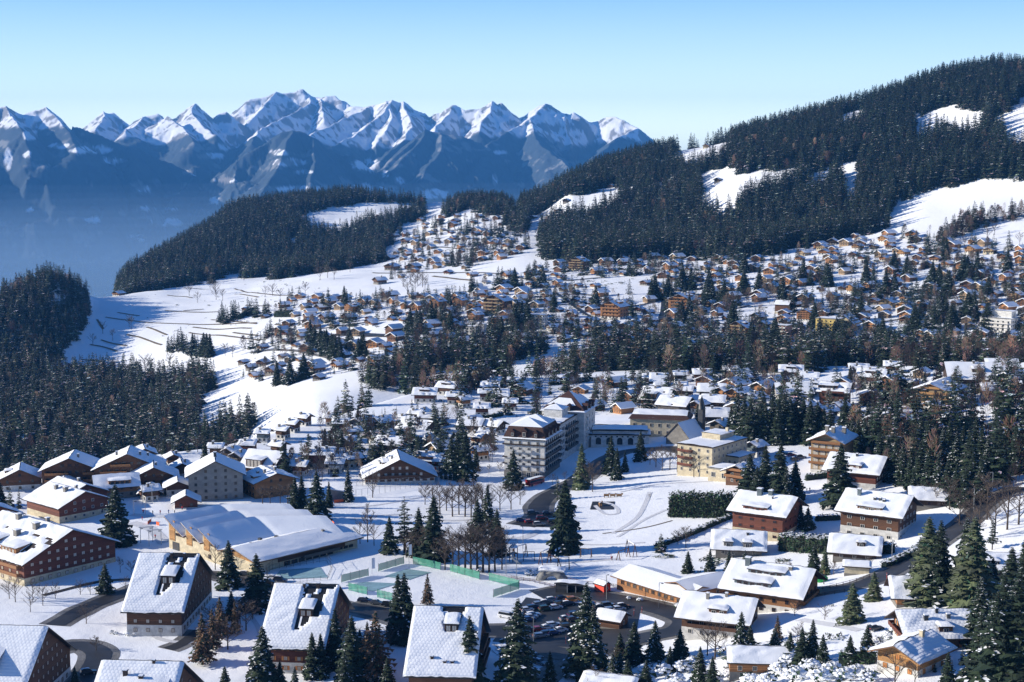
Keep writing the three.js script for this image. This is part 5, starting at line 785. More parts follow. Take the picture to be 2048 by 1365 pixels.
  grid(R, 1, 7, 5, 21, 9.42, 2.8, 2.85, 1.2, 1.9, { plain: true, off: 12 }); grid(R, 1, 6, 5, 15, 7.06, 2.8, 3, 1.1, 1.7, { plain: true, off: 32.5 }); grid(R, 1, 6, 4, 18, 7.06, 4.8, 3.3, 1.3, 2.1, { plain: true, off: 50.5 }); grid(R, 1, 3, 5, 16, 10.56, 2.8, 3.2, 1.2, 1.7, { off: 72 });
  for (let r = 1; r < 5; r++) new Kit().box(11, 2.4 + r * 3.2, -67, 1, 1, 2.6).build('balcony', M.white, R);
}
{ // arcaded hall with a round porch
  const R = thing('arcaded_hall', 'hall', ground(1242, 893), -4 * Math.PI / 180, 'white hall with five big arched windows in the blue shade of the hotel tower'); R.userData.short = 'white arcaded hall'; R.position.z -= 8;
  new Kit().box(0, -4, 0, 28, 9.4, 15).build('wall', M.white, R); new Kit().box(0, 5.4, 0, 30, .3, 17).build('cornice', M.eave, R); new Kit().box(0, 5.7, 0, 26, 1.7, 13).build('attic', M.white, R); new Kit().box(0, 7.3, 0, 27.4, .3, 14.4).build('roof', M.eave, R);
  snowTop(R, -13.6, 13.6, -7.1, 7.1, 7.6, .5); for (const s of [-1, 1]) snowTop(R, s > 0 ? 13.2 : -15, s > 0 ? 15 : -13.2, -8.4, 8.4, 5.7, .4); snowTop(R, -15, 15, 6.7, 8.4, 5.7, .4);
  for (let i = 0; i < 5; i++) { const s = new THREE.Shape(); s.moveTo(-1.3, 0); s.lineTo(1.3, 0); s.lineTo(1.3, 2.1); s.absarc(0, 2.1, 1.3, 0, Math.PI); const g = new THREE.ExtrudeGeometry(s, { depth: .1, bevelEnabled: false, curveSegments: 8 }), h = new THREE.Shape(); h.moveTo(-1.6, -.2); h.lineTo(1.6, -.2); h.lineTo(1.6, 2.1); h.absarc(0, 2.1, 1.6, 0, Math.PI); const f = new THREE.ExtrudeGeometry(h, { depth: .06, bevelEnabled: false, curveSegments: 8 }); const w = mesh('window', f, M.frame, R); w.position.set(-10.4 + i * 5.2, .7, 7.52); const q = mesh('pane', g, M.glass, w); q.position.z = .03; }
  grid(R, 0, 10, 1, 26, 7.56, 4.3, 3, .8, .6, { plain: true });
  const porch = new THREE.CylinderGeometry(4.2, 4.2, 6, 18); porch.translate(-16, 1.6, 3); mesh('porch', porch, M.stone, R); const cap = new THREE.ConeGeometry(5.4, 2.4, 18); cap.translate(-16, 5.6, 3); mesh('porch_snow', cap, M.snow, R);
}
{ // chapel: steep roof, slim dark spire
  const r = build('chapel', 'chapel', 'small chapel with a steep smooth snow roof and a slim dark spire', 1372, 883, -38, { W: 13, L: 15, He: 3, pitch: 46, plinth: .6, wall: M.stone, base: M.stone, over: .8, gover: .5, faces: [], thick: .35, quilt: { nu: 8, nv: 8, lump: .1 }, short: 'small chapel' });
  new Kit().box(3.5, 0, -8.5, 2.6, 15, 2.6).build('spire_shaft', M.slate, r); const g = new THREE.ConeGeometry(2, 7, 4); g.rotateY(Math.PI / 4); g.translate(3.5, 18.4, -8.5); mesh('spire', g, M.slate, r);
}
{ // sports hall: three sheds with bent ridges, and a low gabled front
  const A = ground(338, 1097), B = ground(482, 1142), th = Math.atan2(-(B.z - A.z), B.x - A.x), len = Math.hypot(B.x - A.x, B.z - A.z), R = thing('sports_hall', 'sports hall', A, th, 'big cream sports hall whose snow roof steps down in three bent sawtooth sheds'); R.userData.short = 'big sports hall';
  const s = len / 45, line = (x, y, i = 0) => [[x, y, 1.5 - i], [x, y, -23], [x + 18, y, -42 + i]], roofs = [], w = 11 * s;
  for (let k = 0; k < 3; k++) {
    const x = k * w, hi = 12 - k * .5, lo = 6.4 - k * .5, a = line(x - .8, hi), b = line(x + w + .3, lo), W = new Kit();
    W.solid([[x, -4, 0], [x + w, -4, 0], [x + w, -4, -23], [x, -4, -23]], [[x, hi - .4, 0], [x + w, lo - .4, 0], [x + w, lo - .4, -23], [x, hi - .4, -23]]); W.solid([[x, -4, -23], [x + w, -4, -23], [x + w + 17, -4, -41], [x + 17, -4, -41]], [[x, hi - .4, -23], [x + w, lo - .4, -23], [x + w + 17, lo - .4, -41], [x + 17, hi - .4, -41]]);
    W.build('shed_wall', M.cream, R); const c = new Kit(); for (let j = 0; j < 2; j++) c.slab([a[j], b[j], b[j + 1], a[j + 1]], .35); c.build('shed_roof', M.eaveLight, R);
    const l = []; for (let j = 0; j < 2; j++) snowQuilt(l, [a[j][0], a[j][1] + .05, a[j][2]], [a[j + 1][0], a[j + 1][1] + .05, a[j + 1][2]], [b[j + 1][0], b[j + 1][1] + .05, b[j + 1][2]], [b[j][0], b[j][1] + .05, b[j][2]], .5, { nu: 12, nv: 10, lump: .15 }); mesh('roof_snow', mergeGeometries(l), M.snow, R);
    new Kit().box(x + 2.4, 3.4, .1, 3.4, hi - 4.6, .2).build('timber_panel', M.amber, R); for (let i = 0; i < 3; i++) windowOn(R, 0, x + 5.4 + i * 1.9, 5.6, .16, 1.3, 1, { pane: M.glass, frame: M.brown }); if (k !== 1) windowOn(R, 0, x + 4, .8, .16, 1.4, 1.6, { pane: M.glass, frame: M.brown });
  }
  new Kit().box(4.5, 0, .1, 4, 3, .25).build('gate', M.metal, R);
  const x0 = 3 * w + .3, x2 = len + 9, xm = x0 + (x2 - x0) * .42, z1 = -46, F = new Kit(); F.solid([[x0, -4, 0], [x2 - 1.5, -4, 0], [x2 - 1.5, -4, z1], [x0, -4, z1]], [[x0, 5, 0], [x2 - 1.5, 4.2, 0], [x2 - 1.5, 4.2, z1], [x0, 5, z1]]); F.build('front_wall', M.cream, R);
  const G = new Kit(); G.slab([[x0 - .5, 5.2, 1.6], [xm, 7.6, 1.6], [xm, 7.6, z1], [x0 - .5, 5.2, z1]], .3).slab([[xm, 7.6, 1.6], [x2 + 1, 4.8, 1.6], [x2 + 1, 4.8, z1 - 1], [xm, 7.6, z1 - 1]], .3).build('front_roof', M.eaveLight, R); new Kit().solid([[x0, 4.9, .2], [x2 - 1.5, 4.1, .2], [x2 - 1.5, 4.1, -.1], [x0, 4.9, -.1]], [[x0, 5, .2], [xm + .01, 7.3, .2], [xm + .01, 7.3, -.1], [x0, 5, -.1]]).build('front_gable', M.amber, R);
  const l = []; snowQuilt(l, [xm, 7.65, 1.5], [xm, 7.65, z1], [x0 - .4, 5.3, z1], [x0 - .4, 5.3, 1.5], .45); snowQuilt(l, [xm, 7.65, 1.5], [xm, 7.65, z1 - 1], [x2 + .9, 4.9, z1 - 1], [x2 + .9, 4.9, 1.5], .45, { nu: 18, nv: 10 }); mesh('front_roof_snow', mergeGeometries(l), M.snow, R);
  grid(R, 0, 3, 1, 8, .12, 1, 3, 1.4, 1.2, { pane: M.blind, off: x0 + 4.5 }); const X = x2 - 1.5;
  new Kit().box(X + .1, 2.4, -25, .25, 1.9, 30).build('timber_band', M.brown, R); new Kit().box(X + 1.2, 2.2, -28, 2.2, .2, 16).box(X + 2.2, 2.4, -28, .1, .9, 16).build('balcony', M.grey, R);
  for (let i = 0; i < 7; i++) windowOn(R, 1, 14 + i * 3.2, .1, X + .08, 2.6, 2, { pane: M.glass, frame: M.brown }); for (let i = 0; i < 3; i++) windowOn(R, 1, 38 + i * 2.4, 1.6, X + .08, 2, 1, { pane: M.glass, frame: M.brown });
  for (const [u, v] of [[2, -8], [5, -14], [3.4, -20]]) new Kit().box(xm - u, 6.6, v, 1.4, 1, 1).build('roof_vent', M.metal, R); new Kit().box(xm + 3, 6.4, -36, 1, 1.6, 1).build('chimney', M.stone, R);
}

// ---------------------------------------------------------------- roads, paths, banks: sheets laid on the snow
function ribbon(name, pts, wide, m, lift, props, world) {
  if (name === 'road') ribbon('verge', pts, wide + 4.5, M.slush, .05);
  const P = pts.map(([x, y]) => world ? V(x, 0, y) : ground(x, y)), curve = new THREE.CatmullRomCurve3(P.map((p) => V(p.x, 0, p.z)), false, 'centripetal'), n = Math.max(2, Math.ceil(curve.getLength() / 3)), pos = [], uv = [], idx = [], across = Math.max(1, Math.round(wide / 2));
  for (let i = 0; i <= n; i++) { const c = curve.getPoint(i / n), t = curve.getTangent(i / n), w = typeof wide === 'number' ? wide : wide; for (let j = 0; j <= across; j++) { const s = (j / across - .5) * w * (1 + .12 * (noise(i * .4, 3) - .5)), x = c.x - t.z * s, z = c.z + t.x * s; pos.push(x, H(x, z) + lift, z); uv.push(x, z); } }
  for (let i = 0; i < n; i++) for (let j = 0; j < across; j++) { const o = i * (across + 1) + j; idx.push(o, o + 1, o + across + 1, o + 1, o + across + 2, o + across + 1); }
  return mesh(name, geometry(pos, null, uv, idx), m, scene, { kind: 'structure', ...props });
}
function patch(name, q, m, lift, props = { kind: 'structure' }, n = 16) {
  const P = q.map(([x, y]) => ground(x, y)), pos = [], uv = [], idx = [];
  for (let j = 0; j <= n; j++) for (let i = 0; i <= n; i++) { const p = P[0].clone().lerp(P[1], i / n).lerp(P[3].clone().lerp(P[2], i / n), j / n); pos.push(p.x, H(p.x, p.z) + lift, p.z); uv.push(p.x, p.z); }
  for (let j = 0; j < n; j++) for (let i = 0; i < n; i++) { const o = j * (n + 1) + i; idx.push(o, o + n + 1, o + 1, o + 1, o + n + 1, o + n + 2); }
  return mesh(name, geometry(pos, null, uv, idx), m, scene, props);
}
patch('car_park', [[1052, 1196], [1282, 1214], [1268, 1296], [985, 1284]], M.asphalt, .10);
ribbon('road', [[690, 1214], [745, 1224], [830, 1248], [930, 1262], [1010, 1262]], 9, M.asphalt, .12);
ribbon('road', [[1075, 1192], [1130, 1182], [1190, 1192], [1260, 1206], [1330, 1222], [1372, 1240], [1352, 1262], [1290, 1276], [1210, 1300], [1150, 1312], [1050, 1292]], 8.5, M.asphalt, .14);
ribbon('road', [[1372, 1240], [1420, 1240], [1500, 1216], [1580, 1198], [1630, 1186], [1715, 1172], [1771, 1151], [1835, 1114], [1889, 1077], [1942, 1037], [1985, 1000], [2040, 975]], 8, M.asphalt, .12);
ribbon('road', [[1010, 1420], [1080, 1362], [1140, 1325], [1190, 1304]], 6, M.asphalt, .13);
ribbon('road', [[108, 1252], [160, 1222], [212, 1200], [262, 1182], [330, 1158], [410, 1150], [500, 1168], [560, 1180], [640, 1202], [690, 1214]], 6.5, M.asphalt, .12);
ribbon('road', [[40, 1330], [110, 1300], [165, 1292], [196, 1306], [186, 1336], [150, 1372]], 7, M.asphalt, .12);
ribbon('road', [[400, 1262], [360, 1290], [335, 1300]], 4, M.asphalt, .12);
ribbon('road', [[1040, 1052], [1075, 1035], [1078, 1012], [1100, 990], [1130, 975], [1160, 960], [1190, 938], [1250, 905], [1330, 898], [1380, 905]], 8, M.asphalt, .12);
patch('car_park', [[1062, 1024], [1128, 1024], [1130, 1056], [1040, 1054]], M.asphalt, .1);
patch('car_park', [[1185, 1004], [1230, 1004], [1228, 1020], [1180, 1020]], M.asphalt, .1);
ribbon('road', [[785, 672], [745, 671], [703, 669], [674, 670], [657, 675], [665, 679], [681, 683], [705, 692], [728, 707], [757, 722]], 7, M.asphalt, .5);
ribbon('road', [[785, 672], [850, 668], [930, 672], [1000, 676], [1100, 678]], 6, M.asphalt, .5);
ribbon('lane', [[1334, 590], [1329, 605], [1327, 625], [1320, 640], [1310, 648]], 6, M.asphalt, .6);
ribbon('lane', [[1112, 588], [1135, 603], [1159, 621], [1172, 630], [1200, 640]], 4, M.asphalt, .6);
ribbon('lane', [[1205, 600], [1170, 590], [1120, 590]], 3, M.bank, .6); ribbon('lane', [[1500, 612], [1450, 622], [1420, 628]], 4, M.asphalt, .6); ribbon('lane', [[865, 553], [900, 557], [945, 562]], 5, M.bank, .6);
ribbon('lane', [[690, 928], [745, 930], [790, 948], [862, 952], [905, 945], [930, 930]], 8, M.asphalt, .12);
ribbon('path', [[1100, 1148], [1060, 1160], [1000, 1152], [930, 1140]], 3, M.path, .1); ribbon('path', [[85, 1192], [190, 1166], [262, 1160]], 2.5, M.asphalt, .11);
ribbon('path', [[1190, 1012], [1215, 1030], [1235, 1028], [1228, 1012], [1205, 1004]], 1.6, M.path, .1); ribbon('path', [[1205, 1068], [1290, 1056], [1345, 1042]], 1, M.bank, .08); ribbon('path', [[1225, 1068], [1270, 1040], [1290, 1010], [1300, 985]], 2, M.path, .08);
for (const t of ['910,385 980,392 1050,400', '1000,345 1140,352', '1030,590 1200,605 1420,632', '575,505 740,527 950,541 1180,545 1400,536', '800,560 910,602', '690,600 780,622 880,657', '490,655 560,668 640,692', '440,735 560,747', '360,768 490,778', '550,630 690,662', '1270,590 1410,606', '900,470 1190,476', '1280,350 1420,376 1600,386', '1340,440 1480,446', '1050,560 1370,566', '1090,325 1180,325', '1280,380 1410,396', '528,518 562,570', '1150,520 1200,522 1400,542', '640,480 700,490 760,498', '1500,545 1600,555', '1000,470 1110,462'])
  ribbon('grass_bank', t.split(' ').map((w) => w.split(',').map((v, i) => +v / 2.73 + (i ? 450 : 0))), 2.8, M.bank, .5);
for (let k = 0; k < 4; k++) ribbon('terrace_wall', [[812 + k * 4, 606 + k * 4], [835, 609 + k * 4], [865 - k * 3, 606 + k * 4]], 3.2, M.bank, 1);

// ---------------------------------------------------------------- tennis court and its green screens, ball cage
patch('court_ice', [[731, 1165], [796, 1168], [745, 1184], [690, 1172]], M.ice, .12); patch('court_ice', [[814, 1139], [862, 1146], [818, 1161], [768, 1154]], M.ice, .12); patch('court_ice', [[560, 1142], [640, 1136], [655, 1156], [545, 1160]], M.ice, .12);
const FENCE = 'green windscreens round the snowy tennis court';
for (const [a, b, label] of [[[683, 1166], [737, 1153], 'green windscreen on the left short side of the tennis court, nearer piece'], [[757, 1144], [808, 1129], 'green windscreen on the left short side of the tennis court, farther piece'], [[826, 1129], [881, 1141], 'green windscreen along the far side of the tennis court, leftmost piece'], [[900, 1144], [959, 1160], 'green windscreen along the far side of the tennis court, middle piece'], [[978, 1162], [1038, 1177], 'green windscreen along the far side of the tennis court, rightmost piece'], [[987, 1196], [1038, 1180], 'green windscreen on the right short side of the tennis court near the car park'], [[697, 1182], [734, 1191], 'green windscreen along the near side of the tennis court, left of the gap'], [[754, 1196], [785, 1203], 'green windscreen along the near side of the tennis court, right of the gap']]) {
  const A = ground(...a), B = ground(...b), L = A.distanceTo(B), mid = A.clone().add(B).multiplyScalar(.5), o = thing('court_screen', 'fence', mid, -Math.atan2(B.z - A.z, B.x - A.x), label, FENCE), dy = B.y - A.y;
  const pos = [], idx = [], n = 12; for (let i = 0; i <= n; i++) for (let j = 0; j <= 2; j++) pos.push((i / n - .5) * L, .2 + j * 1.25 + dy * (i / n - .5) + .05 * Math.sin(i * 2.1) * (j === 2), .12 * Math.sin(i * 1.7 + j)); for (let i = 0; i < n; i++) for (let j = 0; j < 2; j++) { const k = i * 3 + j; idx.push(k, k + 3, k + 1, k + 1, k + 3, k + 4); }
  mesh('net', geometry(pos, null, null, idx), M.net, o); for (let i = 0; i <= Math.round(L / 4); i++) new Kit().box((i / Math.round(L / 4) - .5) * L, -.4 + dy * (i / Math.round(L / 4) - .5), -.1, .1, 3.3, .1).build('post', M.metal, o);
}
{ // ball cage beside the hall: posts and two rails
  const q = [[536, 1162], [532, 1150], [545, 1140], [600, 1132], [652, 1124], [664, 1140], [655, 1160], [600, 1166], [560, 1166]], P = q.map((p) => ground(...p)), o = thing('ball_cage', 'fence', P[0], 0, 'dark metal cage fence with a curved corner round the small ball court');
  for (let i = 0; i < P.length - 1; i++) { const A = P[i].clone().sub(P[0]), B = P[i + 1].clone().sub(P[0]), n = Math.round(A.distanceTo(B) / 2.5); for (let k = 0; k < n; k++) { const c = A.clone().lerp(B, k / n); new Kit().box(c.x, c.y - .3, c.z, .08, i > 4 ? 1.8 : 3.6, .08).build('post', M.metal, o); } for (const h of i > 4 ? [.4, 1.4] : [.5, 1.9, 3.2]) new Kit().bar([A.x, A.y + h, A.z], [B.x, B.y + h, B.z], .06).build('rail', M.metal, o); }
}
for (const [x, y, label] of [[818, 1137, 'white banner flag on the taller pole at the far tennis court corner'], [744, 1152, 'white feather banner beside the green windscreens left of the court']]) { const o = thing('banner', 'flag', ground(x, y), .4, label); new Kit().box(0, -.3, 0, .12, x > 800 ? 8.6 : 6.2, .12).build('pole', M.steel, o); new Kit().box(.55, x > 800 ? 4.6 : 2.4, 0, .95, 3.7, .04).build('cloth', M.flag, o); }

// ---------------------------------------------------------------- bus shelter, boulder arch, playground, ski field
{
  const o = thing('bus_shelter', 'bus shelter', ground(1142, 1184), -16 * Math.PI / 180, 'dark open-fronted bus shelter with flat white roof at the car park edge');
  new Kit().box(0, -.5, -1.8, 9.4, 3.3, .2).build('back_wall', M.slate, o); for (const s of [-1, 1]) new Kit().box(s * 4.6, -.5, 0, .2, 3.3, 3.6).build('side_wall', M.slate, o); new Kit().box(-2.8, -.5, 1.7, 3.6, 3.3, .15).build('front_panel', M.slate, o); for (const x of [-.8, 2]) new Kit().box(x, -.5, 1.7, .25, 3.3, .25).build('post', M.steel, o);
  new Kit().box(0, 2.8, 0, 10.2, .25, 4.6).build('roof', M.metal, o); snowTop(o, -5, 5, -2.2, 2.2, 3.05, .45); new Kit().box(0, .3, -1.2, 7, .1, .6).build('bench', M.grey, o);
}
{ // boulder arch with a snow cap
  const o = thing('boulder_arch', 'sculpture', ground(1103, 1160), -.2, 'grey boulder-like climbing arch with snow on top behind the bus shelter'), g = new THREE.TorusGeometry(2.6, 1.35, 10, 22, Math.PI), p = g.attributes.position; for (let i = 0; i < p.count; i++) { const n = fbm(p.getX(i) * .9, p.getY(i) * .9 + p.getZ(i), 3) * .7; p.setXYZ(i, p.getX(i) * 1.35 + n, p.getY(i) + n - .2, p.getZ(i) * 1.2 + n); } g.computeVertexNormals(); mesh('rock', g, M.boulder, o);
  const l = []; snowQuilt(l, [-4.6, 3.6, -1.3], [4.6, 3.6, -1.3], [4.4, 3.3, 1.3], [-4.4, 3.3, 1.3], .7, { nu: 10, nv: 6 }); mesh('snow_cap', mergeGeometries(l), M.snow, o);
}
const PLAY = 'timber frames of the snowy playground';
[[1058, 1122, 'tall tangled timber climbing frame left of the big single spruce'], [1090, 1126, 'swing frame just left below the big single spruce'], [1108, 1132, 'A-shaped swing frame below the big single spruce'], [1127, 1140, 'tall swing frame of two trestles below the big spruce'], [1247, 1118, 'slatted timber tower at the right end of the playground'], [1262, 1110, 'small trestle swing at the right end of the playground'], [1172, 1116, 'row of slim timber posts right of the big single spruce'], [1040, 1116, 'small timber climbing posts beside the slide tower']].forEach(([x, y, label], i) => {
  const o = thing('play_frame', 'climbing frame', ground(x, y), i, label, PLAY), w = 2 + (i % 3), h = 3.2 + (i % 2) * 1.2; for (const s of [-1, 1]) for (const k of [-1, 1]) new Kit().bar([s * w, -.4, k * .9], [s * w * .94, h, 0], .2).build('leg', M.brown, o); new Kit().bar([-w, h, 0], [w, h, 0], .18).build('beam', M.brown, o); for (const s of [-.4, .4]) new Kit().bar([s * w, h, 0], [s * w, .8, 0], .05).build('rope', M.metal, o); if (i % 2) new Kit().box(0, h, 0, w * 1.6, .2, .3).build('snow', M.snow, o);
});
{ const o = thing('slide_tower', 'slide', ground(1027, 1124), .6, 'slide tower with a curved steel tube slide left of the playground'); for (const [x, z] of [[-1, -1], [1, -1], [1, 1], [-1, 1]]) new Kit().box(x, -.4, z, .2, 5.6, .2).build('post', M.brown, o); new Kit().box(0, 3, 0, 2.2, .2, 2.2).build('platform', M.brown, o); const g = new THREE.TubeGeometry(new THREE.CatmullRomCurve3([V(-.6, 3.4, .8), V(-2, 2.8, 2), V(-1.6, 1.6, 3.2), V(-.4, .7, 3.4), V(.2, .2, 4.4)]), 20, .55, 8); mesh('tube', g, M.steel, o); const r = new THREE.ConeGeometry(2, 1.6, 4); r.translate(0, 6, 0); mesh('roof', r, M.snow, o); }
function person(px, py, turn, top, legs, label, group) {
  const o = thing('person', 'person', ground(px, py), turn, label, group), mc = new MarchingCubes(26, M.metal, false, false, 20000), N = 26, J = { hip: V(0, .92, 0), chest: V(0, 1.32, 0), neck: V(0, 1.5, 0), head: V(0, 1.66, .02), kl: V(-.11, .5, .06), kr: V(.12, .5, -.02), fl: V(-.13, .06, .02), fr: V(.16, .06, -.05), sl: V(-.2, 1.42, 0), sr: V(.2, 1.42, 0), el: V(-.3, 1.14, .04), er: V(.3, 1.15, .02), hl: V(-.28, .92, .16), hr: V(.3, .92, .14) };
  const bones = [['hip', 'chest', .15, .17], ['chest', 'neck', .16, .07], ['neck', 'head', .07, .115], ['hip', 'kl', .11, .075], ['kl', 'fl', .075, .05], ['hip', 'kr', .11, .075], ['kr', 'fr', .075, .05], ['sl', 'el', .07, .055], ['el', 'hl', .055, .045], ['sr', 'er', .07, .055], ['er', 'hr', .055, .045], ['sl', 'sr', .075, .075]];
  mc.isolation = 0; const q = V(0, 0, 0);
  for (let z = 0; z < N; z++) for (let y = 0; y < N; y++) for (let x = 0; x < N; x++) {
    q.set((x / N - .5) * 1.9, y / N * 1.9 - .03, (z / N - .5) * 1.9); let s = 0;
    for (const [a, b, r0, r1] of bones) { const A = J[a], B = J[b], d = B.clone().sub(A), t = clamp(q.clone().sub(A).dot(d) / d.lengthSq(), 0, 1); s += Math.exp(-(q.distanceTo(A.clone().addScaledVector(d, t)) - lerp(r0, r1, t)) * 26); }
    mc.field[x + y * N + z * N * N] = Math.log(Math.max(s, 1e-9)) / 26;
  }
  mc.update(); const p = [], c = []; for (let i = 0; i < mc.count; i++) { const X = mc.positionArray[i * 3] * .95, Y = (mc.positionArray[i * 3 + 1] + 1) * .95 - .03, Z = mc.positionArray[i * 3 + 2] * .95; p.push(X, Y, Z); c.push(...(Y > 1.56 ? [.25, .16, .12] : Y > .86 ? top : legs)); }
  mesh('body', geometry(p, c), personM, o); return o;
}
const personM = std('clothing', [1, 1, 1], { vertexColors: true });
const SKI = 'people on the beginners ski field';
const ski = [[286, 1028, [.5, .04, .05], 'red jacket, leftmost on the ski field near the lift'], [305, 1030, [.05, .05, .06], 'dark clothes standing alone in the middle of the ski field'], [320, 1029, [.4, .08, .1], 'reddish jacket, middle of the line across the ski field'], [337, 1028, [.05, .12, .35], 'blue jacket beside a child on the ski field'], [349, 1029, [.06, .06, .07], 'dark clothes right of the blue-jacketed skier'], [364, 1021, [.6, .05, .05], 'bright red suit in front of the dark red ski hut'], [284, 1042, [.45, .05, .06], 'red jacket below the drag lift start'], [310, 1078, [.55, .06, .05], 'red jacket by the lift frames near the hall'], [1614, 985, [.05, .07, .12], 'dark blue clothes, left of two walkers behind the big spruce'], [1620, 984, [.1, .12, .2], 'grey blue clothes, right of two walkers behind the big spruce'], [1224, 1122, [.2, .04, .05], 'dark red clothes on the path through the playground'], [1648, 1170, [.05, .05, .06], 'dark clothes by the fence next to the green snow toy']];
ski.forEach(([x, y, c, label], i) => person(x, y, i * 1.3, c, [.03, .035, .05], label, i < 8 ? SKI : undefined));
const LIFT = 'steel frames of the little drag lift';
[[293, 1086, 'drag lift frame nearest the sports hall'], [310, 1092, 'drag lift portal frame right of the nearest lift frame'], [279, 1030, 'slim drag lift mast at the far end of the ski field']].forEach(([x, y, label], i) => { const o = thing('lift_frame', 'ski lift', ground(x, y), .3, label, LIFT); for (const s of [-1, 1]) new Kit().box(s * 2.2, -.3, 0, .22, 6.2, .22).build('post', M.steel, o); new Kit().box(0, 5.8, 0, 5.4, .22, .22).build('crossbar', M.steel, o); for (const s of [-1, 1]) { const g = new THREE.CylinderGeometry(.5, .5, .12, 12); g.translate(s * 1.6, 5.4, 0); mesh('wheel', g, M.metal, o); } });
[[295, 1050, 302, 1044, 'red padded mat beside the ski lift track'], [312, 1050, 318, 1052, 'short orange net below the ski lift track'], [370, 1033, 380, 1032, 'short orange barrier left of the sports hall roof'], [652, 1037, 668, 1052, 'orange safety net right of the sports hall roof'], [668, 1007, 688, 1005, 'orange safety net at the foot of the concrete wall by the ball field']].forEach(([x, y, u, v, label]) => { const A = ground(x, y), B = ground(u, v), o = thing('safety_net', 'net', A, 0, label); const k = new Kit(); k.solid([[0, 0, 0], [B.x - A.x, B.y - A.y, B.z - A.z], [B.x - A.x, B.y - A.y, B.z - A.z - .06], [0, 0, -.06]], [[0, 1.3, 0], [B.x - A.x, B.y - A.y + 1.3, B.z - A.z], [B.x - A.x, B.y - A.y + 1.3, B.z - A.z - .06], [0, 1.3, -.06]]).build('net', M.orangeNet, o); for (const f of [0, .5, 1]) new Kit().box((B.x - A.x) * f, -.3 + (B.y - A.y) * f, (B.z - A.z) * f, .08, 1.8, .08).build('post', M.metal, o); });

// ---------------------------------------------------------------- cars: one of each body, then copies
function carProto(kind) {
  const o = new THREE.Group(), [L, h, hood, rear, van] = { hatch: [4.1, 1.5, 1.25, .35], suv: [4.6, 1.72, 1.3, .15], estate: [4.7, 1.48, 1.4, .2], van: [4.9, 1.95, .75, .08, 1] }[kind], x = L / 2, belt = van ? 1.05 : .92;
  const s = new THREE.Shape(); s.moveTo(-x, .34); s.lineTo(-x, belt - .08); s.lineTo(-x + .12, belt); s.lineTo(x - hood, belt); s.lineTo(x - .18, belt - .18); s.lineTo(x, belt - .36); s.lineTo(x, .32);
  for (const c of [L * .31, -L * .3]) { s.lineTo(c + .4, .32); s.absarc(c, .34, .4, 0, Math.PI, false); s.lineTo(c - .4, .32); } s.closePath();
  const g = new THREE.ExtrudeGeometry(s, { depth: 1.56, bevelEnabled: true, bevelSize: .07, bevelThickness: .09, bevelSegments: 2, curveSegments: 6 }); g.translate(0, 0, -.78); const body = mesh('body', g, paint.white, o);
  const cab = (i, y0, y1, a0, a1, b0, b1) => new Kit().solid([[a0, y0, .84 - i], [a1, y0, .84 - i], [a1, y0, -.84 + i], [a0, y0, -.84 + i]], [[b0, y1, .68 - i], [b1, y1, .68 - i], [b1, y1, -.68 + i], [b0, y1, -.68 + i]]);
  cab(0, belt, h - .05, -x + .1, x - hood + .1, -x + rear + .2, x - hood - (van ? .35 : .65)).build('windows', M.glass, o); cab(-.01, h - .07, h, -x + rear + .12, x - hood - (van ? .3 : .55), -x + rear + .3, x - hood - (van ? .45 : .75)).build('roof', paint.white, o);
  for (const c of [L * .31, -L * .3]) for (const z of [-.76, .76]) { const w = new THREE.CylinderGeometry(.33, .33, .22, 14); w.rotateX(Math.PI / 2); const t = mesh('wheel', w, M.tyre, o); t.position.set(c, .33, z); const r = new THREE.CylinderGeometry(.2, .2, .24, 10); r.rotateX(Math.PI / 2); mesh('rim', r, M.rim, t); }
  for (const z of [-.6, .6]) { new Kit().box(x + .04, .58, z, .08, .16, .36).build('headlight', M.lampWhite, o); new Kit().box(-x - .04, .7, z, .08, .22, .28).build('tail_light', M.lampRed, o); }
  const l = []; snowQuilt(l, [-x + rear + .3, h, .6], [x - hood - .8, h, .6], [x - hood - .8, h, -.6], [-x + rear + .3, h, -.6], .16, { nu: 4, nv: 4 }); mesh('snow', mergeGeometries(l), M.snow, o); return o;
}
const carKinds = {};
function car(kind, color, px, py, turn, label, snowOn, group) {
  const base = carKinds[kind] ??= carProto(kind), o = base.clone(); o.name = numbered({ hatch: 'hatchback_car', suv: 'sport_utility_car', estate: 'estate_car', van: 'van' }[kind]); o.position.copy(ground(px, py)).y += .12; o.rotation.y = turn * Math.PI / 180; o.userData = { category: kind === 'van' ? 'van' : 'car', ...(label ? { label } : {}), ...(group ? { group } : {}) };
  for (const c of [...o.children]) { if (c.name === 'body' || c.name === 'roof') c.material = paint[color]; if (c.name === 'snow' && !snowOn) o.remove(c); } scene.add(o);
  if (!label) things.push({ root: o, desc: (snowOn ? 'snow-topped ' : '') + color + ' ' + { hatch: 'hatchback', suv: 'off-road car', estate: 'estate car', van: 'van' }[kind], many: group }); return o;
}
landmark('car park middle', 1110, 1225); landmark('brown car park shed', 1224, 1245); landmark('bus shelter', 1142, 1178); landmark('tennis court', 870, 1170); landmark('big single spruce', 1130, 1090);
const LOT = 'cars in the car park';
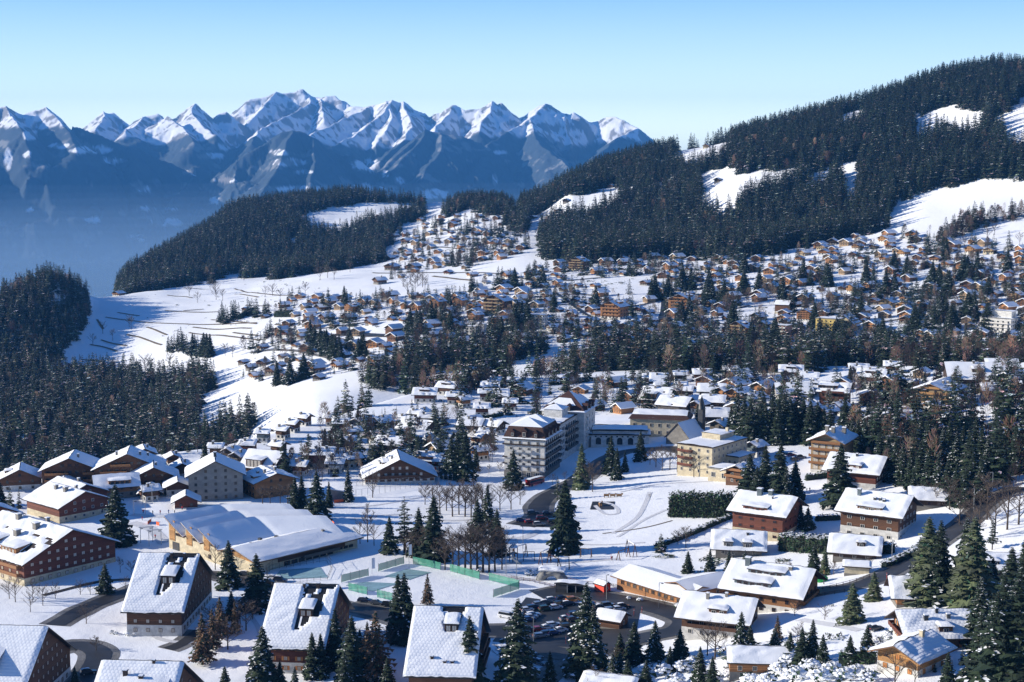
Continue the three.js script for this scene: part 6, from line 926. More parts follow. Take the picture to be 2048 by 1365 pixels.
`estate,silver,1105,1204,20 hatch,navy,1125,1201,20 suv,orange,1146,1204,20 hatch,silver,1078,1213,22 estate,grey,1092,1210,22 suv,green,1092,1222,22 hatch,white,1112,1219,22 suv,black,1122,1213,22 estate,navy,1136,1212,22 hatch,white,1054,1224,25 estate,navy,1066,1219,25 hatch,white,1062,1238,22 estate,white,1066,1234,22 hatch,blue,1058,1243,22 van,white,1012,1237,-30 suv,grey,1032,1235,60 hatch,silver,1132,1242,24 hatch,grey,1146,1243,24 suv,navy,1150,1234,24 estate,white,1106,1254,24 hatch,white,1094,1260,24 hatch,red,1078,1263,24 estate,grey,1058,1264,24 suv,black,1135,1258,24 hatch,white,1122,1265,24 hatch,blue,1108,1270,24 estate,navy,1096,1271,24 estate,silver,1082,1276,24 hatch,black,1200,1219,22 suv,grey,1216,1215,22 estate,silver,1222,1224,22 hatch,white,1238,1222,22 suv,black,1246,1218,22 hatch,navy,1188,1214,22 hatch,grey,1208,1227,22`.split(' ').forEach((w, i) => { const [k, c, x, y, t] = w.split(','); car(k, c, +x, +y, +t, null, i % 4 === 0, LOT); });
const LANE = 'cars by the hotel lane';
`hatch,blue,1042,1044,10 hatch,red,1060,1047,12 suv,red,1084,1040,10 estate,grey,1066,1029,8 hatch,navy,1095,1030,8 suv,black,1108,1047,10 estate,grey,1078,1052,10 suv,blue,1140,1026,10`.split(' ').forEach((w, i) => { const [k, c, x, y, t] = w.split(','); car(k, c, +x, +y, +t, null, i % 3 === 0, LANE); });
const KERB = 'cars beside the steep-roofed blocks';
`estate,navy,730,1205,-10 hatch,grey,754,1210,-12 suv,black,778,1214,-12 estate,grey,492,1152,-8 hatch,white,548,1160,-12 suv,navy,560,1164,-12 hatch,black,538,1168,-12 hatch,black,1072,1318,-40 suv,navy,1060,1326,-40 hatch,grey,1080,1330,-40 suv,black,176,1350,30`.split(' ').forEach((w, i) => { const [k, c, x, y, t] = w.split(','); car(k, c, +x, +y, +t, null, true, KERB); });
`hatch,white,795,948,20 hatch,silver,768,952,10 estate,grey,752,950,10 hatch,blue,815,958,10 hatch,red,1582,913,15 estate,grey,1560,917,10 suv,navy,1602,918,15 hatch,black,1590,922,15 van,white,728,956,10`.split(' ').forEach((w) => { const [k, c, x, y, t] = w.split(','); car(k, c, +x, +y, +t, null, true, 'cars in the old village'); });
car('hatch', 'black', 1752, 1262, 20, 'dark car half under snow beside the orange-shuttered chalet', true);

// ---------------------------------------------------------------- lamps, poles, rails, stakes, walls
[[1318, 1217, 'tall street lamp in front of the orange kindergarten'], [1213, 1200, 'slim pole by the car park beside the playhouse'], [1067, 1290, 'lamp post in front of the car park'], [1985, 990, 'street lamp on the uphill road at the forest edge'], [1948, 1022, 'wooden pole by the uphill road'], [1784, 1130, 'street lamp on the uphill road beside the small skylight house'], [285, 1008, 'left pole on the ski field fence'], [304, 1008, 'right pole on the ski field fence'], [1046, 1098, 'thin mast in the snowy square'], [1033, 1162, 'thin lamp mast at the right tennis court corner'], [1012, 1152, 'thin mast left of the boulder arch']].forEach(([x, y, label], i) => { const o = thing('street_lamp', 'lamp post', ground(x, y), i, label); new Kit().box(0, -.4, 0, .16, 8.4, .16).build('pole', M.steel, o); new Kit().box(.5, 7.9, 0, 1.2, .12, .14).build('arm', M.steel, o); new Kit().box(1, 7.7, 0, .7, .16, .3).build('lamp_head', M.metal, o); });
[[1268, 1232], [1284, 1227], [1132, 1288], [1222, 1120], [1774, 1160], [1830, 1335]].forEach(([x, y]) => { const o = thing('snow_stake', 'snow pole', ground(x, y), 0); new Kit().box(0, -.3, 0, .14, 2.4, .14).build('stake', M.stake, o); new Kit().box(0, 1.5, 0, .16, .25, .16).build('band', M.flag, o); things.push({ root: o, desc: 'thin red snow pole' }); });
[['wooden rail fence along the path left of the bus shelter', [[1022, 1158], [1060, 1164], [1100, 1174], [1118, 1178]]], ['wooden rail fence behind the bus shelter and playhouse', [[1130, 1160], [1165, 1168], [1200, 1172], [1240, 1176]]], ['wooden rail fence beside the uphill road and green snow toy', [[1632, 1182], [1660, 1178], [1700, 1168], [1740, 1156]]], ['low fence on the near verge of the uphill road', [[1608, 1198], [1650, 1192], [1690, 1186]]], ['wire fence in front of the very broad timber lodge', [[690, 972], [760, 974], [840, 968]]], ['fence of the snowy ball field below the timber lodge', [[700, 996], [770, 986], [850, 972], [905, 962]]]].forEach(([label, q]) => {
  const P = q.map((p) => ground(...p)), o = thing('rail_fence', 'fence', P[0], 0, label), wire = /wire|ball/.test(label);
  for (let i = 0; i < P.length - 1; i++) { const A = P[i].clone().sub(P[0]), B = P[i + 1].clone().sub(P[0]), n = Math.max(2, Math.round(A.distanceTo(B) / 2.6)); for (let k = 0; k <= n; k++) { const c = A.clone().lerp(B, k / n); c.y = H(c.x + P[0].x, c.z + P[0].z) - P[0].y; new Kit().box(c.x, c.y - .3, c.z, .13, wire ? 3.4 : 1.4, .13).build('post', wire ? M.steel : M.brown, o); } for (const h of wire ? [3] : [.45, .95]) new Kit().bar([A.x, A.y + h, A.z], [B.x, B.y + h, B.z], wire ? .06 : .1).build('rail', wire ? M.steel : M.brown, o); }
});
{ const o = thing('concrete_wall', 'wall', ground(680, 1000), .9, 'slanting concrete retaining wall below the upright brown house'); new Kit().solid([[-7, -2, .3], [7, -2, .3], [7, -2, -.3], [-7, -2, -.3]], [[-7, 5.6, .3], [7, 1.6, .3], [7, 1.6, -.3], [-7, 5.6, -.3]]).build('wall', M.concrete, o); new Kit().slab([[-7, 6, .5], [7, 2, .5], [7, 2, -.5], [-7, 6, -.5]], .35).build('snow', M.snow, o); }
{ const o = thing('bus', 'bus', ground(1070, 970), .9, 'dark red bus parked at the foot of the grand hotel front'); new Kit().box(0, .5, 0, 10.5, 2.5, 2.5).build('body', paint.red, o); new Kit().box(0, 1.6, 0, 10, .9, 2.54).build('windows', M.glass, o); for (const x of [-3.4, 3.2]) for (const z of [-1.1, 1.1]) { const w = new THREE.CylinderGeometry(.5, .5, .3, 12); w.rotateX(Math.PI / 2); const t = mesh('wheel', w, M.tyre, o); t.position.set(x, .5, z); } snowTop(o, -5.2, 5.2, -1.2, 1.2, 3, .3); }
{ const o = thing('snow_toy', 'play vehicle', ground(1643, 1164), .5, 'bright green inflatable toy vehicle on the snow near the uphill road'); const g = new THREE.SphereGeometry(1.6, 14, 10); g.scale(1.5, .75, .9); g.translate(0, .9, 0); mesh('body', g, std('green vinyl', [.03, .4, .08]), o); new Kit().box(.4, 1.6, 0, 1.4, .7, 1.2).build('window', M.glass, o); const t = new THREE.CylinderGeometry(.14, .14, 3.2, 8); t.translate(1.8, 1.6, -.8); mesh('post', t, M.amber, o); }
[[1213, 996], [1201, 1013]].forEach(([x, y], i) => { const o = thing('timber_animal', 'sculpture', ground(x, y), i, i ? 'small orange-brown timber bird figure on the bright snow slope' : 'row of orange-brown timber animal figures above the bird figure on the snow slope'); const k = new Kit(); for (let j = 0; j < (i ? 1 : 3); j++) { k.box(j * 2.6, .7, 0, 2.2, .9, .6).box(j * 2.6 - .8, 0, 0, .25, .8, .4).box(j * 2.6 + .8, 0, 0, .25, .8, .4).box(j * 2.6 + 1.2, 1.3, 0, .8, .6, .4); } k.build('figure', M.amber, o); new Kit().box(i ? 0 : 2.6, 1.6, 0, i ? 1.8 : 7, .14, .5).build('snow', M.snow, o); });

for (const [q, w] of [[[[262, 1046], [300, 1058], [330, 1086]], 5], [[[262, 1030], [310, 1034], [380, 1036]], 4], [[[700, 1040], [800, 1030], [900, 1042], [1000, 1036]], 2.2], [[[650, 1020], [760, 1010], [860, 992]], 1.6], [[[960, 1080], [1040, 1078], [1080, 1062]], 4], [[[1000, 1130], [1060, 1122], [1140, 1126], [1240, 1118]], 2.4], [[[1240, 985], [1330, 968], [1440, 962]], 1.2], [[[1235, 1075], [1310, 1030], [1440, 985]], 1.5], [[[1600, 1240], [1660, 1250], [1720, 1262]], 3], [[[280, 1250], [330, 1282], [420, 1290]], 2], [[[500, 1230], [520, 1270], [505, 1310]], 1.6], [[[1130, 1088], [1220, 1090], [1290, 1086]], 1.4]]) ribbon('path', q, w, M.path, .07);

for (const t of ['800,510 860,495 940,500 1010,502', '745,546 850,546 1000,548 1060,560 1130,562 1200,556', '1000,600 1080,613 1180,607 1260,613 1325,601', '1335,640 1420,646 1500,655 1600,651 1700,656 1800,640 1900,640 2045,620', '1480,560 1560,552 1650,521 1740,506 1830,501', '1700,600 1800,590 1900,576 2045,560', '1850,530 1950,531 2045,541', '1040,665 1150,669 1300,666 1400,681 1500,690', '620,661 700,650 780,640 900,636', '500,706 560,701 640,713 700,731', '1000,470 960,462 900,462 850,470', '1430,600 1490,575 1560,570 1600,560', '1560,700 1640,704 1760,706 1860,684'])
  ribbon('lane', t.split(' ').map((w) => w.split(',').map(Number)), 4.2, M.slush, .55);

// ---------------------------------------------------------------- single trees
const SPRUCE = [conifer(31, { levels: 36, arms: 14, spread: .25, snowy: .2, sprays: 6, thin: .95, taper: .8, core: 900 }), conifer(32, { levels: 38, arms: 13, spread: .215, snowy: .14, sprays: 6, thin: 1.0, taper: .78, core: 900 }), conifer(33, { levels: 34, arms: 15, spread: .275, snowy: .22, sprays: 6, thin: .9, taper: .85, core: 900 }), conifer(34, { levels: 36, arms: 13, spread: .23, snowy: .5, sprays: 6, thin: .95, taper: .8, core: 900 })].map((c) => ({ ...c, trunk: trunkGeo(.017, .97) }));
const BIG = { ...conifer(35, { levels: 46, arms: 17, spread: .25, snowy: .05, sprays: 7, thin: .85, bare: .03, droop: .5, taper: .72, core: 2600 }), trunk: trunkGeo(.024, .97) };
const OLIVE = { ...conifer(36, { levels: 40, arms: 15, spread: .26, snowy: .06, sprays: 7, thin: .9, taper: .8, core: 1200, tone: 3, brown: .12, bare: .02 }), trunk: trunkGeo(.018, .97) };
const PINE = { ...conifer(37, { levels: 17, arms: 7, spread: .2, thin: 1.3, snowy: .3, sprays: 3, bare: .18, droop: .1, taper: .6 }), trunk: trunkGeo(.02, .98) };
const LARCH = { ...conifer(38, { levels: 30, arms: 10, spread: .23, snowy: .1, sprays: 5, thin: .4, core: 500, tone: 1.5, brown: .85, bare: .12, droop: .25 }), trunk: trunkGeo(.02, .97) };
const SLIM = { ...conifer(39, { levels: 26, arms: 9, spread: .085, snowy: .15, sprays: 4 }), trunk: trunkGeo(.015, .97) };
const BARE = [bareTree(41), bareTree(42, { spread: .36, low: .18, limbs: 11 }), bareTree(43, { spread: .2, limbs: 8, low: .35 }), bareTree(44, { spread: .3, thick: 1.6, twigs: 520 })];
const treeProto = new Map();
function tree(model, name, px, py, height, turn, label, desc, opt = {}) {
  const p = opt.at ? V(opt.at[0], H(...opt.at), opt.at[1]) : ground(px, py); p.y -= .3;
  let o = treeProto.get(model);
  if (!o) { o = thing(name, 'tree', p, turn); mesh('trunk', model.trunk, M.bark, o); mesh('crown', model.crown, model.snow === undefined ? M.twig : M.needles, o); if (model.snow) mesh('branch_snow', model.snow, M.leafSnow, o, { kind: 'stuff' }); treeProto.set(model, o); } else o = copyOf(o, p, turn);
  const w = opt.wide ?? 1; o.scale.set(height * w, height, height * w); if (label) o.userData.label = label; else things.push({ root: o, desc, many: opt.many }); return o;
}
// column, foot row, top row in the photograph -> a tree of that height on that spot
const tall = (px, py, top) => { const p = ground(px, py), r = Math.hypot(p.x, p.z), d = ray(px, top), h = EYE + d.y * r / Math.hypot(d.x, d.z) - p.y; return clamp(h, 2.5, 46); };
let ti = 0;
const each = (s, f) => s.trim().split(/\s+/).forEach((w) => f(...w.split(',').map(Number)));
tree(BIG, 'spruce_tree', 1130, 1106, tall(1130, 1106, 956), 1, 'giant broad dark spruce standing alone above the playground', null, { wide: .98 }); landmark('giant lone spruce', 1130, 1050);
const spruces = [];
const spruceAt = (px, py, top, wide = 1) => { const p = ground(px, py); spruces.push([tall(px, py, top) / Math.hypot(p.x, p.z), px, py, top, wide]); };
const plantSpruce = (px, py, top, wide = 1) => { const k = ti++; tree(SPRUCE[Math.floor(hash(px, py) * 3.99)], 'spruce_tree', px, py, tall(px, py, top), k * 1.7, null, tall(px, py, top) > 22 ? 'tall dark spruce' : 'dark spruce', { wide: wide * (.92 + .2 * hash(py, px)), many: 'dark spruces among the houses' }); };
each('233,1090,964,1.1 210,1186,1124,1.2 458,1176,1078,1.15 514,1218,1104,1.2 590,1032,952 604,1030,948 634,1042,938,1.1 658,1016,960,.8 696,1004,930,.7 779,1106,1030 838,1112,1012 868,1122,988,1.15 955,1082,994,1.1 975,1064,966 994,1112,1014 903,957,868 915,958,864 931,960,856 952,942,890,.7 1027,978,896 1222,948,868 1234,960,893 1281,922,860 1250,944,900,.8 1499,1000,903,1.2 1530,1006,886,1.15 1560,1010,878,1.15 1590,1002,918,1.1 1514,1012,930,1.2 1572,1012,930 1680,1012,884,1.2 1826,1010,940 526,1380,1248,1.25 625,1356,1262,1.1 642,1356,1264 671,1338,1212 704,1368,1228,1.1 797,1284,1144 809,1284,1142 940,1385,1228,1.05 1036,1385,1192,1.15 463,1240,1180,1.2 775,1385,1312,1.1 0,1012,960,1.3 20,1016,970,1.2 38,1018,975 1268,1330,1240,1.2 1310,1320,1238,1.2 1360,1322,1255,1.2 1240,1360,1300 1340,1345,1290,1.2 1482,1322,1220,1.2 1625,1322,1235,1.1 1604,1330,1250 1646,1326,1265 1376,1146,1100,1.2 1420,1146,1096 1458,1144,1098 1466,1144,1104 1490,1146,1098 1552,1146,1115 1628,1148,1086,1.2 1322,1104,1064,1.6 1330,1166,1140,1.4 1538,1150,1128 1500,1148,1130 1855,1205,1062 1878,1208,1036 1838,1200,1070 1930,1205,1030,1.1 1990,1385,1176,1.2 2030,1380,1150,1.2 1960,1370,1220,1.1 2005,1330,1140 2040,1290,1110 1985,1180,1112,1.2 1925,1330,1290 1940,1350,1300 1870,1345,1318 1580,1050,1000,1.4 1600,1055,1005,1.4 1616,1060,1012,1.4 1700,1330,1268,1.2 1735,1300,1246,1.2 1550,1300,1252,1.3 1580,1322,1262,1.2 1400,1365,1290,1.2 1425,1380,1310,1.2 1500,1300,1248,1.2 1225,1375,1302,1.2 1255,1385,1315,1.2 1292,1382,1318,1.2 1960,1290,1150,1.2 2020,1240,1090,1.2 2048,1210,1070,1.2 1895,1385,1300,1.1 1100,1372,1300 1240,1320,1262,1.1 560,1382,1318 590,1392,1330 720,1330,1255 690,1392,1300 830,1392,1330,1.1 150,1388,1330 450,1388,1330,1.1 410,942,878,.9 328,910,872 375,905,870 350,908,872 824,832,795 835,835,800 1018,830,790,1.3 1008,826,798,1.2 1026,818,780,1.2 690,868,830 700,872,835 716,858,812 650,905,855 660,908,860 672,912,858 684,915,862 746,840,818,.6 770,848,812,.7 790,850,820,.6 1330,866,842 1395,860,806 1100,790,752 1078,852,815,.9 1112,850,822 1345,1000,985', spruceAt);
each('1474,880,786 1488,884,790 1500,890,800 1512,884,812 1530,888,800 1545,884,790 1556,890,796 1568,886,782 1580,888,792 1592,884,806 1606,884,790 1620,888,796 1634,884,800 1647,886,812 1660,886,816 1462,870,810 1690,850,790 1705,862,800 1718,870,806 1735,880,800 1742,900,820 1755,896,812 1768,905,830 1782,892,804 1796,910,830 1812,918,838 1828,906,822 1842,920,830 1856,930,836 1870,940,846 1885,948,850 1898,930,836 1912,956,860 1925,940,848 1938,962,858 1950,928,830 1962,946,846 1975,968,866 1988,930,832 2000,950,850 2015,926,826 2030,948,842 2044,930,828 1760,940,862 1775,952,868 1790,962,876 1806,970,880 1822,978,892 1840,985,880 1858,992,890 1876,1000,900 1895,1005,915 1912,1010,925 1930,1015,930 1945,990,900 1962,1000,908 1730,920,842 1716,905,835 1704,895,830 1748,928,850 1795,830,780 1760,800,752 1775,802,756 1730,790,745 1740,810,760 1850,770,735 1868,775,738 1605,790,745 1478,760,715 1500,765,720 1390,762,728 1440,768,735 1700,775,728 1830,775,735 1985,782,745 1900,778,742 1652,740,705', spruceAt);
landmark('spruces behind terrace', 1560, 850);
each('1855,1206,1028,1.15 1945,1216,1028,1.25 1705,1246,1162,1.3 1748,1202,1140,1.25 1650,1150,1090,.8 1163,978,884,.85', (x, y, t, w) => tree(OLIVE, 'olive_green_fir', x, y, tall(x, y, t), x, null, 'bright olive-green fir', { wide: w }));
each('809,1106,990,1.1 1115,1000,950,1 1080,838,800,1 1985,1100,1030,1', (x, y, t, w) => tree(PINE, 'pine_tree', x, y, tall(x, y, t), x, null, 'sparse open pine', { wide: w }));
tree({ ...SPRUCE[3] }, 'spruce_tree', 1172, 1352, tall(1172, 1352, 1160), .4, 'very tall snow-dusted spruce right in front of the car park', null, { wide: 1.05 }); tree(SPRUCE[3], 'spruce_tree', 1186, 1356, tall(1186, 1356, 1205), 2, 'second snow-dusted spruce close behind the very tall one by the car park', null, { wide: 1.1 }); landmark('very tall snow-dusted spruce', 1172, 1270);
each('405,1330,1222,1.25 440,1275,1190,1.25 425,1300,1215,1.2 752,1365,1218,1.3 735,1340,1240,1.2 855,1212,1144,1 1555,1282,1228,1.1 470,1268,1200,.9', (x, y, t, w) => tree(LARCH, 'larch_tree', x, y, tall(x, y, t), x, null, 'brown leafless larch', { wide: w, many: 'leafless larches' }));
each('748,838,818 764,846,815 793,842,808 915,842,820 858,836,812 1440,690,668', (x, y, t) => tree(SLIM, 'slim_cypress', x, y, tall(x, y, t), x, null, 'slim dark columnar conifer', { wide: 1.1 }));
const bareAt = (px, py, top, wide = 1) => tree(BARE[Math.floor(hash(px, py + 5) * 3.99)], 'leafless_tree', px, py, tall(px, py, top), px, null, 'leafless tree', { wide, many: 'leafless trees' });
each('735,1085,1008,.8 720,1088,1040 748,1092,1045 865,1015,962,1.2 880,1030,968,1.2 893,1022,960,1.2 905,1034,966,1.2 918,1030,958,1.2 930,1034,960,1.2 942,1036,964,1.2 952,1040,960,1.2 965,1035,962,1.2 1000,1022,965,1.2 1022,1020,962,1.2 1040,1010,965 850,1010,964 745,996,936,1 860,1120,1048 845,1122,1050 890,1140,1062,1.1 905,1142,1058,1.2 918,1144,1050,1.3 930,1144,1048,1.3 942,1146,1044,1.3 955,1146,1040,1.3 966,1146,1042,1.3 978,1146,1046,1.3 990,1144,1052,1.2 1004,1140,1060 825,1118,1056 812,1116,1060 1185,984,918,1 1178,968,925 1355,945,880,1.1 1340,940,890 1370,950,890,1.1 1312,935,890,1.2 1325,942,895,1.1 1300,930,898,1.2 1388,955,895 1316,866,826,1 1372,1096,1050,1.2 1356,1090,1055,1.2 480,1250,1190,1.3 492,1262,1200,1.3 455,1300,1232,1.3 420,1262,1205,1.3 505,1240,1195,1.2 700,1300,1245,1.2 745,1310,1255,1.2 780,1300,1250,1.2 1000,1330,1280,1.2 330,1218,1180,1.3 60,1225,1180 300,1215,1185,1.3 1230,1330,1290,1.2 1650,1240,1205,1.3 1700,1235,1200,1.2 1590,1232,1200,1.2 1470,1255,1215,1.2 1190,1395,1330 430,1140,1085 172,1248,1205,1.2 192,1302,1270,1.4 250,1180,1150 110,1198,1162 65,1205,1160 30,1205,1150 18,1198,1155,1.2 160,1190,1158,1.2 85,1212,1165 180,1190,1160 262,1150,1118 240,1146,1110 1595,1300,1245,1.1 1430,1320,1240,1.3 1415,1312,1250,1.2 1330,1214,1188,1.2 1372,1222,1190,1.2 1790,1385,1300,1.2 1830,1378,1320 1560,1150,1118 1580,1150,1122 1668,1150,1118 1740,1140,1110 1920,1050,970,1.2 1960,1060,980,1.2 1990,1075,985,1.2 2015,1060,950,1.2 2038,1050,960,1.2 1945,1085,1010,1.2 1975,1040,940,1.2 1900,1020,950,1.1 1870,1015,960 1850,1008,965 1790,1060,1010 440,930,890,1.2 560,1010,965,1.3 575,1012,962,1.3 525,1010,965,1.3 540,1012,970,1.3 600,1005,965,1.2 470,912,875,1.2 395,905,872,1.2 310,915,880,1.2 50,930,885,1.3 80,925,880,1.3 110,922,878,1.3 140,915,870,1.3 170,912,868,1.3 200,905,865,1.3 20,940,892,1.3 230,900,862,1.3 260,898,860,1.3 1090,862,832 1480,900,870 1300,1000,985 1018,945,920 1036,950,925 1000,945,922 978,948,926 958,950,928 940,955,930 1105,970,945 1130,965,940 1150,960,938', bareAt);
each('378,592,565 395,606,582 430,588,560 432,600,572 420,580,555 445,602,575 258,655,628 262,660,630 185,690,665 205,668,640 225,682,655 640,560,530 655,556,528 668,560,532 700,545,520 790,556,532 560,600,575 530,595,570 545,592,565 610,588,562 835,570,535 820,568,532 845,575,540 806,574,540 830,585,548 850,582,550 815,590,555 1770,545,515 1755,548,518 1690,535,500 1680,540,505 1700,532,500 1665,560,525 1650,558,522 1640,572,540 1735,620,585 1690,616,588 1660,612,580 1540,608,575 1975,480,450 1990,470,440 2040,490,462 1930,500,470 1895,520,495 1820,535,508 230,745,712 290,752,705 300,752,712 320,750,718 340,735,705 450,712,685 465,715,688', bareAt);
// clumps and single spruces on the village slope: column, foot row, spread, how many
each('925,528,26,14 848,492,9,6 903,610,14,7 1060,560,11,6 1045,655,16,8 1065,610,10,4 930,465,8,4 880,450,5,3 938,462,5,2 990,478,9,6 1010,470,8,4 958,500,10,5 770,480,16,7 760,520,18,6 800,470,6,3 1008,575,22,10 950,585,8,5 1075,575,12,6 1227,528,5,1 1302,532,5,2 1262,552,8,4 1210,555,5,1 1165,552,5,1 1258,590,3,1 1302,600,10,4 1335,600,9,6 1365,580,8,4 1385,582,6,2 1415,580,4,2 1450,586,4,1 1440,612,12,5 1490,590,7,6 1522,580,7,4 1490,545,8,4 1470,530,9,4 1440,525,10,3 1525,545,4,1 1360,645,4,2 1375,640,5,2 1465,660,8,3 1480,648,4,1 1500,700,14,6 1548,695,6,3 1640,560,6,2 1600,568,12,6 1625,570,6,4 1655,572,8,4 1685,540,7,3 1735,530,5,2 1750,508,3,1 1785,545,9,5 1820,560,8,5 1835,490,5,1 1860,508,6,3 1870,502,4,1 1890,520,5,2 1875,570,14,9 1895,590,8,4 1935,560,12,9 1948,550,8,4 1970,605,9,5 2020,545,5,2 1740,570,9,4 1780,590,10,6 1755,600,6,3 1720,640,4,1 1705,650,4,1 1625,655,9,3 1640,690,5,2 1670,692,6,3 1760,700,10,5 1790,705,9,4 1830,668,8,4 1885,640,12,8 1900,660,12,7 1940,640,9,5 1970,665,8,4 650,620,8,5 618,625,5,2 505,632,10,6 535,635,9,6 565,632,7,3 595,650,4,1 720,626,5,2 690,618,4,2 640,700,14,8 655,712,12,6 670,720,10,6 625,690,6,3 700,700,8,3 560,770,6,2 575,768,5,2 607,760,5,3 625,748,3,1 725,718,9,4 840,665,8,4 868,648,8,3 885,640,6,3 815,664,6,2 905,668,7,2 988,700,10,5 1000,690,7,3 350,702,16,9 385,708,12,7 410,712,10,6 360,690,8,3 450,645,14,8 470,638,9,5 1560,605,9,2 1420,605,9,3 1130,560,5,1 1110,625,4,1 1190,620,4,1', (x, y, s, n) => { const R = rng(x * 31 + y); for (let i = 0; i < n; i++) { const px = x + (R() - .5) * 2 * s, py = y + (R() - .5) * s * .55, p = ground(px, py), r = Math.hypot(p.x, p.z); spruceAt(Math.round(px * 10) / 10, Math.round(py * 10) / 10, py - (15 + 11 * R()) * LENS / r, 1.15); } });

{ // the spruces that show largest stand singly; the small ones far up the slope are one mass
  spruces.sort((a, b) => b[0] - a[0]); const small = spruces.slice(292), lots = [[], [], [], []], M4 = new THREE.Matrix4(), q = new THREE.Quaternion(), root0 = new THREE.Group(); root0.name = 'village_leafless_trees'; root0.userData = { label: 'small leafless trees scattered between the chalets of the slope', category: 'trees', kind: 'stuff' }; scene.add(root0);
  for (const [, px, py, top, wide] of spruces.slice(0, 292)) plantSpruce(px, py, top, wide);
  for (const [, px, py, top, wide] of small) { const p = ground(px, py), h = tall(px, py, top), w = h * wide * .95; p.y -= .3; q.setFromAxisAngle(V(0, 1, 0), px); lots[Math.floor(hash(Math.round(px * 10), Math.round(py * 10)) * 3.99)].push(M4.compose(p, q, V(w, h, w)).clone()); }
  const root = new THREE.Group(); root.name = 'village_spruces'; root.userData = { label: 'small dark spruces scattered in clumps between the chalets of the slope', category: 'spruces', kind: 'stuff' };
  const R = rng(404), slope = [[[485, 620], [620, 590], [780, 600], [850, 580], [1000, 560], [1110, 530], [1330, 515], [1560, 520], [1700, 475], [1840, 470], [2060, 500], [2060, 705], [1500, 700], [1200, 690], [1000, 690], [820, 720], [700, 745], [560, 765], [480, 760]], [[780, 480], [860, 435], [1050, 430], [1060, 500], [960, 540], [780, 560]], [[830, 800], [900, 780], [1060, 768], [1400, 757], [1650, 748], [2060, 742], [2060, 800], [1700, 838], [1480, 835], [1330, 822], [1190, 830], [1100, 828], [1000, 850], [870, 868]], [[430, 930], [520, 890], [640, 848], [700, 845], [860, 880], [1000, 890], [990, 925], [880, 950], [700, 960], [600, 970]]];
  const open = [[[850, 562], [950, 555], [945, 600], [860, 590]], [[1120, 552], [1300, 552], [1320, 600], [1220, 600], [1150, 570]], [[1400, 640], [1500, 620], [1550, 605], [1560, 640], [1440, 655]], [[1590, 575], [1720, 545], [1740, 575], [1600, 600]], [[680, 672], [790, 670], [780, 690], [720, 692]]];
  const leafless = [[], []];
  for (const [gi, g] of slope.entries()) for (let k = 0; k < [4200, 640, 620, 240][gi]; k++) { const xs = g.map((v) => v[0]), ys = g.map((v) => v[1]), px = lerp(Math.min(...xs), Math.max(...xs), R()), py = lerp(Math.min(...ys), Math.max(...ys), R()), a = R(), b = R(), c = R(); if (!inside(g, px, py) || open.some((w) => inside(w, px, py))) continue; const p = ground(px, py); if (fbm(p.x / 60 + 40, p.z / 60, 3) < (px < 640 ? .12 : -.1)) continue; const h = 7 + 15 * a * (b < .55 ? 1 : .7), w = h * (.95 + .25 * c); p.y -= .3; q.setFromAxisAngle(V(0, 1, 0), px); (b < .55 ? lots[Math.floor(c * 3.99)] : leafless[c > .5 ? 1 : 0]).push(M4.compose(p, q, V(w, h, w)).clone()); }
  leafless.forEach((l, k) => { const im = new THREE.InstancedMesh(farLeafless[k], M.needles, l.length); l.forEach((m, i) => im.setMatrixAt(i, m)); im.name = 'leafless_trees'; im.userData.kind = 'stuff'; root0.add(im); });
  { // the many small houses and sheds beyond those that can be told apart
    const hut = (wall, k) => { const t = new Tri(), a = [[-5, 0, 5.5], [5, 0, 5.5], [5, 0, -5.5], [-5, 0, -5.5]].map((v) => V(v[0], v[1] - 3, v[2])), b = a.map((v) => V(v.x, 4.6, v.z)), r = [V(0, 6.9, 5.5), V(0, 6.9, -5.5)], s = [.84, .86, .89], e = [.05, .03, .02]; for (let i = 0; i < 4; i++) t.quad(a[i], a[(i + 1) % 4], b[(i + 1) % 4], b[i], wall); t.tri(b[0], b[1], r[0], wall); t.tri(b[2], b[3], r[1], wall); for (const d of [0, .45]) { const c = d ? s : e, m = [V(-6.4, 4.1 + d, 7), V(0, 7.15 + d, 7), V(6.4, 4.1 + d, 7), V(6.4, 4.1 + d, -7), V(0, 7.15 + d, -7), V(-6.4, 4.1 + d, -7)]; t.quad(m[0], m[1], m[4], m[5], c); t.quad(m[1], m[2], m[3], m[4], c); if (d) { t.quad(m[2], m[3], V(6.4, 3.9, -7), V(6.4, 3.9, 7), c); t.quad(m[0], m[5], V(-6.4, 3.9, -7), V(-6.4, 3.9, 7), c); t.quad(m[0], m[1], V(0, 7, 7), V(-6.4, 3.95, 7), c); t.quad(m[1], m[2], V(6.4, 3.95, 7), V(0, 7, 7), c); } } for (let i = 0; i < 3; i++) for (let j = 0; j < 2; j++) { const x = -2.8 + i * 2.8, y = .7 + j * 2.4; t.quad(V(x - .5, y, 5.56), V(x + .5, y, 5.56), V(x + .5, y + 1.1, 5.56), V(x - .5, y + 1.1, 5.56), [.05, .05, .055]); } t.quad(V(-4.6, 2.4, 6.6), V(4.6, 2.4, 6.6), V(4.6, 3.2, 6.6), V(-4.6, 3.2, 6.6), wall.map((v) => v * .7)); t.quad(V(-4.6, 2.4, 6.6), V(4.6, 2.4, 6.6), V(4.6, 2.4, 5.5), V(-4.6, 2.4, 5.5), wall.map((v) => v * .7)); return t.geo; };
    const taken = scene.children.filter((o) => ['chalet', 'apartment house', 'house', 'barn', 'villa', 'hotel', 'apartment block'].includes(o.userData.category)).map((o) => o.position), huts = [[], [], []];
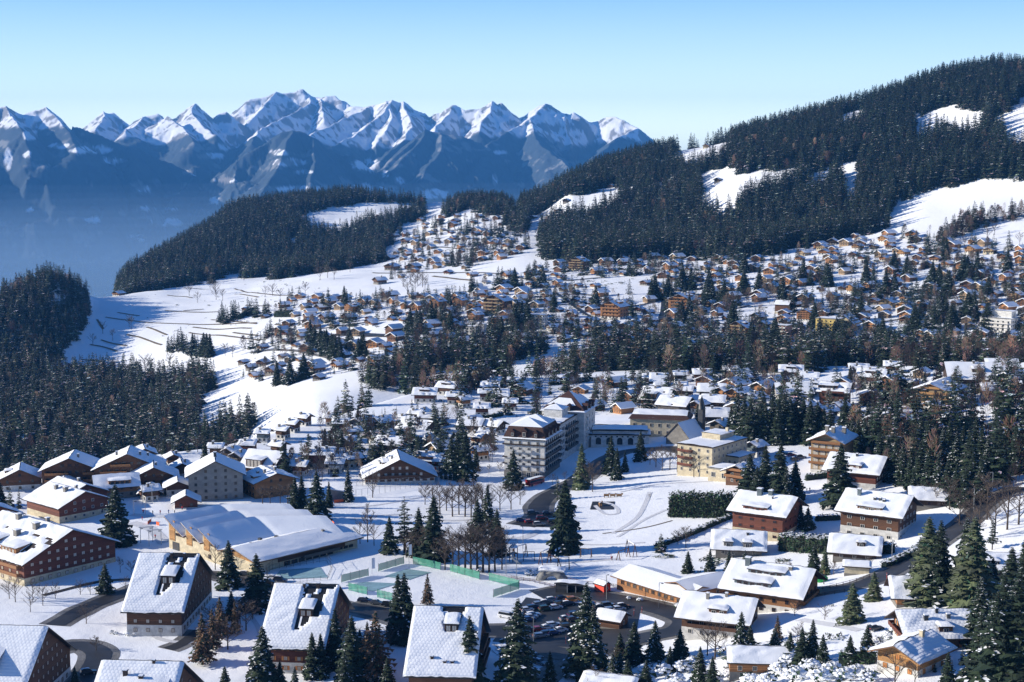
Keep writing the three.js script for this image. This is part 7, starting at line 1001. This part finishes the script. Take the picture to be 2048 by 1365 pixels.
    for (const [gi, g] of slope.entries()) for (let k = 0; k < [3200, 140, 460, 170][gi]; k++) { const xs = g.map((v) => v[0]), ys = g.map((v) => v[1]), px = lerp(Math.min(...xs), Math.max(...xs), R()), py = lerp(Math.min(...ys), Math.max(...ys), R()), a = R(), b = R(), c = R(); if (!inside(g, px, py) || open.some((w) => inside(w, px, py)) || (px < 560 && gi < 2)) continue; const p = ground(px, py); if (taken.some((t) => Math.abs(t.x - p.x) < (gi > 1 ? 16 : 17) && Math.abs(t.z - p.z) < 19)) continue; taken.push(p.clone()); const s = .62 + .5 * a; q.setFromAxisAngle(V(0, 1, 0), (-42 + (b - .5) * 40) * Math.PI / 180); huts[Math.floor(c * 2.99)].push(M4.compose(p, q, V(s * (.9 + .2 * b), s, s)).clone()); }
    const town = new THREE.Group(); town.name = 'small_village_houses'; town.userData = { label: 'countless little snow-roofed houses and sheds filling the slope between larger chalets', category: 'houses', kind: 'stuff' };
    huts.forEach((l, i) => { const im = new THREE.InstancedMesh(hut([[.36, .17, .07], [.17, .08, .04], [.30, .21, .13]][i]), M.needles, l.length); l.forEach((m, k) => im.setMatrixAt(k, m)); im.name = 'houses'; im.userData.kind = 'stuff'; town.add(im); }); scene.add(town);
  }
  lots.forEach((l, k) => { if (!l.length) return; const im = new THREE.InstancedMesh(farSpruce[k], M.needles, l.length); l.forEach((m, i) => im.setMatrixAt(i, m)); im.name = 'spruces'; im.userData.kind = 'stuff'; root.add(im); }); scene.add(root);
}

// ---------------------------------------------------------------- hedges, garden shrubs and snowed-over bushes
const hedgeLeaf = (() => { const R = rng(77), t = new Tri(); for (let i = 0; i < 40; i++) { const a = R() * 6.28, b = R() * 2 - 1, q = Math.sqrt(1 - b * b), c = V(Math.cos(a) * q, b, Math.sin(a) * q).multiplyScalar(.5 + .1 * R()), k = .35 * (.5 + R()), u = V(R() - .5, R() - .5, R() - .5).normalize().multiplyScalar(k), w = V(R() - .5, R() - .5, R() - .5).normalize().multiplyScalar(k); t.tri(c, c.clone().add(u), c.clone().add(w), GREEN.map((v) => v * (.6 + 1.1 * R()))); } return t; })();
function hedge(label, q, wide, high, snowy) {
  const P = q.map((p) => ground(...p)), o = thing('hedge', 'hedge', P[0], 0, label), R = rng(Math.round(q[0][0])), t = new Tri(), s = new Tri();
  for (let i = 0; i < P.length - 1; i++) { const A = P[i], B = P[i + 1], L = A.distanceTo(B), n = Math.round(L * wide * high * 8), dx = (B.x - A.x) / L, dz = (B.z - A.z) / L;
    for (let k = 0; k < n; k++) { const f = R() * L, w = (R() - .5) * wide * 1.12, y = R() * high * (1 + .12 * Math.sin(f * 1.3 + w)), x = A.x + dx * f - dz * w, z = A.z + dz * f + dx * w, c = V(x - P[0].x, H(x, z) + y - P[0].y, z - P[0].z), m = .45 + .6 * R(), u = V(R() - .5, R() - .5, R() - .5).normalize().multiplyScalar(m), v = V(R() - .5, R() - .5, R() - .5).normalize().multiplyScalar(m); t.tri(c, c.clone().add(u), c.clone().add(v), GREEN.map((g) => g * (.5 + 1.2 * R()))); }
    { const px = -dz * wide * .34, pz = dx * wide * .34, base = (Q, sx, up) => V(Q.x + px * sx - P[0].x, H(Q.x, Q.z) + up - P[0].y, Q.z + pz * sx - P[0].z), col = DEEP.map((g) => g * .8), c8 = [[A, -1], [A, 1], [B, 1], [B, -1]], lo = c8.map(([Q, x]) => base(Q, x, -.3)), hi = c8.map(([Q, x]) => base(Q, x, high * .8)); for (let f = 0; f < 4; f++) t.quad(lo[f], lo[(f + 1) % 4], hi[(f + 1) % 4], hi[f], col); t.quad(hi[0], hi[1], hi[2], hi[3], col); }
    for (let k = 0; k < L * wide * 2.5 * snowy; k++) { const f = R() * L, w = (R() - .5) * wide * 1.05, x = A.x + dx * f - dz * w, z = A.z + dz * f + dx * w, c = V(x - P[0].x, H(x, z) + high * (1.02 + .1 * Math.sin(f * 1.3 + w)) - P[0].y, z - P[0].z), m = .5 + .5 * R(), a = R() * 6.28; s.tri(c, V(c.x + Math.cos(a) * m, c.y - .12 * R(), c.z + Math.sin(a) * m), V(c.x + Math.cos(a + 1.5) * m, c.y - .12 * R(), c.z + Math.sin(a + 1.5) * m), [1, 1, 1]); } }
  mesh('leaves', t.geo, M.hedge, o); if (s.p.length) mesh('snow', s.geo, M.leafSnow, o, { kind: 'stuff' });
}
hedge('tall thick dark green hedge at the right end of the bright snow slope', [[1342, 1032], [1400, 1033], [1462, 1034]], 5.5, 8.5, .12); landmark('tall dark hedge', 1400, 1010);
hedge('long snow-topped hedge between the eyebrow-dormer house and the small skylight house', [[1562, 1100], [1610, 1104], [1672, 1108]], 4, 5.5, 1.6);
hedge('snow-topped hedge under the part-white brown chalet', [[1700, 1090], [1745, 1100], [1785, 1108]], 3, 3, 1.6); hedge('long narrow hedge slanting along the edge of the bright snow slope', [[1312, 1098], [1360, 1080], [1420, 1055], [1466, 1036]], 1.8, 1.8, 1.5); hedge('low dark hedge between the two brown chalets at right', [[1632, 1042], [1680, 1040]], 2, 2, 1);
hedge('snowy hedge along the uphill road below the part-white chalet', [[1768, 1136], [1810, 1118], [1850, 1094]], 2.6, 1.8, 2); hedge('dark hedge left of the honey-coloured chalet', [[1680, 1330], [1720, 1328], [1752, 1326]], 3, 3.4, 1); hedge('dark clipped hedge along the near edge of the garden pines', [[958, 838], [985, 836], [1005, 832]], 2, 2, 1); hedge('dark trimmed hedge beside the lone terrace field chalet', [[478, 640], [492, 630], [508, 624]], 4, 5, .2); hedge('row of dark clipped conifers at the right end of the terraced snowfield', [[550, 634], [565, 634], [582, 634]], 4, 6, .1); hedge('dark hedge block below the sunlit orange balcony tower', [[1612, 962], [1640, 958], [1660, 956]], 2, 2.5, 1);
{ // round snowed-over bushes along the bottom edge
  const R0 = rng(9), lumps = []; for (let i = 0; i < 26; i++) { const g = new THREE.IcosahedronGeometry(.2 + .17 * R0(), 1), a = i * 2.4, b = Math.sqrt((i + .5) / 26) * 1.15, q = g.attributes.position; for (let k = 0; k < q.count; k++) { const n = 1 + .5 * (noise(q.getX(k) * 9 + i, q.getZ(k) * 9 + q.getY(k) * 5) - .5); q.setXYZ(k, q.getX(k) * n, q.getY(k) * n * .6, q.getZ(k) * n); } g.translate(Math.cos(a) * b, Math.sqrt(Math.max(0, 1.45 - b * b)) * (.85 + .3 * R0()) - .2, Math.sin(a) * b); lumps.push(g); } const dome = mergeGeometries(lumps); dome.computeVertexNormals();
  const proto = { trunk: null, leaves: hedgeLeaf.geo };
  each('1290,1350,2.6 1325,1352,3 1365,1345,2.8 1350,1372,3 1400,1362,2.6 1385,1332,2.2 1500,1372,2.8 1560,1352,3 1590,1362,3.2 1620,1345,3 1640,1366,3.2 1665,1352,3 1690,1362,2.8 1715,1352,2.4 1735,1366,2.6 1535,1375,3 1575,1330,2.4 1612,1318,2 1755,1292,2 1775,1280,2 1795,1270,2.2 1760,1316,1.8 1480,1345,2.4 1455,1360,2.6 1430,1372,2.4 1270,1372,2.6 1240,1345,2 222,1268,.9 232,1270,.8 255,1272,1.3 268,1272,1.1 330,1205,1.2 960,1145,1.6 1058,1152,1.8 1076,1150,1.8 1258,1200,1 1280,1204,1.2 1356,1216,1.4 1370,1210,1.4 1040,1375,2 1215,1385,2.2', (x, y, r) => { const o = thing('snowy_bush', 'bush', ground(x, y), x), a = mesh('leaves', proto.leaves, M.hedge, o), b = mesh('snow_clumps', dome, M.snow, o, { kind: 'stuff' }); a.scale.set(r * 1.15, r * .95, r * 1.15); a.position.y = r * .5; b.scale.set(r * .72, r * .62, r * .72); b.position.y = r * .35; o.userData.category = 'bush'; things.push({ root: o, desc: 'snow-capped round bush', many: 'snow-capped bushes' }); });
}
{ // low garden growth and walls between the houses of the slope, too many to count
  const R = rng(5), M4 = new THREE.Matrix4(), q = new THREE.Quaternion(), e = new THREE.Euler(), lots = [[], []];
  const gardens = [[[485, 620], [620, 590], [780, 600], [850, 580], [1000, 560], [1110, 530], [1330, 515], [1560, 520], [1700, 475], [1840, 470], [2060, 500], [2060, 705], [1500, 700], [1200, 690], [1000, 690], [820, 720], [700, 745], [560, 765], [480, 760]], [[780, 480], [860, 435], [1030, 430], [1030, 500], [960, 530], [800, 545]], [[640, 870], [900, 780], [1060, 765], [1400, 755], [1660, 750], [1700, 850], [1300, 830], [1100, 840], [960, 900], [740, 950], [400, 950], [420, 905]], [[1240, 1150], [1360, 1090], [1560, 1120], [1700, 1140], [1420, 1150]], [[290, 575], [420, 560], [640, 540], [650, 620], [500, 650], [330, 680], [180, 700], [240, 640]], [[1320, 1230], [1480, 1240], [1700, 1200], [1800, 1260], [1760, 1330], [1340, 1340]]];
  for (const [gi, g] of gardens.entries()) for (let k = 0; k < [6200, 700, 1300, 90, 520, 130][gi]; k++) { const xs = g.map((v) => v[0]), ys = g.map((v) => v[1]), px = lerp(Math.min(...xs), Math.max(...xs), R()), py = lerp(Math.min(...ys), Math.max(...ys), R()); if (!inside(g, px, py)) { R(); R(); R(); continue; } const p = ground(px, py), n = fbm(p.x / 70 + 3, p.z / 70, 3), s = .6 + 1.8 * R() * R(), long = R(); R(); if (n < -.12) continue; M4.compose(V(p.x, p.y + s * .25, p.z), q.setFromEuler(e.set(0, R() * 6.28, 0)), V(s * (long < .3 ? 4 : 1.3), s * .8, s * 1.2)); lots[long > .55 ? 1 : 0].push(M4.clone()); }
  const root = new THREE.Group(); root.name = 'garden_shrubs'; root.userData = { label: 'low dark shrubs and hedges scattered between the village houses', category: 'shrubs', kind: 'stuff' };
  const brown = farBare(61, .8, 70); lots.forEach((l, i) => { const im = new THREE.InstancedMesh(i ? brown : hedgeLeaf.geo, i ? M.needles : M.hedge, l.length); l.forEach((m, k) => im.setMatrixAt(k, m)); im.name = i ? 'leafless_shrubs' : 'evergreen_shrubs'; im.userData.kind = 'stuff'; root.add(im); }); scene.add(root);
}

// ---------------------------------------------------------------- what each thing is called: by its looks, then by the landmark it stands next to
scene.updateMatrixWorld(true);
for (const o of scene.children) if (o.userData.short) { const [x, y] = project(o.position); landmark(o.userData.short, x, y); delete o.userData.short; }
{
  const sets = new Map();
  for (const t of things) {
    const [x, y] = project(t.root.position); t.x = x; t.y = y; let best, bd = 1e9;
    for (const l of LANDMARKS) { const d = Math.hypot(x - l.px, 1.5 * (y - l.py)); if (d < bd && !(t.root.userData.short === l.name)) { bd = d; best = l; } }
    const dx = x - best.px, dy = y - best.py; t.rel = Math.abs(dx) > 1.6 * Math.abs(dy) ? (dx < 0 ? 'left of' : 'right of') : dy < 0 ? 'behind' : 'in front of'; t.mark = best.name;
    const key = t.desc + '|' + t.rel + '|' + t.mark; (sets.get(key) || sets.set(key, []).get(key)).push(t);
  }
  const NTH = ['first', 'second', 'third', 'fourth', 'fifth', 'sixth', 'seventh', 'eighth', 'ninth', 'tenth', 'eleventh', 'twelfth', 'thirteenth', 'fourteenth', 'fifteenth', 'sixteenth', 'seventeenth', 'eighteenth', 'nineteenth', 'twentieth'];
  for (const list of sets.values()) {
    list.sort((a, b) => a.x - b.x);
    list.forEach((t, i) => { t.root.userData.label = list.length === 1 ? `${t.desc} ${t.rel} the ${t.mark}` : list.length === 2 ? `${t.desc} ${t.rel} the ${t.mark}, ${i ? 'right' : 'left'} one of two` : `${t.desc}, ${i === list.length - 1 ? 'rightmost' : (i ? (NTH[i] || String(i + 1) + 'th') + ' from left' : 'leftmost')} of those ${t.rel} the ${t.mark}`; if (t.many) t.root.userData.group = t.many; });
  }
}
renderer.render(scene, camera);
